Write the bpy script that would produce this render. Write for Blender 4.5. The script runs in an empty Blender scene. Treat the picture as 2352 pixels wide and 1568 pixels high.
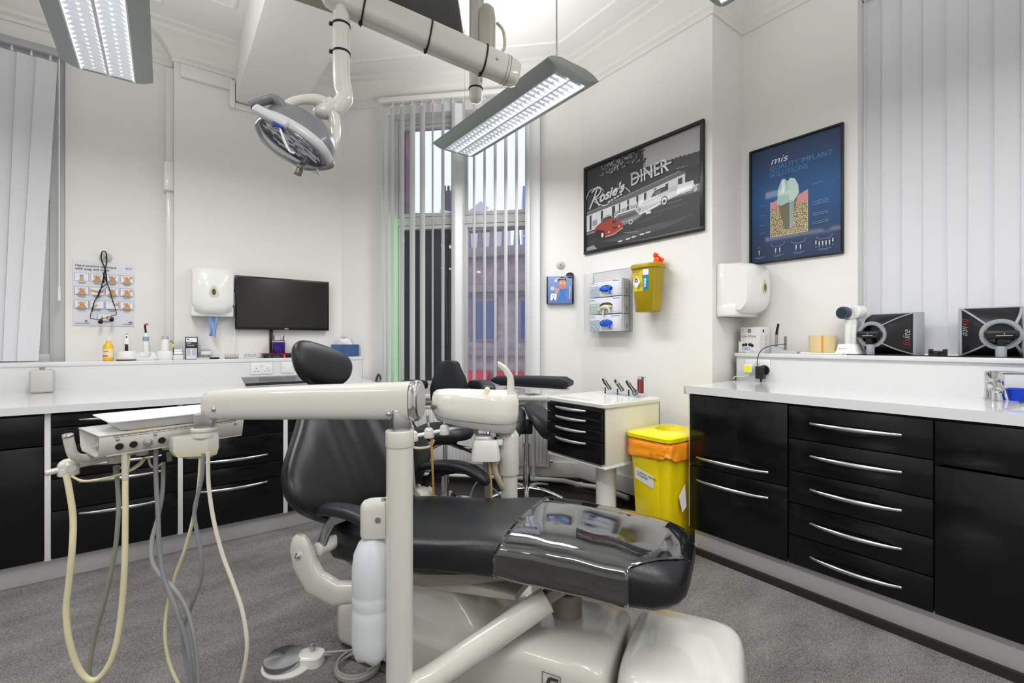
import bpy, bmesh, math, random
from mathutils import Vector, Matrix, Euler
random.seed(7)
SC = bpy.context.scene
COL = SC.collection
PI = math.pi
V = Vector
# ------------------------------------------------------------------ measuring: the photo's camera and its pixels on known planes
FPX, EYE = 1065.0, 1.15
CY, SY = .8007, .599                      # yaw of the camera against the room (x along the left wall, y along the right wall)
def cam(X, D, z=0.0):                     # metres right of / ahead of the camera -> room
    return V((CY*X + SY*D, -SY*X + CY*D, z))
def at(px, py, u=None, v=None, z=None, D=None, ch=None):
    x = (px-1176)/FPX
    d = V((CY*x+SY, -SY*x+CY, -(py-784)/FPX))
    if u is not None: t = u/d.x
    elif v is not None: t = v/d.y
    elif z is not None: t = (z-EYE)/d.z
    elif ch is not None: t = (5.273-ch)/(d.x+d.y)
    else: t = D
    return V((d.x*t, d.y*t, EYE+d.z*t))
# ------------------------------------------------------------------ materials
MATS = {}
def lin(c):
    if isinstance(c, str):
        c = c.lstrip('#'); c = [int(c[i:i+2], 16)/255 for i in (0, 2, 4)]
    return tuple((x/12.92 if x <= .04045 else ((x+.055)/1.055)**2.4) for x in c[:3]) + (1,)
def mat(name, col, rough=.5, metal=0., coat=0., spec=.5, emit=None, es=0., trans=0., ior=1.45, bump=None, var=None, speck=None, sss=0.):
    if name in MATS: return MATS[name]
    m = bpy.data.materials.new(name); m.use_nodes = True
    nt = m.node_tree; b = nt.nodes['Principled BSDF']
    b.inputs['Base Color'].default_value = lin(col)
    b.inputs['Roughness'].default_value = rough
    b.inputs['Metallic'].default_value = metal
    b.inputs['Coat Weight'].default_value = coat
    b.inputs['Coat Roughness'].default_value = .05
    b.inputs['Specular IOR Level'].default_value = spec
    b.inputs['Transmission Weight'].default_value = trans
    b.inputs['IOR'].default_value = ior
    if sss:
        b.inputs['Subsurface Weight'].default_value = sss
        b.inputs['Subsurface Scale'].default_value = .02
    if emit:
        b.inputs['Emission Color'].default_value = lin(emit); b.inputs['Emission Strength'].default_value = es
    tc = nt.nodes.new('ShaderNodeTexCoord')
    if var:                               # (scale, other colour, detail)
        n = nt.nodes.new('ShaderNodeTexNoise'); n.inputs['Scale'].default_value = var[0]; n.inputs['Detail'].default_value = var[2]
        nt.links.new(tc.outputs['Object'], n.inputs['Vector'])
        r = nt.nodes.new('ShaderNodeValToRGB'); r.color_ramp.elements[0].position = .35; r.color_ramp.elements[1].position = .65
        r.color_ramp.elements[0].color = lin(col); r.color_ramp.elements[1].color = lin(var[1])
        nt.links.new(n.outputs['Fac'], r.inputs['Fac']); nt.links.new(r.outputs['Color'], b.inputs['Base Color'])
    if speck:                             # (scale, colour, amount)
        n = nt.nodes.new('ShaderNodeTexVoronoi'); n.inputs['Scale'].default_value = speck[0]
        nt.links.new(tc.outputs['Object'], n.inputs['Vector'])
        r = nt.nodes.new('ShaderNodeValToRGB'); r.color_ramp.elements[0].position = speck[2]; r.color_ramp.elements[1].position = speck[2]+.05
        r.color_ramp.elements[0].color = lin(speck[1]); r.color_ramp.elements[1].color = lin(col)
        nt.links.new(n.outputs['Distance'], r.inputs['Fac']); nt.links.new(r.outputs['Color'], b.inputs['Base Color'])
    if bump:                              # (kind, scale, strength, distance)
        n = nt.nodes.new('ShaderNodeTexVoronoi' if bump[0] == 'v' else 'ShaderNodeTexNoise'); n.inputs['Scale'].default_value = bump[1]
        nt.links.new(tc.outputs['Object'], n.inputs['Vector'])
        bp = nt.nodes.new('ShaderNodeBump'); bp.inputs['Strength'].default_value = bump[2]; bp.inputs['Distance'].default_value = bump[3]
        nt.links.new(n.outputs['Distance' if bump[0] == 'v' else 'Fac'], bp.inputs['Height'])
        nt.links.new(bp.outputs['Normal'], b.inputs['Normal'])
    MATS[name] = m
    return m
def glassy(name, tint='#ffffff', clear=.9, rough=.02, ior=1.3):
    """thin clear sheet: mostly transparent with a fresnel reflection"""
    if name in MATS: return MATS[name]
    m = bpy.data.materials.new(name); m.use_nodes = True; nt = m.node_tree
    for n in list(nt.nodes): nt.nodes.remove(n)
    out = nt.nodes.new('ShaderNodeOutputMaterial'); mx = nt.nodes.new('ShaderNodeMixShader'); mx2 = nt.nodes.new('ShaderNodeMixShader')
    tr = nt.nodes.new('ShaderNodeBsdfTransparent'); tr.inputs['Color'].default_value = lin(tint)
    gl = nt.nodes.new('ShaderNodeBsdfGlossy'); gl.inputs['Roughness'].default_value = rough
    df = nt.nodes.new('ShaderNodeBsdfDiffuse'); df.inputs['Color'].default_value = lin(tint)
    fr = nt.nodes.new('ShaderNodeFresnel'); fr.inputs['IOR'].default_value = ior
    mx2.inputs['Fac'].default_value = clear
    nt.links.new(df.outputs[0], mx2.inputs[1]); nt.links.new(tr.outputs[0], mx2.inputs[2])
    nt.links.new(fr.outputs[0], mx.inputs['Fac']); nt.links.new(mx2.outputs[0], mx.inputs[1]); nt.links.new(gl.outputs[0], mx.inputs[2])
    nt.links.new(mx.outputs[0], out.inputs['Surface'])
    MATS[name] = m
    return m
def flatc(c):                             # printed ink of one colour
    return mat('ink_' + c.lstrip('#'), c, rough=.5, coat=.12)
# ------------------------------------------------------------------ mesh building
class MB:
    def __init__(s, M=None): s.bm = bmesh.new(); s.M = M
    def _merge(s, t, M=None):
        if M is not None: bmesh.ops.transform(t, matrix=M, verts=t.verts)
        if s.M is not None: bmesh.ops.transform(t, matrix=s.M, verts=t.verts)
        me = bpy.data.meshes.new('_t'); t.to_mesh(me); t.free(); s.bm.from_mesh(me); bpy.data.meshes.remove(me)
        return s
    def box(s, c, d, bev=0., seg=2, R=None, taper=None):
        t = bmesh.new(); bmesh.ops.create_cube(t, size=1)
        for v in t.verts:
            v.co = V((v.co.x*d[0], v.co.y*d[1], v.co.z*d[2]))
            if taper and v.co.z < 0: v.co.x *= taper; v.co.y *= taper
        if bev: bmesh.ops.bevel(t, geom=list(t.edges), offset=bev, segments=seg, profile=.5, affect='EDGES')
        M = Matrix.Translation(V(c))
        if R is not None: M = M @ (R if isinstance(R, Matrix) else Euler(R).to_matrix().to_4x4())
        return s._merge(t, M)
    def bb(s, x0, x1, y0, y1, z0, z1, bev=0., seg=2):
        return s.box(((x0+x1)/2, (y0+y1)/2, (z0+z1)/2), (abs(x1-x0), abs(y1-y0), abs(z1-z0)), bev, seg)
    def cyl(s, p0, p1, r0, r1=None, seg=24, bev=0.):
        p0, p1 = V(p0), V(p1); r1 = r0 if r1 is None else r1
        t = bmesh.new(); d = p1-p0
        bmesh.ops.create_cone(t, cap_ends=True, segments=seg, radius1=r0, radius2=r1, depth=d.length)
        if bev:
            es = [e for e in t.edges if len(e.link_faces) == 2 and any(len(f.verts) > 4 for f in e.link_faces)]
            bmesh.ops.bevel(t, geom=es, offset=bev, segments=3, profile=.5, affect='EDGES')
        return s._merge(t, Matrix.Translation((p0+p1)/2) @ d.to_track_quat('Z', 'Y').to_matrix().to_4x4())
    def sph(s, c, r, sc=(1, 1, 1), R=None, seg=20):
        t = bmesh.new(); bmesh.ops.create_uvsphere(t, u_segments=seg, v_segments=max(8, seg//2), radius=r)
        M = Matrix.Translation(V(c))
        if R is not None: M = M @ (R if isinstance(R, Matrix) else Euler(R).to_matrix().to_4x4())
        return s._merge(t, M @ Matrix.Diagonal((*sc, 1)))
    def loft(s, rings, caps=True, closed=False):
        t = bmesh.new(); vs = [[t.verts.new(V(p)) for p in r] for r in rings]; n = len(rings[0])
        pr = list(zip(vs, vs[1:])) + ([(vs[-1], vs[0])] if closed else [])
        for a, b in pr:
            for i in range(n):
                j = (i+1) % n
                try: t.faces.new((a[i], a[j], b[j], b[i]))
                except ValueError: pass
        if caps and not closed:
            t.faces.new(list(reversed(vs[0]))); t.faces.new(vs[-1])
        bmesh.ops.recalc_face_normals(t, faces=t.faces)
        return s._merge(t)
    def tube(s, pts, r, seg=12, smooth=True, n=None, caps=True, flat=None):
        P = [V(p) for p in pts]
        if smooth and len(P) > 2: P = spline(P, n or max(24, len(P)*8))
        R = r if callable(r) else (lambda k: r)
        rings = []; up = None
        for i, p in enumerate(P):
            d = (P[min(i+1, len(P)-1)] - P[max(i-1, 0)]).normalized()
            if up is None: up = d.orthogonal().normalized() if abs(d.z) > .95 else V((0, 0, 1))
            x = d.cross(up)
            if x.length < 1e-5: x = d.orthogonal()
            x.normalize(); up = x.cross(d).normalized()
            k = i/(len(P)-1); rr = R(k); fx, fy = flat or (1, 1)
            rings.append([p + x*math.cos(a)*rr*fx + up*math.sin(a)*rr*fy for a in [2*PI*j/seg for j in range(seg)]])
        return s.loft(rings, caps)
    def lathe(s, prof, c=(0, 0, 0), seg=32, R=None, sc=(1, 1)):
        rings = [[V((r*math.cos(2*PI*j/seg)*sc[0], r*math.sin(2*PI*j/seg)*sc[1], z)) for j in range(seg)] for r, z in prof]
        M = Matrix.Translation(V(c))
        if R is not None: M = M @ (R if isinstance(R, Matrix) else Euler(R).to_matrix().to_4x4())
        rings = [[M @ p for p in r] for r in rings]
        return s.loft(rings, True)
    def prism(s, pts, off):
        """polygon (3D points) pushed along off"""
        off = V(off); a = [V(p) for p in pts]
        return s.loft([a, [p+off for p in a]])
    def face(s, pts):
        t = bmesh.new(); t.faces.new([t.verts.new(V(p)) for p in pts]); return s._merge(t)
    def build(s, name, m, parent=None, world=False, sharp=38, kind=None, solid=None, sub=0):
        me = bpy.data.meshes.new(name); s.bm.to_mesh(me); s.bm.free()
        for p in me.polygons: p.use_smooth = True
        me.set_sharp_from_angle(angle=math.radians(sharp))
        o = bpy.data.objects.new(name, me); COL.objects.link(o); me.materials.append(m)
        if parent is not None:
            if world: me.transform(chain(parent).inverted())
            o.parent = parent
        elif me.vertices:
            xs = [v.co for v in me.vertices]
            b = V(((min(c.x for c in xs)+max(c.x for c in xs))/2, (min(c.y for c in xs)+max(c.y for c in xs))/2, min(c.z for c in xs)))
            me.transform(Matrix.Translation(-b)); o.location = b
        if kind: o['kind'] = kind
        if solid:
            md = o.modifiers.new('s', 'SOLIDIFY'); md.thickness = solid; md.offset = 0
        if sub:
            md = o.modifiers.new('d', 'SUBSURF'); md.levels = sub; md.render_levels = sub
        return o
def chain(o):
    M = o.matrix_basis.copy()
    while o.parent is not None:
        o = o.parent; M = o.matrix_basis @ M
    return M
def spline(P, n):
    out = []; m = len(P)-1
    for k in range(n+1):
        t = k/n*m; i = min(int(t), m-1); f = t-i
        p0, p1, p2, p3 = P[max(i-1, 0)], P[i], P[i+1], P[min(i+2, m)]
        out.append(.5*((2*p1) + (p2-p0)*f + (2*p0-5*p1+4*p2-p3)*f*f + (3*p1-p0-3*p2+p3)*f**3))
    return out
def ring(c, ax, ay, a, b, n=2.6, seg=28):
    c, ax, ay = V(c), V(ax), V(ay); r = []
    for j in range(seg):
        t = 2*PI*j/seg; ct, st = math.cos(t), math.sin(t)
        r.append(c + ax*(a*math.copysign(abs(ct)**(2/n), ct)) + ay*(b*math.copysign(abs(st)**(2/n), st)))
    return r
def tag(o, label=None, cat=None, group=None):
    if label: o['label'] = label
    if cat: o['category'] = cat
    if group: o['group'] = group
    return o
def thing(name, label, cat, loc=(0, 0, 0), rz=0., group=None):
    o = bpy.data.objects.new(name, None); COL.objects.link(o); o.empty_display_size = .05
    o.location = V(loc); o.rotation_euler = (0, 0, rz)
    return tag(o, label, cat, group)
def dup(root, loc=None, rz=None, label=None):
    def cp(o, par):
        c = o.copy(); COL.objects.link(c); c.parent = par
        for ch in [x for x in bpy.data.objects if x.parent == o and x != c]: cp(ch, c)
        return c
    c = cp(root, root.parent)
    if loc is not None: c.location = V(loc)
    if rz is not None: c.rotation_euler = (0, 0, rz)
    if label: c['label'] = label
    return c
# ------------------------------------------------------------------ flat printed work: several inks in one mesh
class Art:
    def __init__(s, O, X, Y, step=.00012):
        s.O, s.X, s.Y = V(O), V(X).normalized(), V(Y).normalized(); s.N = s.X.cross(s.Y).normalized()
        s.bm = bmesh.new(); s.cols = []; s.k = 0; s.step = step; s.n = 0
    def P(s, x, y, l): return s.O + s.X*x + s.Y*y + s.N*(l*s.step)
    def mi(s, c):
        if c not in s.cols: s.cols.append(c)
        return s.cols.index(c)
    def poly(s, pts, c, l=None):
        if l is None: s.k += 1; l = s.k
        s.n += 1; l = l+(s.n % 30)/34
        f = s.bm.faces.new([s.bm.verts.new(s.P(x, y, l)) for x, y in pts]); f.material_index = s.mi(c)
        f.normal_update()
        if f.normal.dot(s.N) < 0: f.normal_flip()
    def rect(s, x0, y0, x1, y1, c, l=None): s.poly([(x0, y0), (x1, y0), (x1, y1), (x0, y1)], c, l)
    def disc(s, x, y, r, c, ry=None, n=20, l=None, rot=0):
        ry = ry or r; cr, sr = math.cos(rot), math.sin(rot)
        s.poly([(x+r*math.cos(2*PI*i/n)*cr-ry*math.sin(2*PI*i/n)*sr, y+r*math.cos(2*PI*i/n)*sr+ry*math.sin(2*PI*i/n)*cr) for i in range(n)], c, l)
    def line(s, pts, w, c, l=None, smooth=False):
        if l is None: s.k += 1; l = s.k
        P = [V((x, y, 0)) for x, y in pts]
        if smooth: P = spline(P, len(P)*6)
        for a, b in zip(P, P[1:]):
            d = b-a
            if d.length < 1e-7: continue
            n = V((-d.y, d.x, 0)).normalized()*w/2; e = d.normalized()*w*.3
            q = [a-e+n, a-e-n, b+e-n, b+e+n]
            s.poly([(p.x, p.y) for p in q], c, l)
    def frame(s, x0, y0, x1, y1, w, c, l=None):
        s.line([(x0, y0), (x1, y0), (x1, y1), (x0, y1), (x0, y0)], w, c, l)
    def text(s, t, x, y, size, c, l=None, rot=0, shear=0, sx=1, bold=0, align='LEFT'):
        if l is None: s.k += 1; l = s.k
        cu = bpy.data.curves.new('_f', 'FONT'); cu.body = t; cu.size = size; cu.shear = shear; cu.align_x = align; cu.offset = bold
        cu.resolution_u = 3
        ob = bpy.data.objects.new('_f', cu); COL.objects.link(ob)
        dg = bpy.context.evaluated_depsgraph_get(); me = bpy.data.meshes.new_from_object(ob.evaluated_get(dg))
        cr, sr = math.cos(rot), math.sin(rot); vs = []
        for v in me.vertices:
            a, b = v.co.x*sx, v.co.y
            vs.append(s.bm.verts.new(s.P(x+a*cr-b*sr, y+a*sr+b*cr, l)))
        k = s.mi(c)
        for p in me.polygons:
            try: f = s.bm.faces.new([vs[i] for i in p.vertices])
            except ValueError: continue
            f.material_index = k; f.normal_update()
            if f.normal.dot(s.N) < 0: f.normal_flip()
        bpy.data.objects.remove(ob); bpy.data.curves.remove(cu); bpy.data.meshes.remove(me)
    def build(s, name, parent, world=True, mats=None):
        me = bpy.data.meshes.new(name); s.bm.to_mesh(me); s.bm.free()
        for c in s.cols: me.materials.append((mats or {}).get(c) or flatc(c))
        o = bpy.data.objects.new(name, me); COL.objects.link(o)
        if parent is not None:
            if world: me.transform(chain(parent).inverted())
            o.parent = parent
        return o
# ------------------------------------------------------------------ shared materials
wallm = mat('wall_paint', '#e8e7e4', rough=.85, spec=.2, bump=('n', 60, .12, .004))
ceilm = mat('ceiling_paint', '#eae9e6', rough=.9, spec=.15)
gloss_white = mat('gloss_paint', '#dddcd8', rough=.35)
plastic_w = mat('white_plastic', '#e6e6e4', rough=.3, coat=.2)
cream = mat('cream_enamel', '#d0cfc7', rough=.22, coat=.5)
cream_d = mat('aged_cream_plastic', '#d3ccb2', rough=.35)
chrome = mat('chrome', '#d8d9da', rough=.08, metal=1.)
steel = mat('brushed_steel', '#b9bbbd', rough=.28, metal=1.)
alu = mat('grey_enamel', '#9aa0a1', rough=.4, metal=.25)
black_front = mat('black_lacquer', '#0b0b0e', rough=.2, coat=.15, spec=.35)
black_p = mat('black_plastic', '#141416', rough=.4)
rubber = mat('black_rubber', '#101012', rough=.6)
leather = mat('black_leather', '#14161a', rough=.34, spec=.55, bump=('v', 420, .25, .0012))
leather_s = mat('grey_black_leather', '#1a1c20', rough=.42, bump=('v', 520, .15, .001))
lam = mat('white_laminate', '#dddcd9', rough=.35)
topm = mat('speckled_worktop', '#dadbdc', rough=.14, coat=.3, speck=(420, '#c9cbcd', .12))
splashm = mat('speckled_splashback', '#dcdddd', rough=.35, speck=(260, '#cfd0d0', .14))
kickm = mat('brushed_plinth', '#c4c4c6', rough=.35, metal=.15)
clear = glassy('clear_acrylic', '#fbfcfd', .98, .02, 1.12)
pane = glassy('window_glass', '#f6f8ff', .96)
# carpet: fine woven grey brown
def carpet():
    m = bpy.data.materials.new('carpet'); m.use_nodes = True; nt = m.node_tree; b = nt.nodes['Principled BSDF']
    b.inputs['Roughness'].default_value = .95; b.inputs['Specular IOR Level'].default_value = .15
    tc = nt.nodes.new('ShaderNodeTexCoord')
    mp = nt.nodes.new('ShaderNodeMapping'); mp.inputs['Scale'].default_value = (1, 2.6, 1); mp.inputs['Rotation'].default_value = (0, 0, .65)
    nt.links.new(tc.outputs['Object'], mp.inputs['Vector'])
    n1 = nt.nodes.new('ShaderNodeTexNoise'); n1.inputs['Scale'].default_value = 260; n1.inputs['Detail'].default_value = 3
    n2 = nt.nodes.new('ShaderNodeTexNoise'); n2.inputs['Scale'].default_value = 3; n2.inputs['Detail'].default_value = 4
    nt.links.new(mp.outputs[0], n1.inputs['Vector']); nt.links.new(mp.outputs[0], n2.inputs['Vector'])
    ad = nt.nodes.new('ShaderNodeMath'); ad.operation = 'MULTIPLY_ADD'; ad.inputs[1].default_value = .3
    nt.links.new(n2.outputs['Fac'], ad.inputs[0]); nt.links.new(n1.outputs['Fac'], ad.inputs[2])
    r = nt.nodes.new('ShaderNodeValToRGB'); r.color_ramp.elements[0].position = .5; r.color_ramp.elements[1].position = .8
    r.color_ramp.elements[0].color = lin('#4c4947'); r.color_ramp.elements[1].color = lin('#959290')
    nt.links.new(ad.outputs[0], r.inputs['Fac']); nt.links.new(r.outputs['Color'], b.inputs['Base Color'])
    bp = nt.nodes.new('ShaderNodeBump'); bp.inputs['Strength'].default_value = .5; bp.inputs['Distance'].default_value = .004
    nt.links.new(n1.outputs['Fac'], bp.inputs['Height']); nt.links.new(bp.outputs['Normal'], b.inputs['Normal'])
    return m
CEIL = 3.32
def st(o, kind='structure'): o['kind'] = kind; return o
PLAN = [(-2.9, -2.9), (3.3, -2.9), (3.3, 2.36), (1.24, 4.42), (-2.9, 4.42)]
st(MB().prism([(*p, -.06) for p in PLAN], (0, 0, .06)).build('floor', carpet()))
st(MB().prism([(*p, CEIL) for p in PLAN], (0, 0, .08)).build('ceiling', ceilm))
# left wall: window part set back 10 cm, then the pier
b = MB(); b.bb(-2.9, -1.95, 4.16, 4.42, 0, CEIL); b.bb(-1.95, -.52, 4.16, 4.42, 0, .99); b.bb(-1.95, -.52, 4.16, 4.42, 3.02, CEIL)
b.bb(-.52, .05, 4.16, 4.42, 0, CEIL); b.bb(.05, 1.25, 4.06, 4.42, 0, CEIL)
st(b.build('wall_left', wallm))
# chamfered corner wall with the middle window; local x runs left to right along it
CA = V((1.213, 4.06, 0)); MC = Matrix.Translation(CA) @ Matrix.Rotation(-PI/4, 4, 'Z'); CL = 2.032
OX0, OX1, OZ0, OZ1 = .42, 1.66, .72, 3.06
b = MB(MC); b.bb(-.08, OX0, 0, .28, 0, CEIL); b.bb(OX1, CL+.08, 0, .28, 0, CEIL); b.bb(OX0, OX1, 0, .28, 0, OZ0); b.bb(OX0, OX1, 0, .28, OZ1, CEIL)
st(b.build('wall_corner', wallm))
# right side: chimney breast, set back poster wall, window bay
st(MB().bb(2.65, 3.3, 1.52, 2.66, 0, CEIL).build('wall_breast', wallm))
b = MB(); b.bb(3.0, 3.3, .888, 1.52, 0, CEIL); b.bb(3.0, 3.3, -.75, .888, 0, 1.0); b.bb(3.0, 3.3, -.75, .888, 3.08, CEIL); b.bb(3.0, 3.3, -2.9, -.75, 0, CEIL)
st(b.build('wall_right', wallm))
st(MB().bb(-2.9, 3.3, -2.9, -2.7, 0, CEIL).build('wall_back', wallm))
st(MB().bb(-2.9, -2.7, -2.7, 4.16, 0, CEIL).build('wall_far_left', wallm))
# ceiling beam
st(MB().bb(.424, .847, -2.7, 4.06, 2.957, CEIL+.01).build('trim_beam', wallm))
# cornices
def cornice(path, name, s0=0, s1=0):
    prof = [(0, 3.13), (.012, 3.13), (.012, 3.155), (.03, 3.17), (.03, 3.195), (.05, 3.21), (.075, 3.235), (.11, 3.26), (.15, 3.275), (.15, 3.295), (.19, 3.305), (.19, CEIL), (0, CEIL)]
    P = [V((*p, 0)) for p in path]; rings = []
    for i, p in enumerate(P):
        ns = []
        for a, c in ((i-1, i), (i, i+1)):
            if a < 0 or c >= len(P): continue
            d = (P[c]-P[a]).normalized(); ns.append(V((d.y, -d.x, 0)))
        if len(ns) == 1: n = ns[0]
        else: n = (ns[0]+ns[1]).normalized(); n = n/max(.3, n.dot(ns[0]))
        rings.append([p+n*q[0]+V((0, 0, q[1])) for q in prof])
    st(MB().loft(rings).build(name, mat('cornice_paint', '#e6e5e0', rough=.7, spec=.2), sharp=20))
cornice([(-2.7, 4.16), (.05, 4.16), (.05, 4.06), (.424, 4.06)], 'trim_1')
cornice([(.847, 4.06), (1.213, 4.06), (2.65, 2.623), (2.65, 1.52), (3.0, 1.52), (3.0, -2.7)], 'trim_2')
# raised mouldings run on the ceiling round the cornice
def mould(path, name):
    st(MB().tube([V((*p, CEIL)) for p in path], .012, seg=8, smooth=False, flat=(1.4, .8)).build(name, ceilm))
mould([(-2.7, 3.72), (-.02, 3.72), (-.02, 3.5), (.36, 3.5), (.36, -2.5)], 'trim_3')
mould([(.92, -2.5), (.92, 3.72), (1.07, 3.72), (2.3, 2.48), (2.3, 1.2), (2.65, 1.2), (2.65, -2.5)], 'trim_4')
# white trunking along the pier, over the beam end
b = MB(); b.bb(.004, .05, 4.11, 4.16, 1.03, 3.1, .004); b.bb(-.008, .05, 4.075, 4.16, 2.22, 2.42, .005)
tag(b.build('cable_trunking', plastic_w), 'white vertical cable trunking in the corner beside the towel dispenser wall', 'trunking')
b = MB(); b.bb(.09, .40, 4.03, 4.06, 3.03, 3.12, .003); b.bb(.385, .42, 4.02, 4.06, 2.9, 3.1, .003); b.bb(.385, 1.1, 4.035, 4.06, 2.905, 2.945, .003)
tag(b.build('cable_trunking', plastic_w), 'white trunking run under the cornice and beneath the ceiling beam end', 'trunking')
# skirting: white board over a dark vinyl cove
dk = mat('dark_vinyl', '#2c2826', rough=.3)
b = MB(MC); b.bb(0, CL, -.022, 0, .07, .19, .004); st(b.build('baseboard_corner', gloss_white))
b = MB(MC); b.bb(0, CL, -.03, 0, 0, .07, .004); st(b.build('baseboard_corner_lower', dk))
st(MB().bb(2.628, 2.65, 1.52, 2.64, .07, .19, .004).build('baseboard_breast', gloss_white))
st(MB().bb(2.62, 2.65, 1.52, 2.64, 0, .07, .004).build('baseboard_breast_lower', dk))
# darker, smoother floor area by the window
pts = [(1.45, 2.1, 0), (1.3, 3.95, 0), (2.63, 2.6, 0), (2.63, 1.44, 0), (2.0, 1.44, 0), (1.95, 1.7, 0)]
st(MB().prism(pts, (0, 0, .004)).build('floor_dark', mat('dark_floor', '#2a2827', rough=.32, var=(9, '#343130', 4))))
# ------------------------------------------------------------------ windows
fr = mat('window_frame_paint', '#cfcfcd', rough=.4)
stone = mat('red_sandstone', '#7d6560', rough=.9, var=(8, '#94807a', 5), bump=('n', 40, .4, .01))
# middle window (in the chamfer)
w = bpy.data.objects.new('window_2', None); COL.objects.link(w); st(w); w.matrix_basis = MC; w.location = CA; w.rotation_euler = (0, 0, -PI/4)
b = MB(); TZ = 2.18
for x0, x1, z0, z1 in ((OX0, OX0+.05, OZ0, OZ1), (OX1-.05, OX1, OZ0, OZ1), (OX0, OX1, OZ1-.05, OZ1), (OX0, OX1, OZ0, OZ0+.06), (OX0, OX1, TZ-.035, TZ+.035), (.97, 1.05, OZ0, OZ1)):
    h_ = .003 if x1-x0 > .3 else 0; b.bb(x0, x1, .09+h_, .15-h_, z0, z1, .004)
b.build('window_frame', fr, w)
b = MB()
for x0, x1 in ((OX0+.05, .97), (1.05, OX1-.05)):
    for z0, z1 in ((OZ0+.06, TZ-.035), (TZ+.035, OZ1-.05)):
        b.bb(x0+.003, x0+.03, .095, .14, z0+.003, z1-.003, .003); b.bb(x1-.03, x1-.003, .095, .14, z0+.003, z1-.003, .003)
        b.bb(x0+.03, x1-.03, .095, .14, z0+.003, z0+.033, .003); b.bb(x0+.03, x1-.03, .095, .14, z1-.033, z1-.003, .003)
b.build('sash', fr, w)
for x0, x1 in ((OX0+.05, .97), (1.05, OX1-.05)):
    for z0, z1 in ((OZ0+.06, TZ-.035), (TZ+.035, OZ1-.05)):
        MB().bb(x0+.028, x1-.028, .118, .121, z0+.03, z1-.03).build('pane', pane, w)
b = MB(); b.bb(OX0-.02, OX1+.12, -.11, .09, OZ0-.035, OZ0+.0, .01); b.bb(OX0+.02, OX1+.05, -.05, 0, OZ0-.075, OZ0-.035, .006)
b.build('window_sill', gloss_white, w)
# outer stone surround and the black board fixed outside the lower left light
b = MB(MC); b.bb(OX0-.3, OX0+.045, .28, .38, .2, 3.5); b.bb(OX1+.03, OX1+.4, .28, .34, .2, 3.5); b.bb(OX0, OX1+.1, .28, .33, 3.06, 3.6); b.bb(OX0, OX1+.2, .28, .6, .3, OZ0-.02)
st(b.build('wall_outer_stone', stone))
t = thing('sign_board', 'black board fixed outside the lower left pane of the blind-covered window', 'board', MC @ V((.7, .22, OZ0)), -PI/4)
MB().bb(-.23, .215, -.01, .02, .02, 1.41, .004).build('panel', mat('sign_black', '#08080a', rough=.6), t)
b = MB(); b.bb(.19, .215, -.03, -.01, .02, 1.41, .002)
for z in (.35, .85, 1.3): b.bb(.15, .225, -.035, -.02, z, z+.02, .002)
b.build('edge_rail', mat('dark_metal', '#1b1b1d', rough=.5), t)
b = MB(); b.tube([(.12, -.03, 1.4), (.15, -.04, 1.3), (.16, -.035, 1.1), (.185, -.04, .4)], .004, seg=6); b.build('cable', mat('grey_cable', '#777a7a', rough=.6), t)
# green glow strip in the reveal
led = thing('light_strip', 'green glowing light strip in the left reveal of the middle window', 'light strip', MC @ V((OX0+.012, .06, OZ0)), -PI/4)
MB().bb(-.006, .006, -.006, .006, .05, 1.5).build('diffuser', mat('green_led', '#7dff8a', emit='#5cff70', es=1.5), led)
# left window
w = bpy.data.objects.new('window_1', None); COL.objects.link(w); st(w); w.location = (0, 0, 0)
b = MB()
for x0, x1, z0, z1 in ((-1.95, -1.88, 1.0, 3.02), (-.6, -.52, 1.0, 3.02), (-1.95, -.52, 2.95, 3.02), (-1.95, -.52, 1.0, 1.07), (-1.95, -.52, 2.06, 2.15), (-1.28, -1.2, 1.0, 3.02)):
    h_ = .003 if x1-x0 > .3 else 0; b.bb(x0, x1, 4.2+h_, 4.27-h_, z0, z1, .004)
b.bb(-.65, -.6, 4.215, 4.26, 1.07, 2.06, .003)
b.build('window_frame', fr, w)
for x0, x1 in ((-1.88, -1.28), (-1.2, -.6)):
    for z0, z1 in ((1.07, 2.06), (2.15, 2.95)): MB().bb(x0, x1, 4.235, 4.238, z0, z1).build('pane', pane, w)
# right window
w = bpy.data.objects.new('window_3', None); COL.objects.link(w); st(w)
b = MB()
for y0, y1, z0, z1 in ((.83, .888, 1.0, 3.08), (-.75, -.69, 1.0, 3.08), (-.75, .888, 3.02, 3.08), (-.75, .888, 1.0, 1.07), (-.75, .888, 2.15, 2.22), (.03, .1, 1.0, 3.08)):
    h_ = .003 if y1-y0 > .3 else 0; b.bb(3.16+h_, 3.22-h_, y0, y1, z0, z1, .004)
b.build('window_frame', fr, w)
for y0, y1 in ((.1, .83), (-.69, .03)):
    for z0, z1 in ((1.07, 2.15), (2.22, 3.02)): MB().bb(3.19, 3.193, y0, y1, z0, z1).build('pane', pane, w)
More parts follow.
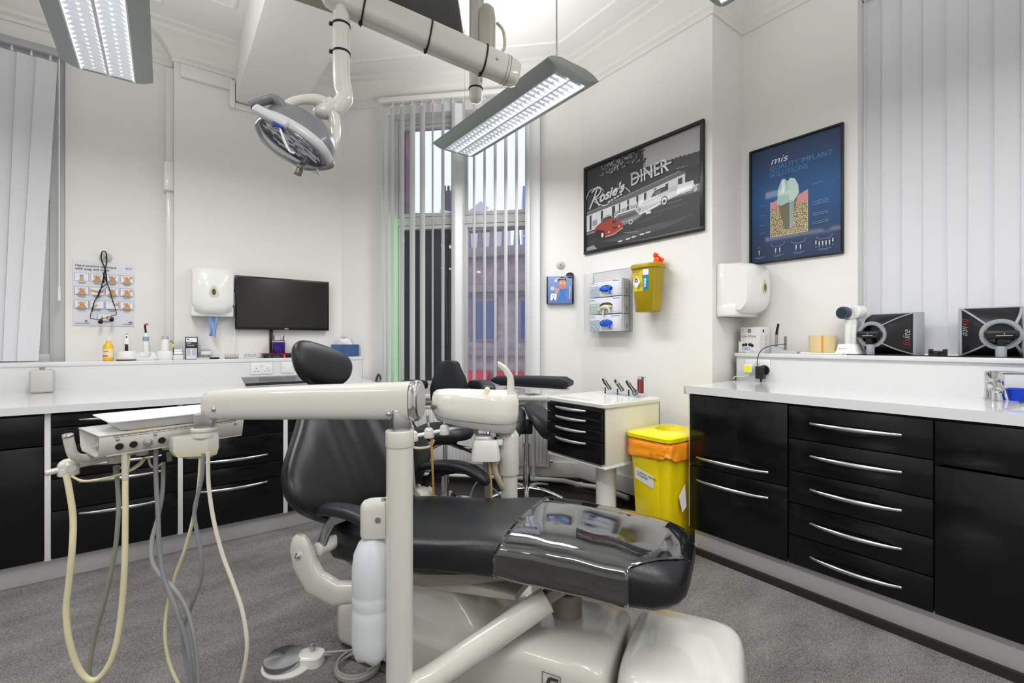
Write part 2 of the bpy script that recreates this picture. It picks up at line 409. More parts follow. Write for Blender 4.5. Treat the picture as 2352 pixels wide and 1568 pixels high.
# ------------------------------------------------------------------ vertical blinds
cloth = mat('blind_cloth', '#e3e4e5', rough=.8, spec=.2, bump=('n', 900, .1, .001))
cloth_b = mat('blind_cloth_bluish', '#dddee2', rough=.8, spec=.2, bump=('n', 900, .1, .001))
def vane(t, p, ang, z0, z1, wdt=.089, m=cloth, sway=0., lean=0.):
    """one hanging slat, slightly cupped; p = local (x, y)"""
    rings = []
    for k in range(7):
        f = k/6; z = z0+(z1-z0)*f; a = ang + sway*(1-f); c, s_ = math.cos(a), math.sin(a); ring_ = []
        for q, off in ((-.5, 0), (-.25, .003), (0, .0045), (.25, .003), (.5, 0)):
            ring_.append((p[0]+q*wdt*c-off*s_+lean*(1-f), p[1]+q*wdt*s_+off*c, z))
        for q, off in ((.5, .0007), (.25, .0037), (0, .0052), (-.25, .0037), (-.5, .0007)):
            ring_.append((p[0]+q*wdt*c-off*s_+lean*(1-f), p[1]+q*wdt*s_+off*c, z))
        rings.append(ring_)
    MB().loft(rings).build('vane', m, t)
# middle blind
t = thing('vertical_blind', 'open white vertical blind hanging across the tall middle window', 'blind', MC @ V((.37, -.07, .74)), -PI/4)
b = MB(); b.bb(0, 1.33, -.02, .025, 2.385, 2.425, .004); b.build('headrail', plastic_w, t)
xs = [.115+.0865*i for i in range(14)]
for x in xs: b = MB(); b.cyl((x, 0, 2.35), (x, 0, 2.39), .004, seg=8); b.box((x, 0, 2.352), (.03, .004, .012), R=(0, 0, .9)); b.build('hanger_hook', plastic_w, t)
for i, x in enumerate(xs):
    a = (2.32 if i < 4 else 2.2 if i < 7 else 2.0) + random.uniform(-.04, .04)
    if i in (2, 3, 13): a += .12
    if i in (4,): a = 2.05
    vane(t, (x, 0), a, .0, 2.35, sway=random.uniform(-.06, .06))
vane(t, (.035, 0), 1.75, 0, 2.35); vane(t, (xs[6]+.035, .012), .25, 0, 2.35); vane(t, (1.295, 0), .3, 0, 2.35)
b = MB()
for x, x2 in zip(xs, xs[1:]): b.tube([(x, .012, .012), ((x+x2)/2, .016, .004), (x2, .012, .012)], .0012, seg=5)
b.build('bottom_chain', plastic_w, t)
# left blind, closed
L0 = at(110, 125, v=4.08)
t = thing('vertical_blind', 'closed white vertical blind over the left window above the counter', 'blind', (-.55, 4.09, 1.03))
ZT = L0.z-1.03
b = MB(); b.bb(-1.45, .03, -.03, .03, ZT, ZT+.045, .004); b.build('headrail', mat('rail_grey', '#a9abb0', rough=.4), t)
for i in range(17): MB().cyl((-.03-.084*i, 0, ZT-.03), (-.03-.084*i, 0, ZT+.005), .006, seg=8).build('hanger_hook', plastic_w, t)
for i in range(17):
    vane(t, (-.045-.084*i, -.002*(i % 2)), .16, .0, ZT-.03, m=cloth_b, lean=(-.085, -.06, -.045, -.035)[min(i, 3)], wdt=.094)
b = MB(); b.cyl((.01, 0, .42), (.01, 0, ZT), .0035, seg=8); b.cyl((.01, 0, .38), (.01, 0, .47), .008, seg=10); b.build('wand', plastic_w, t)
# right blind, closed, in front of the window bay
t = thing('vertical_blind', 'closed bluish white vertical blind over the right window behind the softboxes', 'blind', (3.09, .888, 1.085), -PI/2)
b = MB(); b.bb(.005, 1.6, -.03, .02, 1.93, 1.97, .004); b.build('headrail', plastic_w, t)
for i in range(19):
    x = .045+.0845*i
    vane(t, (x, .003*(i % 2)), .12, .0, 1.93, m=cloth_b, wdt=.093 if i != 4 else .086, lean=(.006 if i == 4 else -.006 if i == 5 else 0))
b = MB(); b.cyl((.012, -.02, .2), (.012, -.02, 1.93), .003, seg=8); b.build('wand', plastic_w, t)
# ------------------------------------------------------------------ outside
brick = mat('street_brick', '#8f6a66', rough=.9, var=(30, '#a88a86', 3))
pale = mat('pale_stone', '#b7a9a6', rough=.9, var=(6, '#9c8e8e', 5))
slate = mat('slate_roof', '#4f4a55', rough=.9, var=(20, '#6a6470', 4))
blueg = mat('street_glass', '#56608a', rough=.15)
def outframe(px, py, D, yaw): p = at(px, py, D=D); return p, yaw
base = cam(.2, 11, -3)
t = thing('stone_building', 'ornate pale stone street building seen through the middle window blind', 'building', cam(-1.2, 9.8, -3.45), -.64-.3)
b = MB(); b.bb(0, 7, 0, 3, 0, 6.3); b.build('wall', pale, t)
b = MB(); b.bb(-.15, 7, -.3, 3, 6.3, 6.5, .03); b.bb(-.08, 7, -.2, 3, 5.6, 5.75, .03); b.bb(-.05, 7, -.12, 3, 4.3, 4.42, .02)
for i in range(26): b.cyl((.1+i*.26, -.15, 6.5), (.1+i*.26, -.15, 6.85), .07, .05, seg=8)
b.bb(-.1, 7, -.25, 0, 6.85, 6.98, .02); b.build('balustrade_cornice', mat('weathered_stone', '#9a8f90', rough=.9), t)
for i in range(6):
    f = MB().bb(.35+i*1.05, .95+i*1.05, -.06, 0, 4.6, 5.5, .01).build('window', mat('street_frame', '#8b8190', rough=.7), t)
    MB().bb(.42+i*1.05, .88+i*1.05, -.07, -.06, 4.66, 5.42).build('pane', blueg, f)
for i in range(6):
    MB().prism([(.25+i*.7, -.05, 4.0), (.25+i*.7, -.5, 3.7), (.25+i*.7, -.5, 3.6), (.25+i*.7, -.05, 3.6)], (.55, 0, 0)).build('awning', mat('red_awning', '#d8374a', rough=.7), t)
t = thing('brick_building', 'red brick street building beside the black sign board outside', 'building', cam(-2.3, 10.5, -3.2), -.64)
b = MB(); b.bb(-3, 1.1, 0, 3, 0, 6.1); b.build('wall', brick, t)
b = MB()
for i in range(30): b.bb(-.1, 1.12, -.02, 0, .2+i*.2, .215+i*.2)
b.build('mortar_lines', mat('mortar', '#b9a8a2', rough=.9), t)
t = thing('white_house', 'far white gabled house with dark chimney above the stone building', 'house', cam(-2.65, 17, -3.2), -.64)
b = MB(); b.prism([(0, 0, 0), (0, 0, 9.2), (.9, 0, 9.0), (1.5, 0, 9.5), (2.1, 0, 9.0), (2.6, 0, 9.0), (2.6, 0, 0)], (0, 3, 0)); b.build('wall', mat('white_render', '#dcd8e0', rough=.9), t)
b = MB(); b.bb(0, .62, .3, .9, 9, 9.98, .02); b.build('chimney', slate, t)
b = MB()
for i in range(4): b.cyl((.1+i*.14, .6, 9.98), (.1+i*.14, .6, 10.25), .055, .045, seg=10)
b.build('chimney_pots', mat('terracotta', '#6b5454', rough=.9), t)
b = MB(); b.prism([(-4, -.05, 8.7), (-.3, -.05, 8.7), (-.3, .6, 9.15), (-4, .6, 9.15)], (0, .1, .1)); b.build('roof', slate, t)
MB().bb(-4, 0, 0, 2, 0, 8.7).build('side_wall', brick, t)
t = thing('office_tower', 'distant blue glass office block at the right of the middle window', 'building', cam(1.9, 30, -3.2), -.64)
b = MB(); b.bb(-1.2, 3, 0, 4, 0, 14.4); b.build('wall', mat('tower_glass', '#8b95b8', rough=.3), t)
b = MB()
for i in range(10): b.bb(-1.25, 3.05, -.06, 0, 5.5+i*.8, 5.6+i*.8)
b.build('floor_bands', mat('tower_band', '#c7ccda', rough=.5), t)
t = thing('terrace_building', 'purple grey street building seen in the gap beside the left blind', 'building', (-9.0, 9.0, -3.2), 0)
b = MB(); b.bb(-4, 6.5, 0, 2, 0, 10.5); b.build('wall', mat('pinkish_stone', '#a4959c', rough=.9, var=(5, '#8c7f8c', 4)), t)
for x in range(-3, 6, 2):
    for z in (1.2, 4.05, 6.1, 8.2):
        f = MB().bb(x, x+1.5, -.08, 0, z, z+1.55, .01).build('window', mat('white_sash', '#c8c8d4', rough=.5), t)
        MB().bb(x+.08, x+1.42, -.1, -.08, z+.08, z+1.45).build('pane', mat('dark_street_glass', '#4a5070', rough=.15), f)
st(MB().bb(-25, 25, 5.5, 45, -3.4, -3.2).build('ground_street', mat('asphalt', '#5d5c60', rough=.9)))
# ------------------------------------------------------------------ cabinets
def bow_handle(parent, x0, x1, z, y0=-.018, out=.034, r=.0052, m=None, sq=(1, 1.3)):
    b = MB(); n = 9
    pts = [(x0+(x1-x0)*k/n, y0-out*math.sin(PI*min(1, max(0, k/n)))**.7*.95-.002, z) for k in range(n+1)]
    b.tube(pts, lambda k: r*(.75+.5*math.sin(PI*k)), seg=10, flat=sq)
    for x in (x0+.012, x1-.012): b.cyl((x, y0+.006, z), (x, y0-.012, z), .004, seg=8)
    return b.build('handle', m or steel, parent)
def cabinet(name, label, loc, rz, W, depth, fronts, top=.865, zb=.11, side=True, group=None, fm=None):
    """fronts: (kind, z0, z1, handle z or None, hx0, hx1)"""
    t = thing(name, label, 'cabinet', loc, rz, group)
    b = MB(); e = .016
    b.bb(0, e, .012, depth, zb, top); b.bb(W-e, W, .012, depth, zb, top); b.bb(e, W-e, .012, depth, zb, zb+.018); b.bb(e, W-e, depth-.01, depth, zb, top); b.bb(e, W-e, .01, depth, top-.02, top)
    b.build('carcass', mat('dark_gap', '#2a2a2c', rough=.6), t)
    if 'yellow' in label: MB().bb(-.014, -.001, .0, depth, zb, top, .001).build('end_side', lam, t)
    for kind, z0, z1, hz, h0, h1 in fronts:
        f = MB().bb(.0015, W-.0015, -.018, 0, z0+.002, z1-.002, .0018, 2).build(kind, fm or black_front, t)
        if hz: bow_handle(f, h0, h1, hz)
    return t
# right hand run, seen from the left: faces -x ; local x runs toward the camera
RZ = -PI/2
cabinet('base_cabinet', 'black gloss base cabinet with two deep pull-out fronts beside the yellow bin', (2.285, 1.432, 0), RZ, .495, .56,
        [('drawer', .488, .865, .535, .045, .41), ('drawer', .145, .488, .415, .045, .41)], top=.872, zb=.145, group='black cabinets of the right worktop')
cabinet('drawer_cabinet', 'black gloss cabinet of five drawers with curved silver handles under the right worktop', (2.285, .935, 0), RZ, .498, .56,
        [('drawer', .713, .862, .79, .09, .405), ('drawer', .568, .713, .647, .09, .405), ('drawer', .424, .568, .5, .09, .405), ('drawer', .28, .424, .352, .09, .405), ('drawer', .147, .28, .204, .09, .405)],
        top=.872, zb=.145, group='black cabinets of the right worktop')
cabinet('sink_cabinet', 'black gloss sink cabinet with plain door below the tap at the right', (2.285, .435, 0), RZ, .6, .56,
        [('panel', .70, .862, None, 0, 0), ('door', .147, .695, None, 0, 0)], top=.872, zb=.145, group='black cabinets of the right worktop')
cabinet('base_cabinet', 'black gloss cabinet at the near end of the right worktop, out at the edge', (2.285, -.167, 0), RZ, .6, .56,
        [('door', .147, .862, None, 0, 0)], top=.872, zb=.145, group='black cabinets of the right worktop')
b = MB(); b.bb(2.31, 2.325, -.76, 1.425, .035, .145, .001); b.bb(2.31, 2.86, 1.41, 1.426, .0, .145)
tag(b.build('plinth_board', kickm), 'brushed silver plinth board along the foot of the right cabinets', 'plinth')
st(MB().bb(2.295, 2.33, -.76, 1.43, 0, .035).build('baseboard_right_plinth', dk))
# worktop with basin cut-out, splashback and its shelf
b = MB()
b.bb(2.245, 2.86, .27, 1.44, .872, .912); b.bb(2.245, 2.36, -.77, .27, .872, .912); b.bb(2.74, 2.86, -.77, .27, .872, .912); b.bb(2.36, 2.74, -.77, -.25, .872, .912)
ow = b.build('worktop', topm); tag(ow, 'white speckled worktop running above the right hand black cabinets', 'worktop')
e = MB().bb(2.25, 2.84, 1.44, 1.455, .868, .911, .002).build('edge_strip', mat('raw_edge', '#c6b998', rough=.7), ow, world=True)
t = thing('sink_basin', 'white rectangular basin sunk in the right worktop below the tap', 'sink', (2.55, .01, .76))
b = MB(); x0, x1, y0, y1 = -.19, .19, -.26, .26
for k in range(1):
    o1 = [(x0, y0, .151), (x1, y0, .151), (x1, y1, .151), (x0, y1, .151)]; i1 = [(x*.82, y*.86, .01) for x, y, _ in o1]
    rings = [o1, i1]
    for i in range(4):
        j = (i+1) % 4; b.face([o1[i], o1[j], i1[j], i1[i]])
    b.face(i1)
b.build('bowl', mat('basin_white', '#e9e9ea', rough=.15, coat=.3), t)
MB().cyl((0, 0, .01), (0, 0, .014), .03).build('drain', chrome, t)
st(MB().bb(2.85, 2.868, -.77, 1.475, .912, 1.06).build('trim_splashback_right', splashm))
ms = MB().bb(2.835, 3.1, -.72, .883, 1.058, 1.08, .002).bb(2.835, 3.0, .883, 1.48, 1.058, 1.08, .002)
st(ms.build('trim_shelf_right', topm))
# left hand run: faces -y ; local x = +x
LG = 'black cabinets of the left worktop'
lf = 3.108
cabinet('sink_cabinet', 'plain black cabinet with door under the left worktop at the photo edge', (-1.0, lf, 0), 0, .54, .8,
        [('panel', .655, .80, None, 0, 0), ('door', .107, .652, None, 0, 0)], top=.812, zb=.107, group=LG)
cabinet('drawer_cabinet', 'black drawer cabinet behind the instrument hoses on the left', (-.436, lf, 0), 0, .49, .8,
        [('drawer', .738, .80, .768, .1, .42), ('drawer', .655, .738, None, 0, 0), ('drawer', .576, .655, None, 0, 0), ('drawer', .491, .576, .545, .1, .42), ('drawer', .337, .491, .462, .1, .42), ('drawer', .107, .337, .308, .1, .42)],
        top=.812, zb=.107, group=LG)
cabinet('drawer_cabinet', 'black cabinet of deep drawers between the hoses and the chair backrest', (.078, lf, 0), 0, .497, .8,
        [('drawer', .60, .80, None, 0, 0), ('drawer', .431, .60, .477, .08, .41), ('drawer', .337, .431, None, 0, 0), ('drawer', .107, .337, .315, .08, .41)],
        top=.812, zb=.107, group=LG)
cabinet('base_cabinet', 'black cabinet mostly hidden behind the chair backrest on the left run', (.6, lf, 0), 0, .5, .7,
        [('drawer', .60, .80, None, 0, 0), ('door', .107, .60, None, 0, 0)], top=.812, zb=.107, group=LG)
b = MB()
for x0, x1 in ((-.458, -.437), (.055, .077), (.576, .599)): b.bb(x0, x1, 3.085, 3.85, .107, .812, .001)
b.build('divider_panels', lam).update_tag()
o = bpy.data.objects['divider_panels']; bpy.data.objects.remove(o)
for i, (x0, x1, lb) in enumerate(((-.458, -.437, 'pale upright end panel left of the hose-covered drawer cabinet'), (.055, .077, 'pale upright panel between the two black drawer cabinets'), (.576, .599, 'pale upright panel beside the chair backrest'))):
    tag(MB().bb(x0, x1, 3.085, 3.85, .107, .812, .001).build('end_panel', lam), lb, 'panel', 'pale panels between left cabinets')
tag(MB().bb(-2.3, 1.1, 3.13, 3.145, 0, .107, .001).build('plinth_board', kickm), 'brushed silver plinth board along the foot of the left cabinets', 'plinth')
pts = [(-2.4, 3.05, .812), (1.15, 3.05, .812), (1.25, 3.3, .812), (1.33, 3.93, .812), (-2.4, 3.93, .812)]
ow = MB().prism(pts, (0, 0, .036)).build('worktop', topm); tag(ow, 'long white worktop on the left carrying keyboard and soap bottle', 'worktop')
MB().lathe([(.2, 0), (.205, .003), (.195, .004), (.15, .001), (.01, .0005)], (-1.0, 3.45, .848), sc=(1.2, .8)).build('basin_rim', mat('basin_white', '#e9e9ea', rough=.15), ow, world=True)
st(MB().bb(-2.4, 1.34, 3.92, 3.935, .848, 1.0).build('trim_splashback_left', splashm))
b = MB(); b.bb(-2.4, .045, 3.915, 4.16, .998, 1.024, .002); b.bb(.045, 1.215, 3.915, 4.06, .998, 1.024, .002); b.prism([(1.21, 3.915, .998), (1.345, 3.915, .998), (1.21, 4.05, .998)], (0, 0, .026))
st(b.build('trim_shelf_left', topm))
# ------------------------------------------------------------------ posters and pictures
def picture(name, label, O, X, Y, W, Hh, fw, m, depth=.022):
    """frame with its lower left corner at O; X right, Y up, out of the wall = X x Y"""
    N = V(X).cross(V(Y)).normalized()
    t = thing(name, label, 'picture', V(O)+V(X)*(W/2)); M = Matrix.Identity(4)
    X, Y, N = V(X), V(Y), N
    for i, c in enumerate((X, Y, N)): M[0][i], M[1][i], M[2][i] = c
    M.translation = V(O)
    b = MB(M); b.bb(0, W, 0, fw, 0, depth, .002); b.bb(0, W, Hh-fw, Hh, 0, depth, .002); b.bb(0, fw, fw, Hh-fw, 0, depth, .002); b.bb(W-fw, W, fw, Hh-fw, 0, depth, .002)
    b.build('frame', m, t, world=True)
    return t, Art(V(O)+N*(depth*.45), X, Y), M
bw = mat('picture_frame_black', '#141415', rough=.35)
RX, UP = V((0, -1, 0)), V((0, 0, 1))
# --- diner photograph, 1.015 x .68
t, A, M = picture('framed_photo', 'large black-framed black and white diner photograph with one red car', (2.649, 2.576, 1.83), RX, UP, 1.012, .68, .024, bw)
A.step = .00005; W_, H_ = 1.012, .68
A.rect(.02, .02, W_-.02, H_-.02, '#343436')
A.poly([(.56, .45), (W_-.02, .42), (W_-.02, H_-.02), (.56, H_-.02)], '#a9a9ab')
# tree masses
r = random.Random(3)
A.poly([(.02, .40), (.56, .44), (.56, H_-.02), (.02, H_-.02)], '#353637')
k = A.k+1
for i in range(120): A.disc(.16+.4*r.random()**.7, .57+.085*r.random(), .004+.005*r.random(), '#9a9a9c', n=6, l=k)
k += 1; A.k = k
for i in range(110): A.disc(.2+.38*r.random()**.6, .5+.15*r.random(), .005+.007*r.random(), '#2b2c2d', n=7, l=k+i % 3)
A.k = k+4
for i in range(46):
    x = .56+.43*i/45; A.disc(x, .425+.03*abs(math.sin(i*1.1))+.035*(1-i/80), .02, '#3c3d3f', n=10, ry=.03, l=A.k)
A.k += 1
A.poly([(.02, .34), (.60, .40), (W_-.02, .42), (W_-.02, .20), (.02, .2)], '#303133')
# diner carriage
A.poly([(.02, .325), (.5, .375), (.83, .412), (.88, .4), (.885, .36), (.5, .33), (.02, .29)], '#5d5e60')
A.line([(.02, .322), (.5, .372), (.84, .41)], .006, '#8d8e90')
A.poly([(.02, .30), (.5, .335), (.88, .385), (.88, .25), (.5, .21), (.02, .17)], '#c9c9ca')
for x, w_ in ((.055, .02), (.17, .022), (.28, .03), (.345, .012), (.42, .018), (.5, .018), (.565, .02), (.645, .02), (.735, .022), (.83, .03)):
    A.poly([(x, .175+.085*x), (x+w_, .18+.085*x), (x+w_, .292+.09*x), (x, .288+.09*x)], '#303133')
for x in (.085, .21, .3, .37, .45, .59, .68, .77):
    A.poly([(x, .2+.08*x), (x+.05, .205+.08*x), (x+.05, .245+.09*x), (x, .24+.09*x)], '#8b8c8e')
    for q in range(4): A.line([(x+.008+q*.01, .18+.08*x), (x+.008+q*.01, .22+.08*x)], .0025, '#97989a')
A.poly([(.02, .17), (.88, .26), (W_-.02, .27), (W_-.02, .02), (.02, .02)], '#2b2b2d')
A.line([(.02, .155), (.14, .165)], .01, '#8f9092'); A.line([(.86, .285), (.97, .29)], .006, '#bdbdbf')
A.poly([(.02, .05), (.1, .06), (.14, .02), (.02, .02)], '#8d8e90')
A.poly([(.18, .07), (.4, .085), (.5, .1), (.7, .11), (.9, .1), (.75, .07), (.4, .04)], '#444547')
for x, y in ((.36, .045), (.43, .05), (.48, .055), (.55, .06), (.6, .065)): A.disc(x, y, .022, '#c3c3c5', ry=.006, n=12)
for x0, y0, x1, y1 in ((.5, .15, .72, .17), (.62, .19, .9, .2), (.4, .07, .7, .085), (.72, .1, .95, .12), (.05, .09, .14, .1), (.3, .03, .55, .035)): A.poly([(x0, y0), (x1, y1), (x1-.03, y1-.014), (x0+.02, y0-.01)], '#3d3e40')
for x in (.56, .6, .64, .68): A.line([(x, .11), (x, .185)], .0025, '#38393b')
A.line([(.39, .1), (.52, .085)], .003, '#9a9b9d'); A.line([(.62, .215), (.86, .225)], .003, '#77787a')
# cars
def car(pts, c, ext=()):
    A.poly(pts, c)
    for e_ in ext: e_()
A.poly([(.3, .225), (.33, .25), (.43, .255), (.52, .25), (.56, .24), (.55, .19), (.5, .165), (.36, .15), (.31, .17)], '#6a6b6d')
A.line([(.3, .225), (.34, .245), (.5, .25)], .008, '#d8d8da'); A.poly([(.33, .195), (.44, .2), (.54, .215), (.545, .235), (.45, .228), (.34, .22)], '#4a4b4d'); A.line([(.33, .19), (.4, .175), (.52, .19)], .003, '#c0c0c2'); A.line([(.4, .255), (.43, .29), (.5, .3), (.515, .265)], .005, '#d0d0d2'); A.disc(.455, .165, .018, '#b9b9bb'); A.disc(.455, .165, .01, '#2b2b2d')
A.poly([(.49, .24), (.56, .285), (.62, .295), (.7, .3), (.8, .325), (.94, .325), (.95, .29), (.93, .265), (.8, .255), (.72, .235), (.6, .205), (.53, .2)], '#b4b5b7')
A.poly([(.62, .295), (.66, .335), (.74, .345), (.75, .31)], '#3a3b3d'); A.line([(.615, .292), (.655, .335), (.74, .345)], .005, '#dcdcde')
A.line([(.53, .2), (.6, .215), (.7, .235)], .008, '#e4e4e6'); A.rect(.585, .19, .625, .205, '#d8d8da'); A.line([(.56, .265), (.7, .285), (.82, .3)], .0025, '#77787a'); A.disc(.53, .235, .012, '#8a8b8d', ry=.016); A.rect(.66, .3, .7, .325, '#6b6c6e'); A.line([(.82, .27), (.93, .285), (.94, .32), (.83, .32)], .004, '#f0f0f2')
A.poly([(.82, .272), (.93, .287), (.94, .315), (.83, .315)], '#d9d9db')
A.disc(.73, .245, .028, '#232325', ry=.034); A.disc(.73, .245, .02, '#c4c4c6', ry=.024); A.disc(.73, .245, .012, '#2b2b2d'); A.disc(.955, .268, .014, '#8d8d90', ry=.02)
A.poly([(.1, .14), (.12, .19), (.17, .215), (.2, .235), (.27, .235), (.31, .225), (.36, .195), (.385, .16), (.38, .135), (.3, .105), (.22, .1), (.16, .105)], '#8f3527')
A.poly([(.1, .14), (.16, .105), (.22, .1), (.21, .15), (.14, .17)], '#2c1c1a'); A.poly([(.17, .215), (.2, .245), (.28, .25), (.29, .232)], '#3a3a3c'); A.line([(.17, .215), (.2, .247), (.27, .252), (.29, .235)], .004, '#c9c9cb')
A.poly([(.285, .205), (.32, .21), (.325, .19), (.29, .185)], '#25253a'); A.line([(.22, .102), (.3, .105), (.385, .138)], .005, '#d0b9b4'); A.disc(.255, .13, .006, '#e8c9c2'); A.disc(.35, .155, .006, '#e8c9c2'); A.rect(.295, .145, .33, .16, '#3a1c18')
A.disc(.19, .12, .012, '#d0d0d2', ry=.018)
# signs
lc = '#c7c7c9'
A.text("osie's", .155, .372, .1, lc, shear=.4, rot=.115, sx=1.08, bold=.0035); A.line([(.135, .475), (.1, .41), (.06, .345)], .014, lc, smooth=True); A.line([(.085, .468), (.14, .492), (.178, .468), (.15, .43), (.105, .418)], .012, lc, smooth=True); A.line([(.115, .42), (.14, .38), (.16, .35)], .012, lc, smooth=True); A.line([(.02, .42), (.05, .475), (.12, .49), (.2, .455), (.16, .41), (.1, .40), (.2, .34), (.25, .34)], .006, lc, smooth=True)
A.line([(.3, .42), (.38, .43), (.43, .4), (.45, .375)], .006, lc, smooth=True)
for q in range(5): A.rect(.245+q*.028, .348+q*.006, .268+q*.028, .362+q*.006, '#b5b5b7')
A.text("DINER", .455, .418, .125, '#d2d2d4', rot=.06, sx=.86, bold=.002); A.text("DINER", .458, .424, .112, '#3a3a3c', rot=.06, sx=.88, bold=-.003)
A.line([(.47, .46), (.78, .485)], .014, '#bcbcbe', l=A.k-2)
A.build('artwork', t)
# --- implant poster .5 x .72
t, A, M = picture('framed_poster', 'black-framed dark blue dental implant poster showing a tooth in bone', (2.999, 1.461, 1.635), RX, UP, .512, .722, .012, bw, .02)
n = 24
for i in range(n):
    f = i/(n-1); g = math.exp(-((f-.55)/.32)**2); c = tuple(int(a+(b_-a)*g) for a, b_ in zip((38, 54, 84), (34, 84, 138)))
    A.rect(.011, .011+.70*i/n, .501, .011+.70*(i+1)/n+.0005, '#%02x%02x%02x' % c, l=1)
A.k = 2
A.text("mis", .125, .602, .062, '#f2f2f4', shear=.3, sx=1.15, bold=-.0006)
A.text("QUALITY IMPLANT", .122, .563, .0425, '#3f8fcf', sx=.93, bold=-.0006); A.text("SOLUTIONS", .122, .523, .0425, '#3f8fcf', sx=.93, bold=-.0006)
A.rect(.125, .155, .335, .37, '#c2b18a'); k = A.k+1
for i in range(22):
    for j in range(22):
        A.disc(.13+.2*(i+.5)/22+r.uniform(-.003, .003), .158+.2*(j+.5)/22+r.uniform(-.003, .003), .0026+.002*r.random(), '#4a3b28', n=6, l=k, ry=.002+.002*r.random())
A.k = k
A.poly([(.125, .36), (.18, .385), (.28, .378), (.335, .40), (.335, .345), (.27, .33), (.125, .328)], '#d88b93')
A.poly([(.172, .385), (.18, .3), (.196, .24), (.205, .195), (.225, .185), (.245, .2), (.262, .26), (.268, .33), (.285, .385)], '#6d6a50')
A.poly([(.23, .36), (.262, .36), (.256, .2), (.24, .19)], '#7e8a93')
k = A.k
for i in range(14): A.line([(.236, .2+i*.011), (.262, .206+i*.011)], .004, '#c3ccd3')
A.poly([(.165, .35), (.172, .44), (.19, .492), (.207, .498), (.225, .475), (.24, .492), (.265, .482), (.284, .44), (.288, .39), (.262, .352), (.22, .345), (.19, .335)], '#a9c6c2')
A.poly([(.225, .475), (.24, .492), (.265, .482), (.284, .44), (.288, .39), (.262, .352), (.235, .36)], '#bfd6cf'); A.poly([(.19, .48), (.207, .492), (.215, .44), (.195, .4)], '#d6e6e0')
tx = '#7f9dc0'
for y in (.30, .31, .32, .24, .25, .19, .2): A.line([(.36, y), (.44, y+.004)], .0025, tx, l=A.k)
for y in (.36, .3, .24, .19): A.line([(.06, y), (.095, y)], .002, tx, l=A.k)
A.line([(.36, .42), (.41, .425)], .002, tx)
for cx, n_ in ((.06, 1), (.17, 2), (.285, 2), (.42, 6)):
    A.line([(cx-.03, .04), (cx+.035, .042)], .002, tx); A.line([(cx-.02, .034), (cx+.02, .035)], .002, tx)
    for q in range(n_):
        dx = (q-(n_-1)/2)*(.024 if n_ < 3 else .017)
        A.rect(cx+dx-.003, .062+.01*(abs(q-(n_-1)/2) > 1.6), cx+dx+.003, .085+.008*(abs(q-(n_-1)/2) > 1.6), '#c9cfc0'); A.line([(cx+dx, .052), (cx+dx, .062)], .003, '#8fa3b8')
    if n_ > 1: A.line([(cx-.04, .115), (cx-.03, .1), (cx, .095), (cx+.03, .1), (cx+.04, .118)], .0025, '#8799b4', smooth=True)
A.line([(.05, .1), (.065, .105), (.07, .095)], .002, '#8799b4')
A.build('artwork', t)
# --- hand washing poster on the left wall
LX = V((1, 0, 0))
t = thing('hand_washing_poster', 'laminated hand-washing technique poster on the left wall behind black loupes', 'poster', (-.33, 4.155, 1.25))
MB().bb(-.485, -.172, 4.155, 4.159, 1.255, 1.685).build('sheet', mat('laminated_sheet', '#dcdde2', rough=.25), t, world=True)
A = Art((-.485, 4.1548, 1.255), LX, UP); A.N = V((0, -1, 0))
A.text("Hand-washing technique", .012, .39, .0225, '#1c1c20', sx=.93, bold=.0004); A.text("with soap and water", .012, .369, .0225, '#1c1c20', sx=.93, bold=.0004)
A.rect(.268, .389, .3, .404, '#2a5aa8'); A.text("NHS", .27, .391, .0155, '#f4f6fa', shear=.2, bold=.0006, sx=.9)
for row in range(3):
    for c in range(4):
        x0 = .01+c*.0765; y0 = .295-row*.09; A.rect(x0, y0, x0+.068, y0+.052, '#e6e9ef'); A.frame(x0, y0, x0+.068, y0+.052, .0016, '#5b7aa8')
        s_ = r.Random if False else None
        q = row*4+c; sk = '#c99b6a'
        if q in (0,):
            A.poly([(x0+.022, y0), (x0+.026, y0+.03), (x0+.034, y0+.034), (x0+.033, y0)], sk); A.poly([(x0+.044, y0), (x0+.042, y0+.03), (x0+.035, y0+.034), (x0+.037, y0)], sk); A.disc(x0+.034, y0+.036, .012, '#8e98a8', ry=.006)
        elif q == 5: A.poly([(x0+.002, y0+.036), (x0+.03, y0+.03), (x0+.066, y0+.036), (x0+.066, y0+.018), (x0+.034, y0+.014), (x0+.002, y0+.022)], sk)
        elif q in (9, 10): A.line([(x0+.004, y0+.03), (x0+.03, y0+.046), (x0+.05, y0+.04)], .0015, '#8e98a8'); A.poly([(x0+.004, y0+.006), (x0+.03, y0+.028), (x0+.04, y0+.02), (x0+.02, y0+.004)] if q == 9 else [(x0+.04, y0+.03), (x0+.066, y0+.045), (x0+.066, y0+.022), (x0+.046, y0+.02)], sk)
        else:
            A.poly([(x0+.008, y0+.001), (x0+.026, y0+.024), (x0+.022, y0+.038), (x0+.034, y0+.042), (x0+.046, y0+.03), (x0+.06, y0+.001)], sk)
            for w_ in range(4): A.line([(x0+.022+w_*.008, y0+.026), (x0+.016+w_*.012, y0+.044)], .004, '#c08f5e')
            A.line([(x0+.024, y0+.02), (x0+.044, y0+.026)], .0012, '#6b4a2c')
            if q in (3, 7): A.disc(x0+.056, y0+.038, .008, sk)
        A.line([(x0+.014, y0-.008), (x0+.054, y0-.008)], .003, '#6a6a70'); A.line([(x0+.02, y0-.015), (x0+.05, y0-.015)], .003, '#77777c')
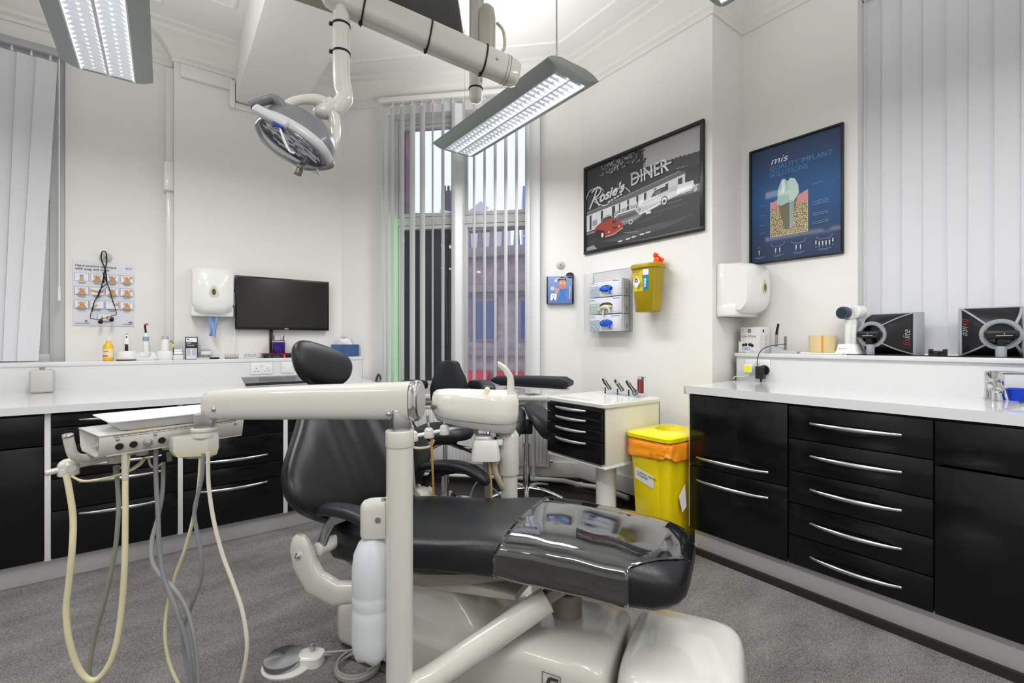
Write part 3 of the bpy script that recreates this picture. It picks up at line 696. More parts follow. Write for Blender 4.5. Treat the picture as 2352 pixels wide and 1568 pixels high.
x0, y0 = .125, .035; A.rect(x0, y0, x0+.068, y0+.045, '#e6e9ef'); A.frame(x0, y0, x0+.068, y0+.045, .0016, '#5b7aa8'); A.rect(x0+.014, y0+.006, x0+.026, y0+.03, '#c99b6a'); A.rect(x0+.04, y0+.006, x0+.054, y0+.03, '#c99b6a')
A.line([(x0+.015, .028), (x0+.07, .03)], .003, '#77777c')
A.text("cleanyourhands", .012, .012, .0125, '#1c1c20', bold=.0002, sx=.9); A.poly([(.058, .03), (.07, .022), (.074, .034), (.066, .038)], '#2a7ac0'); A.rect(.283, .022, .303, .03, '#3b5fa5'); A.line([(.255, .014), (.303, .015)], .003, '#33333a')
A.build('print', t)
# suction hook
def hook(name, label, p, N, r_=.028):
    N = V(N); t = thing(name, label, 'hook', p); R = N.to_track_quat('Z', 'Y').to_matrix().to_4x4()
    b = MB(); b.lathe([(r_, 0), (r_*.96, .003), (r_*.6, .008), (r_*.35, .016), (.004, .018)], (0, 0, 0), R=R); b.build('suction_cup', glassy('soft_clear', '#f2f2f2', .6, .1), t)
    b = MB(); b.sph(N*.02, .008); b.tube([N*.02, N*.034+V((0, 0, -.004)), N*.036+V((0, 0, .014))], .0032, seg=8); b.build('peg', steel, t)
    return t
hook('suction_hook', 'clear suction hook holding the black strap above the hand-washing poster', (-.322, 4.156, 1.715), (0, -1, 0), .034)
# loupes on a cord
t = thing('loupes', 'black dental loupes hanging by a looped cord over the hand-washing poster', 'eyewear', (-.322, 4.12, 1.29))
def L(px, py, v=4.115): p = at(px, py, v=v); return p
b = MB(); b.tube([L(246, 652), L(242, 620), L(233, 595, 4.125), L(234, 580, 4.12), L(239, 577, 4.118), L(244, 582, 4.12), L(245, 600, 4.125), L(240, 625), L(238, 650)], .0035, seg=8, n=60)
b.tube([L(246, 652), L(232, 662), L(222, 684), L(216, 695), L(212, 715)], .0028, seg=8); b.tube([L(236, 625), L(240, 635), L(250, 660), L(256, 680), L(262, 700)], .0028, seg=8)
b.tube([L(240, 625), L(229, 672), L(220, 686)], .0028, seg=8)
b.build('cord', rubber, t, world=True)
b = MB(); b.tube([L(214, 700, 4.12), L(208, 722, 4.12), L(207, 730, 4.12)], .002, seg=8); b.tube([L(261, 695, 4.12), L(267, 715, 4.12), L(267, 722, 4.12)], .002, seg=8)
b.tube([L(207, 731), L(225, 733), L(238, 731), L(252, 727), L(267, 722)], .0022, seg=8); b.build('frame', black_p, t, world=True)
for px, py in ((232, 736), (257, 731)):
    c = L(px, py, 4.1); b = MB(); b.cyl(c, c+V((0, -.035, -.012)), .009, .013, 16, .002); b.sph(c, .01); b.build('telescope_lens', black_p, t, world=True)
# ------------------------------------------------------------------ small things on walls, shelves and worktops
SHL, SHR, WTL, WTR = 1.0245, 1.0805, .8485, .9125     # shelf and worktop heights
labelw = mat('label_paper', '#ececec', rough=.5)
# towel dispenser: local x width, y = out of wall (negative), z height
def dispenser(label, loc, rz, W=.245, Hh=.36, Dp=.2, towel=True):
    t = thing('towel_dispenser', label, 'dispenser', loc, rz)
    wm = mat('dispenser_white', '#e9e9e6', rough=.16, coat=.4)
    b = MB(); b.bb(-W/2-.004, W/2+.004, -.05, 0, .0, Hh*.98, .012, 3); b.bb(-W/2-.006, W/2+.006, -.12, -.0, .0, .075, .012, 3); b.build('back_housing', wm, t)
    prof = [(.02, -.155), (.05, -.185), (.1, -.2), (.2, -.205), (.29, -.2), (.325, -.185), (.345, -.15), (.357, -.08), (.36, -.02)]
    rings = []
    for k in range(9):                                  # across the width, rounded toward both ends
        f = -1+2*k/8; x = f*W/2; q = 1-.16*abs(f)**3.5
        rings.append([(x, -.02, .02+.02*abs(f)**3)] + [(x*(1 if z > .1 else .88+.12*z/.1), y*q*Dp/.205, z*Hh/.36+(.02*abs(f)**3 if z < .1 else -.012*abs(f)**4)) for z, y in prof] + [(x, -.01, .34*Hh/.36)])
    MB().loft(rings).build('cover', wm, t, sharp=50)
    R = Euler((PI/2, 0, 0)).to_matrix().to_4x4()
    def drop(s_, y, m, nm, par):
        ring_ = []
        for j in range(28):
            a = 2*PI*j/28; rr = .03*s_*(1+.12*math.cos(a)**2); x = rr*math.sin(a)*(1-.38*max(0, math.cos(a))); z = rr*math.cos(a)*(1.5 if math.cos(a) > 0 else .95)
            ring_.append((x, y, z+.165))
        return MB().loft([ring_, [(x, y+.006, z) for x, _, z in ring_]]).build(nm, m, par)
    y = -Dp*1.003-.001
    w_ = drop(1, y, mat('aged_window_plastic', '#cfcaa6', rough=.3), 'view_window', t)
    rr = [(.0125*math.cos(2*PI*j/24), y-.002, .168+.022*math.sin(2*PI*j/24)) for j in range(24)]
    MB().loft([rr, [(a, b_+.004, c) for a, b_, c in rr]]).build('lens', mat('smoke_grey', '#4c4f55', rough=.2), w_)
    if towel:
        b = MB(); rings = []
        for k in range(9):
            f = k/8; z = .03-.17*f; w2 = .026+.006*math.sin(f*5)
            rings.append([(w2*q, -.09+.012*math.sin(q*5+f*3), z - (.015*q if k == 8 else 0)) for q in (-1, -.6, -.2, .2, .6, 1)] + [(w2*q, -.086+.012*math.sin(q*5+f*3), z) for q in (1, .6, .2, -.2, -.6, -1)])
        b.loft(rings).build('paper_towel', mat('blue_tissue', '#93abd0', rough=.9), t)
    return t
dispenser('white towel dispenser with blue paper hanging out, left of the monitor', (.274, 4.06, 1.33), 0)
dispenser('white towel dispenser seen side-on below the implant poster corner', (2.83, 1.52, 1.3), 0, W=.27, Hh=.33, Dp=.225, towel=False)
# intraoral camera in its wall holder
t = thing('intraoral_camera', 'slim grey intraoral camera standing in a white clip beside the monitor', 'camera', (.425, 4.05, 1.47))
b = MB(); b.bb(-.012, .012, -.035, .01, -.055, .005, .003); b.build('wall_clip', plastic_w, t)
b = MB(); b.cyl((0, -.02, -.05), (0, -.02, .05), .010, .012, 16, .002); b.build('grip', plastic_w, t)
b = MB(); b.cyl((0, -.02, .05), (0, -.02, .065), .0125, .0125, 16, .001); b.build('collar', black_p, t)
b = MB(); b.cyl((0, -.02, .065), (.002, -.02, .15), .0115, .006, 16); b.sph((.002, -.021, .152), .0065, (1, 1.3, 1)); b.build('head', steel, t)
b = MB(); b.tube([(0, -.02, -.05), (.001, -.02, -.1), (-.004, -.015, -.2), (-.012, -.03, -.35), (-.016, -.04, -.43), (-.02, -.06, -.445)], .003, seg=8); b.bb(-.008, .006, -.028, -.012, -.18, -.14, .003); b.build('cable', plastic_w, t)
# monitor on its bracket
t = thing('monitor', 'black flat monitor mounted on the left wall above the pen pot', 'monitor', (.755, 4.06, 1.24))
y0 = 3.985
MB().bb(-.337, .337, -.06, -.028, 0, .405, .004).build('casing', mat('monitor_plastic', '#0c0c0d', rough=.35), t)
MB().bb(-.325, .325, -.0612, -.06, .022, .393).build('screen', mat('screen_black', '#0d0c0c', rough=.16, coat=.2), t)
A = Art((.755-.337, 4.06-.0615, 1.24), LX, UP); A.N = V((0, -1, 0)); A.text("LG", .348, .006, .013, '#d9d9dc', bold=.0004); A.disc(.341, .0105, .0055, '#b9b9bd'); A.build('badge', t)
b = MB(); b.bb(-.1, .1, -.028, 0, .12, .3, .003); b.build('wall_bracket', black_p, t)
b = MB(); b.bb(-.1, -.078, -.02, 0, -.215, .02, .002); b.build('cable_cover', black_p, t)
# yellow bottle
def onL(px, dv=3.985): p = at(px, 800, v=dv); return V((p.x, dv, SHL))
p = onL(249); t = thing('liquid_bottle', 'small yellow liquid bottle with white cap on the left shelf', 'bottle', p)
MB().lathe([(.022, 0), (.027, .004), (.028, .02), (.028, .085), (.026, .1), (.014, .116), (.011, .122), (.011, .13)]).build('body', mat('yellow_liquid', '#f0bf14', rough=.2, coat=.4), t)
b = MB(); b.lathe([(.012, .128), (.0125, .15), (.011, .152)]); b.tube([(-.01, 0, .146), (-.02, -.003, .146)], .002, seg=6); b.build('cap', plastic_w, t)
b = MB(); b.lathe([(.0285, .022), (.0285, .08), (.0282, .08), (.0282, .022)]); lb = b.build('label', mat('cream_label', '#e8d8b0', rough=.5), t)
b = MB()
for z0, z1, a0, a1, in ((.028, .036, 3.5, 4.7), (.06, .064, 3.8, 4.8)):
    ring_ = [(.0288*math.cos(a0+(a1-a0)*k/8), .0288*math.sin(a0+(a1-a0)*k/8)) for k in range(9)]
    for (xa, ya), (xb, yb) in zip(ring_, ring_[1:]): b.face([(xa, ya, z0), (xb, yb, z0), (xb, yb, z1), (xa, ya, z1)])
b.build('stripe', mat('label_red', '#c8452c', rough=.5), t)
# scaler / apex locator handpiece in round base
p = onL(291); t = thing('charging_handpiece', 'white handpiece with dark display standing in a round charger', 'handpiece', p)
b = MB(); b.lathe([(.052, 0), (.055, .003), (.055, .008)]); b.build('foot', mat('dark_grey_plastic', '#4b4a4a', rough=.5), t)
b = MB(); b.lathe([(.0545, .008), (.055, .02), (.054, .055), (.05, .062), (.03, .064), (.025, .058), (.001, .056)], sc=(1, .85)); b.build('charger', plastic_w, t)
b = MB(); b.lathe([(.017, .056), (.0175, .08), (.017, .13), (.012, .155), (.0095, .165), (.008, .168)], sc=(1, .8)); b.build('body', plastic_w, t)
b = MB(); b.bb(-.009, .009, -.0155, -.0135, .055, .108, .0008); b.cyl((0, -.0095, .155), (0, -.012, .155), .005, seg=14); b.build('display', mat('display_black', '#26282a', rough=.15), t)
b = MB(); b.bb(-.009, .009, -.002, .002, .168, .17); [b.bb(x-.0015, x+.0015, -.002, .002, .168, .18) for x in (-.0075, 0, .0065)]; b.build('tip', steel, t)
# curing light
p = onL(335); t = thing('curing_light', 'curing light with bent black tip standing in a white charger', 'curing light', p)
b = MB(); b.lathe([(.06, 0), (.064, .006), (.062, .02), (.052, .045), (.04, .054), (.02, .055), (.001, .054)], sc=(1, .8)); b.build('charger', plastic_w, t)
rings = [[(x*q, -.0515-.003*(1-abs(x)/.03)+.012*(z-.02)/.03, z) for x, z in ((-.03, .05), (-.026, .03), (-.015, .022), (.015, .022), (.026, .03), (.03, .05))] for q in (1,)]
b = MB(); r0 = rings[0]; b.loft([r0, [(x, y+.012, z) for x, y, z in r0]]); b.build('display', MATS['display_black'], t)
b = MB(); b.lathe([(.016, .05), (.0175, .08), (.017, .12), (.015, .15), (.013, .165), (.007, .18), (.006, .184)]); b.build('body', plastic_w, t)
b = MB(); b.lathe([(.0176, .128), (.0168, .155), (.0145, .158), (.0146, .127)]); b.build('button_sleeve', mat('grey_blue_sleeve', '#8c9cab', rough=.4), t)
b = MB(); b.tube([(0, 0, .182), (-.002, 0, .205), (-.004, 0, .225), (-.002, -.004, .238), (.006, -.01, .241)], .006, seg=12); b.build('light_guide', black_p, t)
b = MB(); b.cyl((.004, -.012, .241), (.006, -.02, .24), .0085, seg=16); b.build('light_shield', mat('orange_clear', '#d9743a', rough=.2), t)
# polishing/warming cup
p = onL(379); t = thing('composite_warmer', 'white flask-shaped device with grey cap on a round charger', 'device', p)
b = MB(); b.lathe([(.045, 0), (.048, .01), (.047, .05), (.042, .06), (.01, .062)], sc=(1, .8)); b.build('charger', plastic_w, t)
b = MB(); b.lathe([(.025, .06), (.027, .075), (.025, .11), (.021, .135), (.02, .14)]); b.build('body', plastic_w, t)
b = MB(); b.lathe([(.02, .14), (.0205, .142), (.019, .162), (.001, .163)]); b.build('cap', mat('warm_grey_cap', '#b9b4ad', rough=.3), t)
b = MB(); b.tube([(.026, 0, .125), (.036, 0, .128), (.042, 0, .115), (.046, .004, .09), (.046, .01, .005)], .0025, seg=6); b.build('cord', rubber, t)
b = MB(); b.bb(.04, .05, -.006, .002, .085, .11, .002); b.build('cable_tag', mat('yellow_tag', '#e6d52a', rough=.5), t)
# clear trays stack
p = onL(409); t = thing('tray_stack', 'clear plastic drawer tower with cotton rolls beside the black-and-white carton', 'tray', p)
b = MB(); b.bb(-.028, .028, -.03, .03, 0, .032, .002); b.build('drawer', mat('translucent_tray', '#dfdfdd', rough=.3), t)
b = MB(); b.bb(-.026, .026, -.028, .03, .034, .09, .002); b.build('clear_box', clear, t)
for z, r_ in ((.044, .01), (.062, .009)):
    b = MB(); b.cyl((-.023, -.02, z), (.023, -.02, z), r_, seg=14, bev=.003); b.build('cotton_roll', mat('cotton', '#efefef', rough=1), t)
# black carton with white panel
p = onL(440); t = thing('adhesive_carton', 'black carton with white printed panels on the left shelf', 'box', p, -.1)
MB().bb(-.036, .036, -.02, .03, 0, .158, .001).build('carton', mat('carton_black', '#1b1a1f', rough=.45), t)
A = Art((-.036, -.0204, 0), (1, 0, 0), UP); A.N = V((0, -1, 0))
A.rect(.006, .122, .068, .152, '#e8e8ee'); A.rect(.006, .004, .068, .078, '#dfe0ea'); A.text("3M", .01, .137, .011, '#2a2a30', bold=.0006); A.text("Scotchbond", .01, .127, .0075, '#66666e'); A.text("Bondex", .01, .112, .008, '#e8e8ee', bold=.0002); A.text("Composite", .01, .088+.006, .0095, '#e8e8ee', bold=.0002)
A.rect(.004, .1065, .07, .108, '#c8c8cc')
k = A.k+1
for i in range(10): A.line([(.01, .072-i*.0048), (.03, .072-i*.0048)], .0022, '#9496a2', l=k); A.line([(.04, .072-i*.0048), (.062, .072-i*.0048)], .0022, '#9496a2', l=k)
A.build('print', t, world=False)
# bur blocks
for px, lb, cb, cp, W in ((468, 'clear bur holder behind the bright grey card, left of the dark bur block', '#c9cacc', '#8a8c90', .075), (495, 'small dark blue bur block with bright shanks on the left shelf', '#1c2036', '#c9ccd6', .056), (534, 'wooden-based bur block of red-ringed burs under the camera cable', '#9a8e80', '#8c4438', .088), (576, 'clear bur block with dark burs and a blue dot, left of the router', '#d2d3d6', '#3a3a40', .075)):
    p = onL(px-2, 3.965); t = thing('bur_block', lb, 'bur block', p)
    MB().bb(-W/2, W/2, -.016, .016, 0, .012, .0015).build('base', mat('block_'+cb[1:], cb, rough=.4), t)
    MB().bb(-W/2, W/2, -.017, .017, .012, .035, .001).build('clear_lid', clear, t)
    n = int(W/.0095)
    b = MB()
    for i in range(n):
        x = -W/2+.006+i*(W-.012)/(n-1); b.cyl((x, -.004, .012), (x, -.004, .026), .0011, seg=6); b.sph((x, -.004, .028), .0022, seg=6)
    o = b.build('burs', mat('bur_'+cp[1:], cp, rough=.3, metal=.4), t); o['kind'] = 'stuff'
p = onL(473, 4.02); t = thing('bur_case', 'grey translucent case standing behind the first clear bur holder', 'box', p)
MB().bb(-.03, .03, -.012, .012, 0, .072, .002).build('case', mat('grey_translucent', '#a8abac', rough=.3), t); MB().bb(-.03, .03, -.0135, -.012, .03, .055).build('label', labelw, t)
# router, pen pot
p = at(642, 820, v=3.98); t = thing('router_box', 'black router box with a red light and red sheet on top, under the pen pot', 'router', (p.x-.005, 3.975, SHL))
MB().bb(-.115, .115, -.06, .05, 0, .034, .003).build('case', mat('router_black', '#17171a', rough=.35), t)
MB().bb(-.135, .12, -.065, .055, .034, .0355).build('red_sheet', mat('red_sheet', '#b3202c', rough=.4), t)
A = Art((p.x-.12, 3.9148, SHL), LX, UP); A.N = V((0, -1, 0)); A.rect(.138, .003, .147, .024, '#ff2a20'); A.line([(.19, .023), (.215, .023)], .004, '#b9b9bd')
for x in (.04, .07, .085, .1): A.disc(x, .011, .0035, '#8f8f94')
A.build('front_print', t, mats={'#ff2a20': mat('red_indicator', '#ff2a20', emit='#ff1a10', es=2)})
px0 = t.location
p = at(640, 790, v=3.98); t = thing('pen_pot', 'purple glittery pen pot standing on the router box', 'pot', (p.x, 3.98, SHL+.036))
MB().lathe([(.044, 0), (.046, .003), (.046, .1), (.043, .1), (.042, .006), (.001, .005)], seg=32, sc=(1, .8)).build('pot', mat('purple_glitter', '#2a1758', rough=.25, metal=.4, var=(160, '#4a34a0', 2)), t)
MB().lathe([(.0468, .085), (.0468, .094), (.046, .094), (.046, .085)], sc=(1, .8)).build('beige_band', mat('beige_band', '#d0a98c', rough=.5), t)
PENP = (p.x, 3.98, SHL+.036)
for dx, dy, lx, ly, h, c, cc, lb in ((-.03, 0, -.014, 0, .128, '#d8d8da', '#1b1b1d', 'black-capped pale pen leaning left in the purple pot'), (.008, -.01, .012, 0, .132, '#9fb3d8', '#c5d3ea', 'pale blue marker standing in the purple pot'), (.012, .012, .014, 0, .135, '#17171a', '#17171a', 'black marker in the middle of the purple pot'), (.02, .0, .025, 0, .128, '#232327', '#1a1a1c', 'black pen with a ring leaning right in the purple pot'), (.026, .01, .02, 0, .118, '#c99a5a', '#202022', 'short tan pencil at the right of the purple pot')):
    t = thing('pen', lb, 'pen', V(PENP)+V((dx*.7, dy, .008)), 0, 'pens in the purple pot')
    q = V((lx, ly, h)); b = MB(); b.cyl((0, 0, 0), q*.75, .0038 if h < .13 else .006, seg=10); b.build('barrel', mat('pen_'+c[1:], c, rough=.35), t)
    b = MB(); b.cyl(q*.75, q, .0045 if h < .13 else .0068, .003, seg=10, bev=.001); b.build('cap', mat('pen_'+cc[1:], cc, rough=.35), t)
# cable coil by the tissues
p = at(738, 800, v=3.99); t = thing('cable_coil', 'coiled black cable lying between the headrest and the blue tissue box', 'cable', (p.x, 3.99, SHL))
b = MB()
for k in range(3): b.tube([(-.05-.01*k, 0, .006), (-.04, .01, .025+.01*k), (0, 0, .038+.004*k), (.04, -.01, .025), (.055+.006*k, 0, .006)], .005, seg=8)
b.build('coil', rubber, t)
# tissue box
p = at(792, 802, v=3.99); t = thing('tissue_box', 'dark blue tissue box with white tissue at the end of the left shelf', 'box', (1.215, 3.975, SHL), -.12)
MB().bb(-.105, .105, -.045, .045, 0, .1, .002).build('carton', mat('denim_card', '#2f4d80', rough=.6, var=(14, '#3d5d90', 4)), t)
b = MB(); rings = []
for k in range(6):
    f = k/5; w_ = .062*(1-.45*f); rings.append([(w_*math.cos(a)+.012*f*math.sin(3*a), .012*math.sin(a)*(1-.3*f)+.006*math.sin(2*a+k), .098+.062*f*(1+.22*math.cos(2*a+1))) for a in [2*PI*j/20 for j in range(20)]])
b.loft(rings).build('tissue', mat('tissue_white', '#e8e8ea', rough=.9), t)
# soap bottle
p = at(97, 900, v=3.84); t = thing('soap_bottle', 'frosted square soap bottle on the left worktop against the splashback', 'bottle', (p.x, 3.84, WTL))
MB().bb(-.052, .052, -.03, .03, 0, .135, .014, 3).build('body', glassy('frosted_plastic', '#e2e0dc', .35, .3), t)
b = MB(); b.bb(-.044, .044, -.023, .023, .006, .06, .008); b.build('liquid', mat('pale_soap', '#dcd8d4', rough=.3), t)
b = MB(); b.cyl((0, 0, .134), (0, 0, .15), .012); b.build('cap', mat('grey_cap', '#8f8d88', rough=.4), t)
# keyboard
p = at(640, 880, v=3.72); t = thing('keyboard', 'dark keyboard under a crumpled clear cover on the left worktop', 'keyboard', (p.x-.01, 3.60, WTL), .0)
KT = Matrix.Translation((0, 0, .01)) @ Matrix.Rotation(.2, 4, 'X') @ Matrix.Translation((0, .03, .0))
MB(KT).bb(-.22, .22, -.075, .075, 0, .016, .003).build('body', mat('keyboard_black', '#202226', rough=.4), t)
b = MB(KT)
for i in range(15):
    for j in range(5): b.bb(-.207+i*.0278, -.184+i*.0278, -.062+j*.0255, -.041+j*.0255, .016, .021, .001)
o = b.build('keys', mat('key_black', '#2b2d31', rough=.4), t); o['kind'] = 'stuff'
MB(KT).bb(-.23, .23, -.085, .085, .022, .0235, .0).build('clear_cover', glassy('crumpled_clear', '#e8ecf0', .8, .12), t)
# sockets on the left splashback
def socket(label, loc, rz, W, cat_='socket', holes=True, sw=True):
    t = thing('wall_socket', label, cat_, loc, rz)
    MB().bb(-W/2, W/2, -.009, 0, 0, .086, .003).build('plate', plastic_w, t)
    if holes:
        b = MB()
        for s_ in (-1, 1):
            for dx, dz, w_, h_ in ((0, .044, .004, .008), (-.011, .022, .007, .004), (.011, .022, .007, .004)):
                b.bb(s_*.037+dx-w_/2, s_*.037+dx+w_/2, -.0095, -.008, dz-h_/2, dz+h_/2)
        b.build('pin_holes', black_p, t)
        for s_ in (-1, 1): MB().box((s_*.009, -.0105, .064), (.012, .005, .022), .001, R=(.12, 0, 0)).build('rocker_switch', plastic_w, t)
    else:
        for s_ in (-1, 1): MB().cyl((s_*.03, -.009, .043), (s_*.03, -.0105, .043), .003, seg=10).build('screw', steel, t)
    return t
p = at(601, 835, v=3.92); socket('white double wall socket on the left splashback below the bur blocks', (p.x, 3.92, .905), 0, .146)
p = at(660, 835, v=3.92); socket('white blank plate on the left splashback below the router', (p.x, 3.92, .908), 0, .086, 'plate', False)
# ------------------------------------------------------------------ right shelf and worktop
t = socket('white double socket on the right splashback with yellow and black plugs', (2.85, 1.345, .958), -PI/2, .146)
t = thing('plug', 'white plug with yellow label in the right splashback socket', 'plug', (2.84, 1.383, .962), -PI/2)
MB().bb(-.026, .026, -.04, .0, 0, .05, .007, 3).build('body', plastic_w, t)
MB().bb(-.018, .018, -.0415, -.04, .008, .044).build('label', mat('yellow_label', '#ece51c', rough=.5), t)
MB().tube([(0, -.02, 0), (-.01, -.02, -.015), (-.05, -.012, -.028), (-.09, -.01, -.03), (-.1, -.012, -.045)], .004, seg=8).build('cord', plastic_w, t)
t = thing('power_adapter', 'black power adapter plugged beside the yellow-labelled plug', 'adapter', (2.84, 1.308, .93), -PI/2)
b = MB(); b.bb(-.024, .02, -.055, -.012, 0, .075, .006, 3); b.cyl((.006, -.012, .05), (.006, 0, .05), .03, seg=20); b.cyl((0, -.03, -.0), (0, -.03, -.025), .006, .004, 10); b.build('body', black_p, t)
MB().tube([(-.02, -.03, .05), (-.015, -.04, .12), (.0, -.03, .165), (.03, -.012, .19), (.07, .02, .2), (.1, .06, .205)], .0022, seg=6).build('cord', rubber, t)
# lens wipes carton
t = thing('lens_wipes_box', 'white lens wipes carton printed with spectacles on the right shelf end', 'box', (2.935, 1.40, SHR), -PI/2-.18)
card = mat('white_card', '#e6e5e3', rough=.5)
MB().bb(-.062, .058, -.055, .055, 0, .158, .001).build('carton', card, t)
b = MB(); b.prism([(-.066, -.056, 0), (.05, -.056, 0), (.05, -.056, .05), (.03, -.056, .068), (-.02, -.056, .08), (-.05, -.056, .06), (-.066, -.056, .07)], (0, -.012, .0)); b.build('tear_flap', card, t)
A = Art((-.062, -.0552, 0), (1, 0, 0), UP); A.N = V((0, -1, 0)); A.text("Lens Wipes", .006, .095, .0225, '#2a2a30', sx=.95); A.rect(.05, .125, .072, .145, '#21409a'); A.text("200", .008, .14, .009, '#55555c'); A.text("ZEISS", .0515, .132, .0075, '#f2f2f6', bold=.0002)
for z in (.125, .131): A.line([(.008, z), (.022, z)], .0015, '#88888c')
A.build('front_print', t, world=False)
A = Art((-.064, -.0685, 0), (1, 0, 0), UP); A.N = V((0, -1, 0)); A.disc(.032, .048, .011, '#26262a', ry=.009); A.disc(.05, .05, .01, '#26262a'); A.disc(.078, .05, .014, '#2a2a30', ry=.01); A.disc(.092, .044, .01, '#26262a')
for x in (.036, .064): A.disc(x, .025, .014, '#3b5f9c', ry=.009); A.disc(x, .025, .0115, '#c3d6ea', ry=.007)
A.line([(.004, .004), (.05, .004)], .002, '#77777c')
for x in (.08, .09, .1): A.frame(x, .004, x+.006, .014, .001, '#8a8a90')
A.build('flap_print', t, world=False)
A = Art((.0582, -.055, 0), (0, 1, 0), UP); A.N = V((1, 0, 0)); A.rect(.04, .125, .055, .143, '#21409a')
for z in (.03, .055, .08, .1): A.disc(.03, z, .008, '#9a9aa0'); A.disc(.03, z, .0065, '#e6e5e3'); A.disc(.07, z, .008, '#9a9aa0'); A.disc(.07, z, .0065, '#e6e5e3')
A.build('side_print', t, world=False)
# small pen stand on the shelf
t = thing('curing_pen_stand', 'slim grey pen-shaped curing light on a low pale stand', 'stand', (2.93, 1.235, SHR), -PI/2)
MB().prism([(-.055, -.03, 0), (.085, -.03, 0), (.085, -.03, .012), (.0, -.03, .02), (-.02, -.03, .035), (-.045, -.03, .035), (-.055, -.03, .01)], (0, .06, 0)).build('base', mat('pale_grey_plastic', '#c4c4c8', rough=.4), t)
b = MB(); b.cyl((-.038, -.01, .03), (-.034, -.01, .11), .0085, .0085, 14); b.build('grip', steel, t)
b = MB(); b.tube([(-.034, -.01, .11), (-.032, -.01, .135), (-.026, -.01, .16), (-.024, -.01, .175)], lambda k: .0078-.002*k, seg=12); b.build('tip', black_p, t)
b = MB(); b.cyl((.01, 0, .015), (.011, 0, .1), .0075, seg=14); b.build('battery', mat('taupe_metal', '#8f8a84', rough=.35, metal=.5), t)
# barrier film roll on a plate
t = thing('barrier_film_roll', 'roll of cream sterilisation film with an orange stripe lying on a white plate', 'film roll', (2.925, 1.03, SHR+.01), 0)
MB().lathe([(.02, 0), (.066, 0), (.0665, .004), (.0665, .088), (.066, .092), (.02, .092)], seg=48).build('roll', mat('cream_film', '#dcc795', rough=.25, coat=.5), t)
b = MB()
for a in (3.42, 3.47, 3.52): b.box((.0668*math.cos(a), .0668*math.sin(a), .046), (.001, .0035, .09), R=(0, 0, a))
b.build('stripe', mat('orange_tape', '#dc9640', rough=.4), t)
tag(MB().bb(2.845, 2.99, .91, 1.115, SHR, SHR+.009, .003).build('plate', mat('white_ceramic', '#e8e6e2', rough=.2)), 'thin white plate under the cream film roll', 'plate')
# white scanner/camera on dock
t = thing('scanner_camera', 'white dental camera with round dark lens standing on its dock', 'camera', (2.93, .905, SHR), -PI/2-.12)
b = MB(); rings = [ring((0, 0, z), (1, 0, 0), (0, 1, 0), w_, w_*.8, 4) for z, w_ in ((0, .062), (.014, .06), (.02, .054), (.05, .048), (.056, .044))]; b.loft(rings); b.build('dock', plastic_w, t)
A = Art((-.03, -.0445, .03), (1, 0, 0), UP); A.N = V((0, -1, 0)); A.text("ultradent", 0, 0, .009, '#8c8c90', bold=.0002); A.build('print', t, world=False)
b = MB(); b.cyl((0, 0, .05), (0, 0, .185), .021, .0205, 24, .002); b.bb(.016, .036, -.012, .016, .05, .2, .006, 3); b.build('handle', plastic_w, t)
b = MB(); b.box((.006, .01, .212), (.075, .06, .06), .022, 4); b.cyl((.03, -.02, .225), (.048, .03, .225), .034, seg=24, bev=.006); b.build('head', plastic_w, t)
b = MB(); b.cyl((-.008, -.02, .222), (-.012, -.052, .222), .033, .033, 28, .003); b.build('lens_hood', mat('navy_grey', '#3a4352', rough=.3), t)
b = MB(); b.cyl((-.0125, -.0525, .222), (-.0126, -.0535, .222), .024, seg=24); b.build('lens', mat('lens_glass', '#1f3038', rough=.05, coat=1), t)
MB().bb(-.008, .008, -.022, -.018, .178, .183).build('status_light', mat('green_dot', '#8fe08a', emit='#6be06a', es=.8), t)
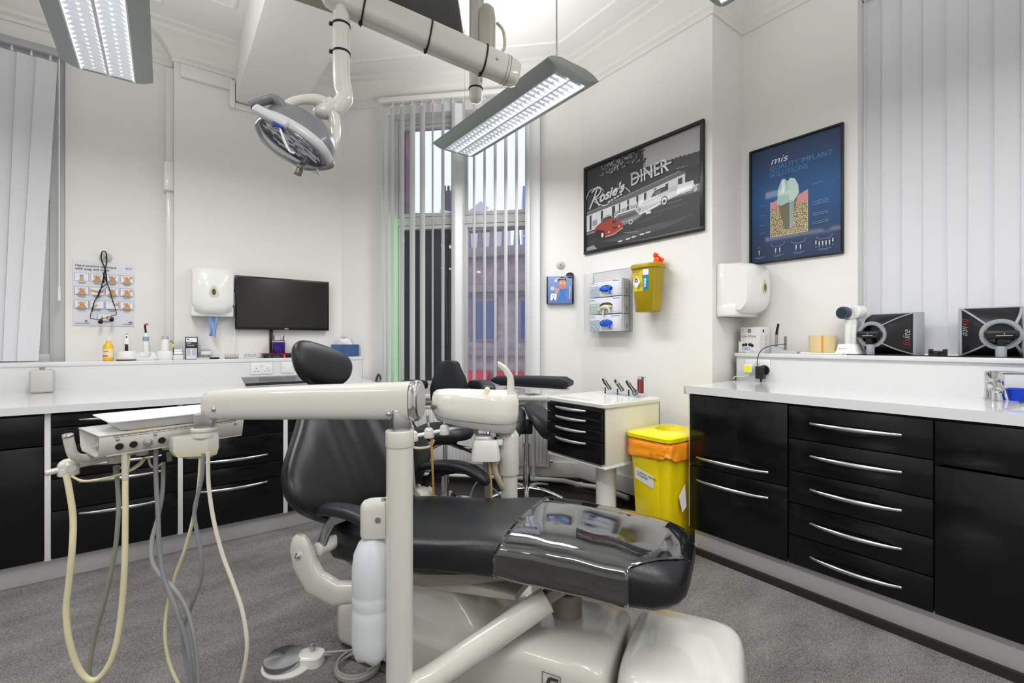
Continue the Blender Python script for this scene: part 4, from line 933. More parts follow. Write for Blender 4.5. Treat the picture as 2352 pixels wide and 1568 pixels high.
# softboxes
grey_t = mat('grey_piping', '#9aa0a8', rough=.5)
blk_f = mat('black_nylon', '#131316', rough=.4, bump=('n', 30, .4, .004))
def softbox(label, loc, rz, W, Hh, dp, cx, cz, tx_side, flip):
    """local: front plate at y=0 (away from viewer), cone narrows toward -y ; ring at (cx, -dp, cz)"""
    t = thing('softbox', label, 'softbox', loc, rz)
    b = MB(); b.bb(-W/2, W/2, -.035, .045, 0, Hh, .004); b.build('diffuser_rim', mat('silver_fabric', '#b4b7bd', rough=.5), t)
    rr = .062; C = [(-W/2+.006, Hh-.006), (W/2-.006, Hh-.006), (W/2-.006, .006), (-W/2+.006, .006)]
    def circ(q): return [(cx+rr*math.cos(a), -dp, cz+rr*math.sin(a)) for a in q]
    qa = [PI*3/4, PI/4, -PI/4, -PI*3/4, -PI*5/4]
    for i, nm in enumerate(('fabric_panel',)*4):
        c0, c1 = C[i], C[(i+1) % 4]; n = 8; near = []
        for k in range(n+1):
            a = qa[i]+(qa[i+1]-qa[i])*k/n; near.append((cx+rr*math.cos(a), -dp, cz+rr*math.sin(a)))
        far = [(c0[0]+(c1[0]-c0[0])*k/n, -.036, c0[1]+(c1[1]-c0[1])*k/n) for k in range(n+1)]
        mid = [((a[0]+b_[0])/2*1.0+(a[0]-cx)*.05, (a[1]+b_[1])/2-.012, (a[2]+b_[2])/2+(a[2]-cz)*.05) for a, b_ in zip(near, far)]
        m = MB()
        for u_, w_ in ((far, mid), (mid, near)):
            for k in range(n): m.face([u_[k], u_[k+1], w_[k+1], w_[k]])
        bmesh.ops.remove_doubles(m.bm, verts=m.bm.verts, dist=1e-5); bmesh.ops.recalc_face_normals(m.bm, faces=m.bm.faces)
        m.build(nm, blk_f, t, sharp=60)
    b = MB()
    for (x, z), a in zip(C, qa): b.tube([(x, -.038, z), ((x+cx+rr*math.cos(a))/2+(x-cx)*.05, -dp/2-.034, (z+cz+rr*math.sin(a))/2+(z-cz)*.05), (cx+rr*math.cos(a), -dp-.003, cz+rr*math.sin(a))], .0042, seg=6, flat=(1.4, .8))
    b.tube([(C[k % 4][0], -.038, C[k % 4][1]) for k in range(5)], .003, seg=6, smooth=False); b.build('edge_piping', grey_t, t)
    b = MB(); b.lathe([(rr-.008, -.004), (rr+.004, -.004), (rr+.005, .006), (rr-.009, .006)], (cx, -dp, cz), R=Euler((PI/2, 0, 0)).to_matrix().to_4x4(), seg=36)
    b.bm.faces.ensure_lookup_table(); o = None
    for f in [f for f in b.bm.faces if len(f.verts) > 8]: b.bm.faces.remove(f)
    b.tube([(cx+(rr-.012)*math.cos(a), -dp-.004, cz+(rr-.012)*math.sin(a)) for a in [2*PI*k/24 for k in range(25)]], .002, seg=6, smooth=False)
    b.build('mounting_ring', grey_t, t)
    f_ = MB().box((cx, -dp-.012, cz), (.105, .07, .036), .012, 4).build('flash_head', mat('flash_black', '#1a191b', rough=.3), t)
    MB().bb(cx-.014, cx+.014, -dp-.03, -dp+.02, cz-.05, cz-.016, .003).build('cold_shoe', black_p, t)
    MB().cyl((cx, -dp-.012, .0), (cx, -dp-.012, max(.02, cz-.05)), .018, seg=20, bev=.002).build('stand_spigot', grey_t, t)
    A = Art((cx-.04, -dp-.0475, cz-.006), (1, 0, 0), UP); A.N = V((0, -1, 0)); A.line([(.022, 0), (.07, .001)], .0018, '#d8d8dc'); A.rect(.045, .005, .047, .011, '#d8d8dc'); A.build('print', f_, world=False)
    # lettering across the outer side panel, running upward
    s_ = tx_side; x0 = s_*W*.47
    fo = V((s_*(W/2-.006), -.036, Hh*(.22 if s_ > 0 else .78))); 
    X = V((0, 0, 1 if s_ > 0 else -1)); side = V((cx+s_*rr*.7, -dp, cz)) - V((s_*(W/2-.006), -.036, cz)); Y = side.normalized()
    Nn = X.cross(Y)
    A = Art(fo + Y*.014 + Nn*.0, X, Y, .0012); A.O = A.O + A.N*.009 if A.N.y < 0 else A.O
    if A.N.y > 0: A.N = -A.N; A.O = A.O + A.N*.009
    A.text("fix", 0, 0, .042, '#c8283c', shear=.35, sx=.85, bold=-.0008); A.text("lite", .034, 0, .042, '#d4d4d8', shear=.35, sx=.85, bold=-.0008)
    A.build('lettering', t, world=False)
    return t
softbox('black softbox turned left, red and white lettering upright on its right panel', (2.985, .72, SHR), -PI/2-.25, .2, .215, .1, -.055, .105, 1, False)
softbox('black softbox facing forward, its lettering running down the left panel', (2.985, .385, SHR), -PI/2+.22, .2, .225, .1, .024, .1, -1, True)
t = thing('clamp_mount', 'small black bracket clamp lying between the two softboxes', 'clamp', (2.9, .545, SHR), -PI/2)
b = MB(); b.bb(-.03, .03, -.02, .03, .0, .012, .002); b.bb(-.026, .026, -.012, .02, .012, .026, .003); b.bb(-.03, -.02, -.02, .03, .01, .034, .002); b.bb(.02, .03, -.02, .03, .01, .034, .002); b.build('clamp', black_p, t)
MB().cyl((0, -.02, .012), (0, -.04, .012), .01, seg=12).build('knob', black_p, t)
tag(MB().bb(2.86, 3.0, .2, .9, SHR, SHR+.003).build('light_bar', mat('bar_black', '#1d1d1f', rough=.4)), 'thin black bar lying on the shelf under both softboxes', 'bar')
t = thing('zip_case', 'dark grey zipped case at the far right of the shelf', 'case', (2.96, .16, SHR), -PI/2)
MB().box((.02, 0, .075), (.12, .09, .15), .022, 4).build('shell', mat('case_grey', '#2b2e33', rough=.6), t)
MB().box((.02, 0, .085), (.124, .094, .006), .002).build('zip', black_p, t)
MB().tube([(-.042, -.01, .085), (-.05, -.012, .078), (-.05, -.012, .055)], .003, seg=6).build('zip_pull', black_p, t)
# tap
t = thing('mixer_tap', 'chrome lever mixer tap on the right worktop', 'tap', (2.79, .06, WTR), -PI/2+.2)
T = at(2283, 912, z=WTR); t.location = (2.70, .335, WTR); t.scale = (1.15, 1.15, 1.0)
MB().lathe([(.028, 0), (.0285, .004), (.025, .02), (.0255, .075), (.026, .078), (.026, .112), (.02, .118), (.001, .119)], seg=36).build('body', chrome, t)
b = MB(); rings = [ring(c, (1, 0, 0), (0, 0, 1), a, h_, 3, 20) for c, a, h_ in (((0, -.015, .055), .02, .022), ((0, -.05, .058), .017, .014), ((0, -.1, .06), .016, .011), ((0, -.128, .058), .015, .010))]
b.loft(rings); b.cyl((0, -.117, .06), (0, -.117, .04), .013, seg=20, bev=.002); b.build('spout', chrome, t)
b = MB(); b.loft([ring(c, (0, 1, 0), (0, 0, 1), a, h_, 3, 16) for c, a, h_ in (((.0, 0, .112), .02, .007), ((.05, 0, .112), .015, .006), ((.13, 0, .114), .012, .005))]); b.build('lever', chrome, t)
T = at(2335, 905, z=WTR)
t = thing('blue_tray', 'bright blue plastic tray behind the tap, cut by the photo edge', 'tray', (2.765, .215, WTR), -PI/2)
b = MB(); b.loft([ring((0, 0, z), (1, 0, 0), (0, 1, 0), a, a*.55, 5) for z, a in ((0, .085), (.04, .094), (.046, .097), (.046, .09), (.012, .082))]); b.build('tray', mat('blue_plastic', '#0a3fd0', rough=.3), t)
# ------------------------------------------------------------------ on the breast wall
t = thing('glove_dispenser', 'clear wall holder for three glove boxes below the diner photo', 'holder', (2.65, 2.305, 1.222), -PI/2)
ac = clear; Wd = .375
b = MB(); b.bb(-Wd/2, Wd/2, -.003, 0, 0, .455); b.bb(-Wd/2, -Wd/2+.004, -.1, 0, 0, .43); b.bb(Wd/2-.004, Wd/2, -.1, 0, 0, .43); b.bb(-Wd/2, Wd/2, -.1, 0, 0, .004)
b.bb(-Wd/2, -Wd/2+.03, -.104, -.1, 0, .43); b.bb(Wd/2-.03, Wd/2, -.104, -.1, 0, .43); b.build('shell', ac, t)
b = MB()
for x in (-Wd/2, Wd/2): b.tube([(x, -.102, .002), (x, -.102, .43), (x, -.002, .455)], .0018, seg=5, smooth=False)
b.tube([(-Wd/2, -.102, .43), (-Wd/2+.07, -.102, .43), (-Wd/2+.07, -.102, .38), (Wd/2-.07, -.102, .38)], .0015, seg=5, smooth=False); b.tube([(-Wd/2, -.002, .455), (Wd/2, -.002, .455)], .0018, seg=5, smooth=False); b.tube([(-Wd/2, -.102, .003), (Wd/2, -.102, .003)], .0018, seg=5, smooth=False); b.build('bright_edges', mat('acrylic_edge', '#d9dde0', rough=.3), t)
def crumple(b, c, sx, sz, seed, tail=True):
    rr = random.Random(seed)
    for k in range(5):
        x0 = c[0]-sx+rr.random()*sx*.7; pts = [(x0, c[1]-.002, c[2]+rr.uniform(-1, 1)*sz*.5)]
        for q in range(3): pts.append((x0+(q+1)*sx*.5+rr.uniform(-.01, .01), c[1]-.012-.008*rr.random(), c[2]+rr.uniform(-1, 1)*sz*.6))
        b.tube(pts, lambda f: .013*(.75+.35*math.sin(PI*f)), seg=8, flat=(1, .9))
    if tail: b.tube([(c[0]+.01, c[1]-.015, c[2]), (c[0]+.04, c[1]-.022, c[2]-.01), (c[0]+.055, c[1]-.02, c[2]-.045)], lambda f: .012*(1-.55*f), seg=8)
for i, (z, cg, lb) in enumerate(((.005, 'b', 'lowest of the three glove boxes, blue gloves spilling out'), (.13, 'g', 'middle glove box with green pattern and cream gloves'), (.255, 'b', 'topmost of the three glove boxes, blue glove sticking out'))):
    t = thing('glove_box', lb, 'box', (2.645, 2.295, 1.222+z), -PI/2, 'glove boxes in the clear holder')
    MB().bb(-.145, .155, -.085, -.005, 0, .118, .0015).build('carton', mat('glove_card', '#dcdee6', rough=.45), t)
    A = Art((-.145, -.0853, 0), (1, 0, 0), UP); A.N = V((0, -1, 0)); k = 1
    for a in range(10):
        for c in range(7):
            col = ('#5f93ad' if (a+c) % 3 else '#2f5d7c') if cg == 'b' else ('#6fa676' if (a+c) % 2 else '#3f8a52')
            x = .004+a*.0125; y = .006+c*.0115
            if a > 7-(c % 2) : continue
            if cg == 'b': A.disc(x+.006*(c % 2), y, .0042, col, ry=.0052, n=6, l=k)
            else: A.poly([(x-.004, y-.004), (x+.005, y-.004), (x, y+.007)], col, l=k)
    A.k = 1; A.text("UNICARE", .004, .103, .009, '#33364a', bold=.0002); A.line([(.004, .096), (.07, .096)], .0018, '#8888a0'); A.line([(.22, .106), (.28, .106)], .004, '#55586a')
    for q in range(6): A.disc(.2+q*.017, .012, .004, '#b9bccb', n=8, l=4)
    A.disc(.155, .058, .062, '#1a1d24' if cg == 'b' else '#4f4a32', ry=.024, n=28)
    A.build('print', t, world=False)
    A = Art((.1553, -.085, 0), (0, 1, 0), UP); A.N = V((1, 0, 0)); A.rect(.0, .0, .08, .118, '#c9c8ca')
    for q in range(14): A.line([(.045, .012+q*.003), (.065, .012+q*.003)], .0012 if q % 3 else .002, '#5a5a60', l=3)
    A.line([(.015, .05), (.015, .1)], .004, '#77777c'); A.build('side_print', t, world=False)
    b = MB(); crumple(b, (.012, -.086, .058 if i != 1 else .045), .05, .022 if i != 1 else .01, 5+i)
    if i == 1: b.tube([(.03, -.1, .04), (-.02, -.1, .035), (-.06, -.095, .022)], .006, seg=8); b.tube([(0, -.1, .03), (-.005, -.1, -.01)], .007, seg=8)
    b.build('glove', mat('blue_nitrile', '#0d5fd6', rough=.4) if cg == 'b' else mat('cream_latex', '#d8d0b0', rough=.5), t)
# sharps bin
t = thing('sharps_bin', 'ochre yellow sharps bin with hazard label hung on the breast wall', 'bin', (2.555, 1.915, 1.345), -PI/2)
yel = mat('sharps_yellow', '#a18a08', rough=.3, coat=.2)
b = MB(); b.loft([ring((0, 0, z), (1, 0, 0), (0, 1, 0), a, a*.72, 2.8, 36) for z, a in ((0, .078), (.004, .082), (.29, .105))]); b.build('body', yel, t)
b = MB(); b.loft([ring((0, 0, z), (1, 0, 0), (0, 1, 0), a, a*.74, 2.8, 36) for z, a in ((.285, .112), (.305, .114), (.312, .108), (.314, .09))]); b.build('lid', mat('sharps_lid', '#a89208', rough=.3), t)
b = MB(); b.bb(-.05, .05, .07, .095, .2, .32, .004); b.build('wall_bracket', plastic_w, t)
def curved(b, a0, a1, z0, z1, off=.0012, n=10):
    def P(a, z):
        f = (z-.004)/.286; r_ = .082+.023*f+off; ct, st_ = math.cos(a), math.sin(a); return (r_*math.copysign(abs(ct)**(2/2.8), ct), r_*.72*math.copysign(abs(st_)**(2/2.8), st_), z)
    for k in range(n):
        x0 = a0+(a1-a0)*k/n; x1 = a0+(a1-a0)*(k+1)/n; b.face([P(x0, z0), P(x1, z0), P(x1, z1), P(x0, z1)])
b = MB(); curved(b, 3.3, 4.75, .135, .265); b.build('yellow_label', mat('label_yellow', '#e3c92a', rough=.4), t)
b = MB(); curved(b, 4.77, 5.15, .14, .272, n=6); b.build('teal_label', mat('label_teal', '#1f8a9c', rough=.4), t)
b = MB(); curved(b, 4.77, 5.15, .235, .272, .0016, n=6); b.build('white_corner', labelw, t)
A = Art((-.064, -.077, .145), (1, -.14, 0), UP, .0006); A.N = V((-.12, -1, 0)).normalized()
A.poly([(.002, .048), (.036, .088), (.07, .048), (.036, .008)], '#e8e8e6'); 
for dx, dy in ((0, .012), (-.008, -.002), (.008, -.002)): A.disc(.033+dx, .058+dy, .0085, '#1d1d1f'); A.disc(.033+dx, .06+dy*1.4, .005, '#e8e8e6')
A.line([(.0, .112), (.07, .112)], .004, '#4a4a20'); A.line([(.002, .1), (.066, .101)], .002, '#6a6a30'); A.disc(.062, .014, .006, '#3f8a4a')
A.build('hazard_sign', t, world=False)
A = Art((.022, -.0765, .15), (0, 0, 1), (-1, 0, 0), .0006); A.N = V((.05, -1, 0)).normalized(); A.text("initial", .008, -.02, .026, '#eef4f4', bold=.0006); A.line([(.0, -.004), (.06, -.004)], .0015, '#cfe4e6'); A.build('label_print', t, world=False)
b = MB(); b.box((.045, .03, .335), (.04, .016, .045), .004, R=(0, .2, 0)); b.box((.06, .05, .345), (.05, .012, .03), .004, R=(0, .5, 0)); b.cyl((.03, .03, .36), (.045, .03, .385), .014, .018, 12, .003); b.build('orange_clip', mat('orange_plastic', '#f0560e', rough=.35), t)
# caricature picture with magnet holder, on the chamfer
Mc = at(1286, 667, ch=0)
Xc = V((1, -1, 0)).normalized(); Nc = V((-1, -1, 0)).normalized()
lo = at(1256, 698, ch=0); W = (at(1317, 667, ch=0)-at(1255, 667, ch=0)).length; Hh = at(1286, 636, ch=0).z-at(1286, 698, ch=0).z
t = thing('caricature_picture', 'small blue caricature picture of a person in scrubs with a smiling tooth', 'picture', V((lo.x, lo.y, lo.z))+Xc*W/2, -PI/4)
MB().bb(-W/2, W/2, -.035, -.002, 0, Hh, .002).build('block_frame', bw, t)
A = Art(V((-W/2, -.0353, 0)), (1, 0, 0), UP); A.N = V((0, -1, 0)); n = 8
for i in range(n): A.rect(.012, Hh*i/n, W-.014, Hh*(i+1)/n, '#%02x%02x%02x' % tuple(int(a+(b_-a)*i/n) for a, b_ in zip((96, 116, 178), (140, 168, 214))), l=1)
A.k = 1; s_ = W/.225
def q(x, y): return (x*s_, y*s_)
A.poly([q(.1, .02), q(.115, .09), q(.1, .12), q(.165, .12), q(.15, .085), q(.165, .02), q(.145, .015), q(.132, .06), q(.118, .015)], '#3f78c0'); A.poly([q(.075, .13), q(.11, .12), q(.09, .08), q(.065, .1)], '#d79a86'); A.poly([q(.16, .12), q(.18, .12), q(.175, .08), q(.16, .09)], '#4f86cc')
A.disc(.131*s_, .165*s_, .034*s_, '#c98e74', ry=.045*s_); A.poly([q(.096, .175), q(.1, .21), q(.13, .222), q(.16, .21), q(.167, .175), q(.155, .195), q(.11, .196)], '#3a2a22'); A.line([q(.103, .172), q(.16, .172)], .003*s_, '#5a3b30'); A.disc(.118*s_, .17*s_, .011*s_, '#e2b49e'); A.disc(.146*s_, .17*s_, .011*s_, '#e2b49e'); A.line([q(.12, .142), q(.144, .142)], .003*s_, '#8a4a3c')
A.poly([q(.03, .03), q(.036, .08), q(.05, .086), q(.062, .08), q(.075, .086), q(.086, .075), q(.08, .03), q(.07, .025), q(.058, .05), q(.046, .025)], '#eef2f6'); A.disc(.05*s_, .066*s_, .004*s_, '#222226'); A.disc(.068*s_, .066*s_, .004*s_, '#222226'); A.line([q(.052, .056), q(.06, .052), q(.068, .056)], .002, '#222226')
A.disc(.05*s_, .125*s_, .018*s_, '#b9cfe4'); A.line([q(.08, .21), q(.15, .205)], .005*s_, '#e6eaf0'); A.disc(.078*s_, .19*s_, .012*s_, '#dfe6ee'); A.line([q(.19, .04), q(.195, .14)], .006*s_, '#d5deea')
A.build('print', t, world=False)
MB().lathe([(.03, 0), (.032, .006), (.03, .012), (.001, .013)], (W*.36, -.02, Hh+.004), R=Euler((PI/2-.3, 0, 0)).to_matrix().to_4x4(), sc=(1, .8)).build('magnet_button', rubber, t)
p = at(1288, 609, ch=.0); hook('suction_hook', 'clear suction hook with grey peg above the caricature picture', p+Nc*.002, Nc, .034)
# ------------------------------------------------------------------ dental chair: local x runs head -> feet, y toward the window
CO = cam(-.53, 1.87); CRZ = -math.atan2(SY, CY) - math.radians(26)
ch = thing('dental_chair', 'black leather dental treatment chair on a cream base in the middle of the room', 'dental chair', CO, CRZ)
def crown(x, z0, z1, hw, n=4.2, seg=40, y0=0., cr=.012):
    """cross section across the chair: flat-ish belly, crowned top"""
    r = []
    for j in range(seg):
        t = 2*PI*j/seg; ct, s_ = math.cos(t), math.sin(t)
        y = hw*math.copysign(abs(ct)**(2/n), ct); z = (z0+z1)/2+(z1-z0)/2*math.copysign(abs(s_)**(2/n), s_)
        if s_ > 0: z += cr*(1-(y/hw)**2)
        r.append((x, y0+y, z))
    return r
prof = [(-.115, .385, .405, .10), (-.11, .36, .43, .15), (-.085, .345, .45, .19), (-.03, .34, .468, .222), (.06, .352, .482, .24), (.18, .372, .495, .246), (.33, .385, .508, .247), (.45, .40, .524, .246), (.56, .408, .545, .243), (.66, .415, .555, .24),
        (.76, .415, .556, .236), (.86, .412, .552, .233), (.95, .408, .546, .23), (1.03, .405, .54, .226), (1.09, .404, .532, .214), (1.125, .41, .522, .198), (1.15, .42, .511, .176), (1.166, .434, .5, .145), (1.172, .45, .488, .1)]
def skew(x): return .055*max(0, x/1.2)**1.6
MB().loft([crown(*p, y0=skew(p[0])) for p in prof]).build('seat_cushion', leather, ch, sharp=60)
# clear foot cover pulled over the leg end; open edges follow the cushion
pv = mat('foot_cover_film', '#191b1d', rough=.05, spec=.8, ior=1.75, coat=.7, bump=('n', 5, .12, .02))
def cov():
    m = MB(); rings = []
    for k in range(28):
        f = k/27; rg = []
        for j in range(49):
            g = j/48; t = -.62+g*(PI+1.24)            # from near underside over the top to the far underside
            ang = PI - t
            ct, s_ = math.cos(ang), math.sin(ang)
            edge0 = .615 - .02*ct + .03*max(0, s_); edge1 = 1.17 if ct > -.2 else 1.17-.14*min(1, (-ct-.2)/.6)**.7
            x = edge0+(edge1-edge0)*f
            # cushion size at x
            for a, b_ in zip(prof, prof[1:]):
                if a[0] <= x <= b_[0]: q = (x-a[0])/(b_[0]-a[0]); z0, z1, hw = [a[i]+(b_[i]-a[i])*q for i in (1, 2, 3)]; break
            n = 4.2; o_ = .003+.0012*math.sin(x*24+g*7)**2
            y = (hw+o_)*math.copysign(abs(ct)**(2/n), ct); z = (z0+z1)/2+((z1-z0)/2+o_)*math.copysign(abs(s_)**(2/n), s_)
            if s_ > 0: z += .012*(1-(y/hw)**2)
            rg.append((x, y+skew(x), z))
        rings.append(rg)
    for a, b_ in zip(rings, rings[1:]):
        for i in range(48): m.face([a[i], a[i+1], b_[i+1], b_[i]])
    bmesh.ops.remove_doubles(m.bm, verts=m.bm.verts, dist=1e-6)
    return m
cov().build('foot_cover', pv, ch, sharp=70, solid=.0012)
# backrest: leaning back, wide lobes low down, soft dished face with upright wrinkles
def back_pt(s, w, d):      # s up the back 0..1, w across, d out of the face
    bx, bz = -.03, .475; ux, uz = -.47, .883; nx, nz = .883, .47
    L_ = .52; return (bx+ux*L_*s+nx*d, w, bz+uz*L_*s+nz*d)
rings = []
for s, hw, th in ((-.02, .17, .02), (0, .22, .04), (.05, .265, .055), (.12, .325, .062), (.2, .375, .066), (.3, .395, .068), (.42, .382, .068), (.55, .33, .066), (.68, .265, .062), (.8, .215, .058), (.9, .175, .052), (.97, .14, .045), (1.0, .11, .03)):
    rg = []
    for j in range(96):
        t = 2*PI*j/96; ct, s_ = math.cos(t), math.sin(t); w_ = hw*math.copysign(abs(ct)**(2/2.8), ct)
        d = th*math.copysign(abs(s_)**(2/2.8), s_)
        q = w_/.36
        d += .055*q*q*(1-.4*s)                                   # lobes wrap forward
        if s_ < .2 and s < .5: w_ *= 1+.012*math.sin(t*34+s*20); d += .004*math.sin(t*34+s*26)
        if s_ > 0: d += .012*math.sin(w_*48+1)*math.exp(-(w_/.22)**2)*(1-abs(s-.55)*1.2) - .012*math.exp(-(w_/.1)**2)
        rg.append(back_pt(s, w_, d))
    rings.append(rg)
MB().loft(rings).build('backrest', leather, ch, sharp=60, sub=1)
# cream shell behind the backrest
rings = [[back_pt(s, w_*math.cos(2*PI*j/24), -.075+.02*math.sin(2*PI*j/24)+.045*(w_*math.cos(2*PI*j/24)/.3)**2) for j in range(24)] for s, w_ in ((-.04, .14), (.1, .2), (.4, .24), (.8, .16), (.98, .1))]
MB().loft(rings).build('back_shell', cream, ch)
# headrest on two flat steel bars
hc = V((-.345, 0, 1.045)); hu = V((-.30, 0, .954)); hn = V((.954, 0, .30)); hw_ = V((0, 1, 0))
tu = (hu*math.cos(.3)+hw_*math.sin(.3)).normalized(); tw = hw_*math.cos(.3)-hu*math.sin(.3)
rings = []
for f in [-1+2*k/14 for k in range(15)]:
    e = math.sqrt(max(0.0, 1-abs(f)**2.3)); wid = .15*(e**.85)*(1+.14*f); c = hc+tu*(f*.1)
    rings.append([c+tw*(max(.004, wid)*math.copysign(abs(math.cos(t))**.82, math.cos(t)))+hn*((.006+.05*e)*math.sin(t)+.03*(math.cos(t))**2*e) for t in [2*PI*j/32 for j in range(32)]])
MB().loft(rings).build('headrest', leather_s, ch, sharp=60, sub=1)
b = MB()
for y in (-.035, .035): b.cyl((-.375, y, 1.02), back_pt(.86, y, -.05), .008, seg=12)
b.build('headrest_bars', steel, ch)
# arms: cream bracket from under the seat, steel link, black pad
for sg in (-1, 1):
    n = 'near' if sg < 0 else 'far'
    Y = sg*.275; HUB = V((0, sg*.262, .45))
    b = MB(); r0 = []
    pts = [((.22, sg*.13, .30), .03, .03), ((.14, sg*.22, .285), .034, .034), ((.06, sg*.285, .29), .036, .042), ((-.01, sg*.312, .325), .034, .05), ((-.055, sg*.318, .385), .03, .055), ((-.07, sg*.32, .435), .026, .05), ((-.07, sg*.32, .465), .022, .036), ((-.07, sg*.32, .477), .012, .02)]
    for i, (c, a, w_) in enumerate(pts):
        c = V(c); d = (V(pts[min(i+1, 7)][0])-V(pts[max(i-1, 0)][0])).normalized(); y = V((0, 1, 0)); x = d.cross(y)
        if x.length < .2: x = V((1, 0, 0))
        x.normalize(); yy = x.cross(d).normalized(); r0.append(ring(c, x, yy, w_, a*.72, 3, 20))
    br = b.loft(r0).build('arm_bracket', cream, ch)
    b = MB(); b.cyl((-.06, sg*.333, .415), (-.06, sg*.345, .415), .012, seg=16, bev=.002); b.cyl((-.06, sg*.345, .415), (-.06, sg*.352, .415), .006, seg=12); b.build('bolt', chrome, br)
    hx, hz, hr = (-.02, .425, .025) if sg < 0 else (.01, .45, .044)
    b = MB(); b.cyl((hx, sg*.21, hz), (hx, sg*.30, hz), hr, seg=32, bev=.01); hb = b.build('arm_hub', cream, ch)
    MB().cyl((hx, sg*.208, hz), (hx, sg*.21, hz), hr*.45, seg=24).build('hub_cap', mat('grey_disc', '#55575a', rough=.4), hb)
    b = MB(); b.loft([ring(c, (1, 0, 0), (0, 1, 0), a, .011, 3, 16) for c, a in (((-.02, sg*.28, .43), .02), ((.0, sg*.28, .475), .02), ((.03, sg*.285, .52), .022), ((.08, sg*.285, .555), .045), ((.13, sg*.285, .575), .08))]); b.build('arm_link', steel if sg < 0 else black_p, ch)
    b = MB(); rr = []
    path = [((-.075, Y*1.02, .56), .012, .01), ((-.055, Y*1.02, .562), .028, .015), ((.025, Y*1.03, .585), .034, .019), ((.12, Y*1.04, .598), .036, .021), ((.21, Y*1.05, .594), .036, .022), ((.275, Y*1.05, .57), .035, .023), ((.305, Y*1.05, .545), .031, .022), ((.31, Y*1.05, .525), .016, .013)]
    path = [((c[0]+(.02 if sg > 0 else -.03), c[1], c[2]+(.006 if sg > 0 else -.018)), w_, h_) for c, w_, h_ in path]
    for i, (c, w_, h_) in enumerate(path):
        d = (V(path[min(i+1, 7)][0])-V(path[max(i-1, 0)][0])).normalized(); y = V((0, 1, 0)); rr.append(ring(c, y, d.cross(y).normalized(), w_, h_, 2.6, 20))
    b.loft(rr).build('armrest', leather_s, ch, sharp=60, sub=1)
# underframe and lifting column
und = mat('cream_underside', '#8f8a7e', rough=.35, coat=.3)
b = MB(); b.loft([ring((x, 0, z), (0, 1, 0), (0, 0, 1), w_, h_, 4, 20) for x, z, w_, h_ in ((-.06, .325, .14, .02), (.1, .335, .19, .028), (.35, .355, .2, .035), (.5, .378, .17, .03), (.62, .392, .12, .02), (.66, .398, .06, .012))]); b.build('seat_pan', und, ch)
b = MB(); b.loft([ring((x, 0, z), (0, 1, 0), (0, 0, 1), w_, h_, 5, 20) for x, z, w_, h_ in ((-.02, .30, .09, .02), (.2, .30, .13, .03), (.4, .32, .13, .03), (.55, .32, .11, .02), (.64, .31, .08, .012))]); b.build('lower_link', cream, ch)
b = MB(); b.loft([ring((x, 0, z), (1, 0, 0), (0, 1, 0), w_, d_, 5, 28) for x, z, w_, d_ in ((.38, .03, .2, .13), (.38, .12, .19, .125), (.33, .22, .15, .11), (.27, .3, .12, .1))]); b.build('lift_column', cream, ch)
# base housing
rings = []
for x, w_, h_ in ((-.08, .12, .12), (-.07, .16, .16), (-.04, .175, .18), (.1, .185, .175), (.3, .19, .172), (.5, .19, .17), (.58, .19, .185), (.64, .19, .215), (.7, .19, .235), (.9, .19, .24), (.945, .185, .236), (.962, .175, .222), (.968, .15, .19)):
    rings.append([(x, y, z) for x, y, z in ring((x, 0, h_/2+.003), (0, 1, 0), (0, 0, 1), w_, h_/2, 5.5, 36)])
bs = MB().loft(rings).build('base_housing', cream, ch, sharp=50)
b = MB(); b.cyl((.78, .03, .235), (.78, .03, .32), .05, seg=32, bev=.006); b.build('footrest_boss', mat('taupe_plastic', '#8d857a', rough=.4), ch)
b = MB(); b.bb(.0, .97, -.2, .2, 0, .012, .005); b.build('base_plate', mat('dark_base', '#4a4745', rough=.5), ch)
# maker's emblem on the near side of the base
A = Art((.782, -.1935, .132), (1, 0, 0), UP, .0005); A.N = V((0, -1, 0))
e_ = .056; A.line([(0, 0), (e_, 0), (e_, e_), (0, e_), (0, 0)], .0022, '#4a4a46'); A.poly([(x*.75, y*.75) for x, y in [(.014, .012), (.024, .012), (.03, .036), (.036, .05), (.066, .053), (.069, .064), (.034, .064), (.024, .058), (.018, .04)]], '#3c3c39'); A.poly([(x*.75, y*.75) for x, y in [(.04, .026), (.056, .028), (.062, .044), (.044, .042)]], '#3c3c39')
A.text("forrest", -.002, -.026, .028, '#3c3c39', bold=.0008)
A.build('emblem', ch, world=False)
b = MB(); b.cyl((.56, -.19, .06), (.56, -.196, .06), .008, seg=12, bev=.001); b.cyl((.2, -.10, .305), (.2, -.15, .305), .009, seg=12); b.build('screw', chrome, ch)
# white junction cover beyond the foot end
jb = thing('floor_box_cover', 'glossy white rounded floor box cover under the foot end of the chair', 'box cover', chain(ch) @ V((1.15, .01, 0)), CRZ)
wm = mat('warm_white_gloss', '#dcdcd6', rough=.14, coat=.6)
rings = [ring((0, 0, z), (1, 0, 0), (0, 1, 0), a, b_, 5.5, 48) for z, a, b_ in ((.003, .185, .222), (.03, .182, .22), (.14, .172, .212), (.2, .165, .207), (.228, .158, .2), (.243, .145, .188), (.252, .12, .165), (.256, .07, .11), (.257, .02, .04))]
MB().loft(rings).build('cover', wm, jb, sharp=60)
b = MB(); b.tube([(-.185, .02, .06), (-.2, .03, .04), (-.2, .06, .02), (-.2, .1, .012)], .009, seg=8); b.build('hose_stub', rubber, jb)
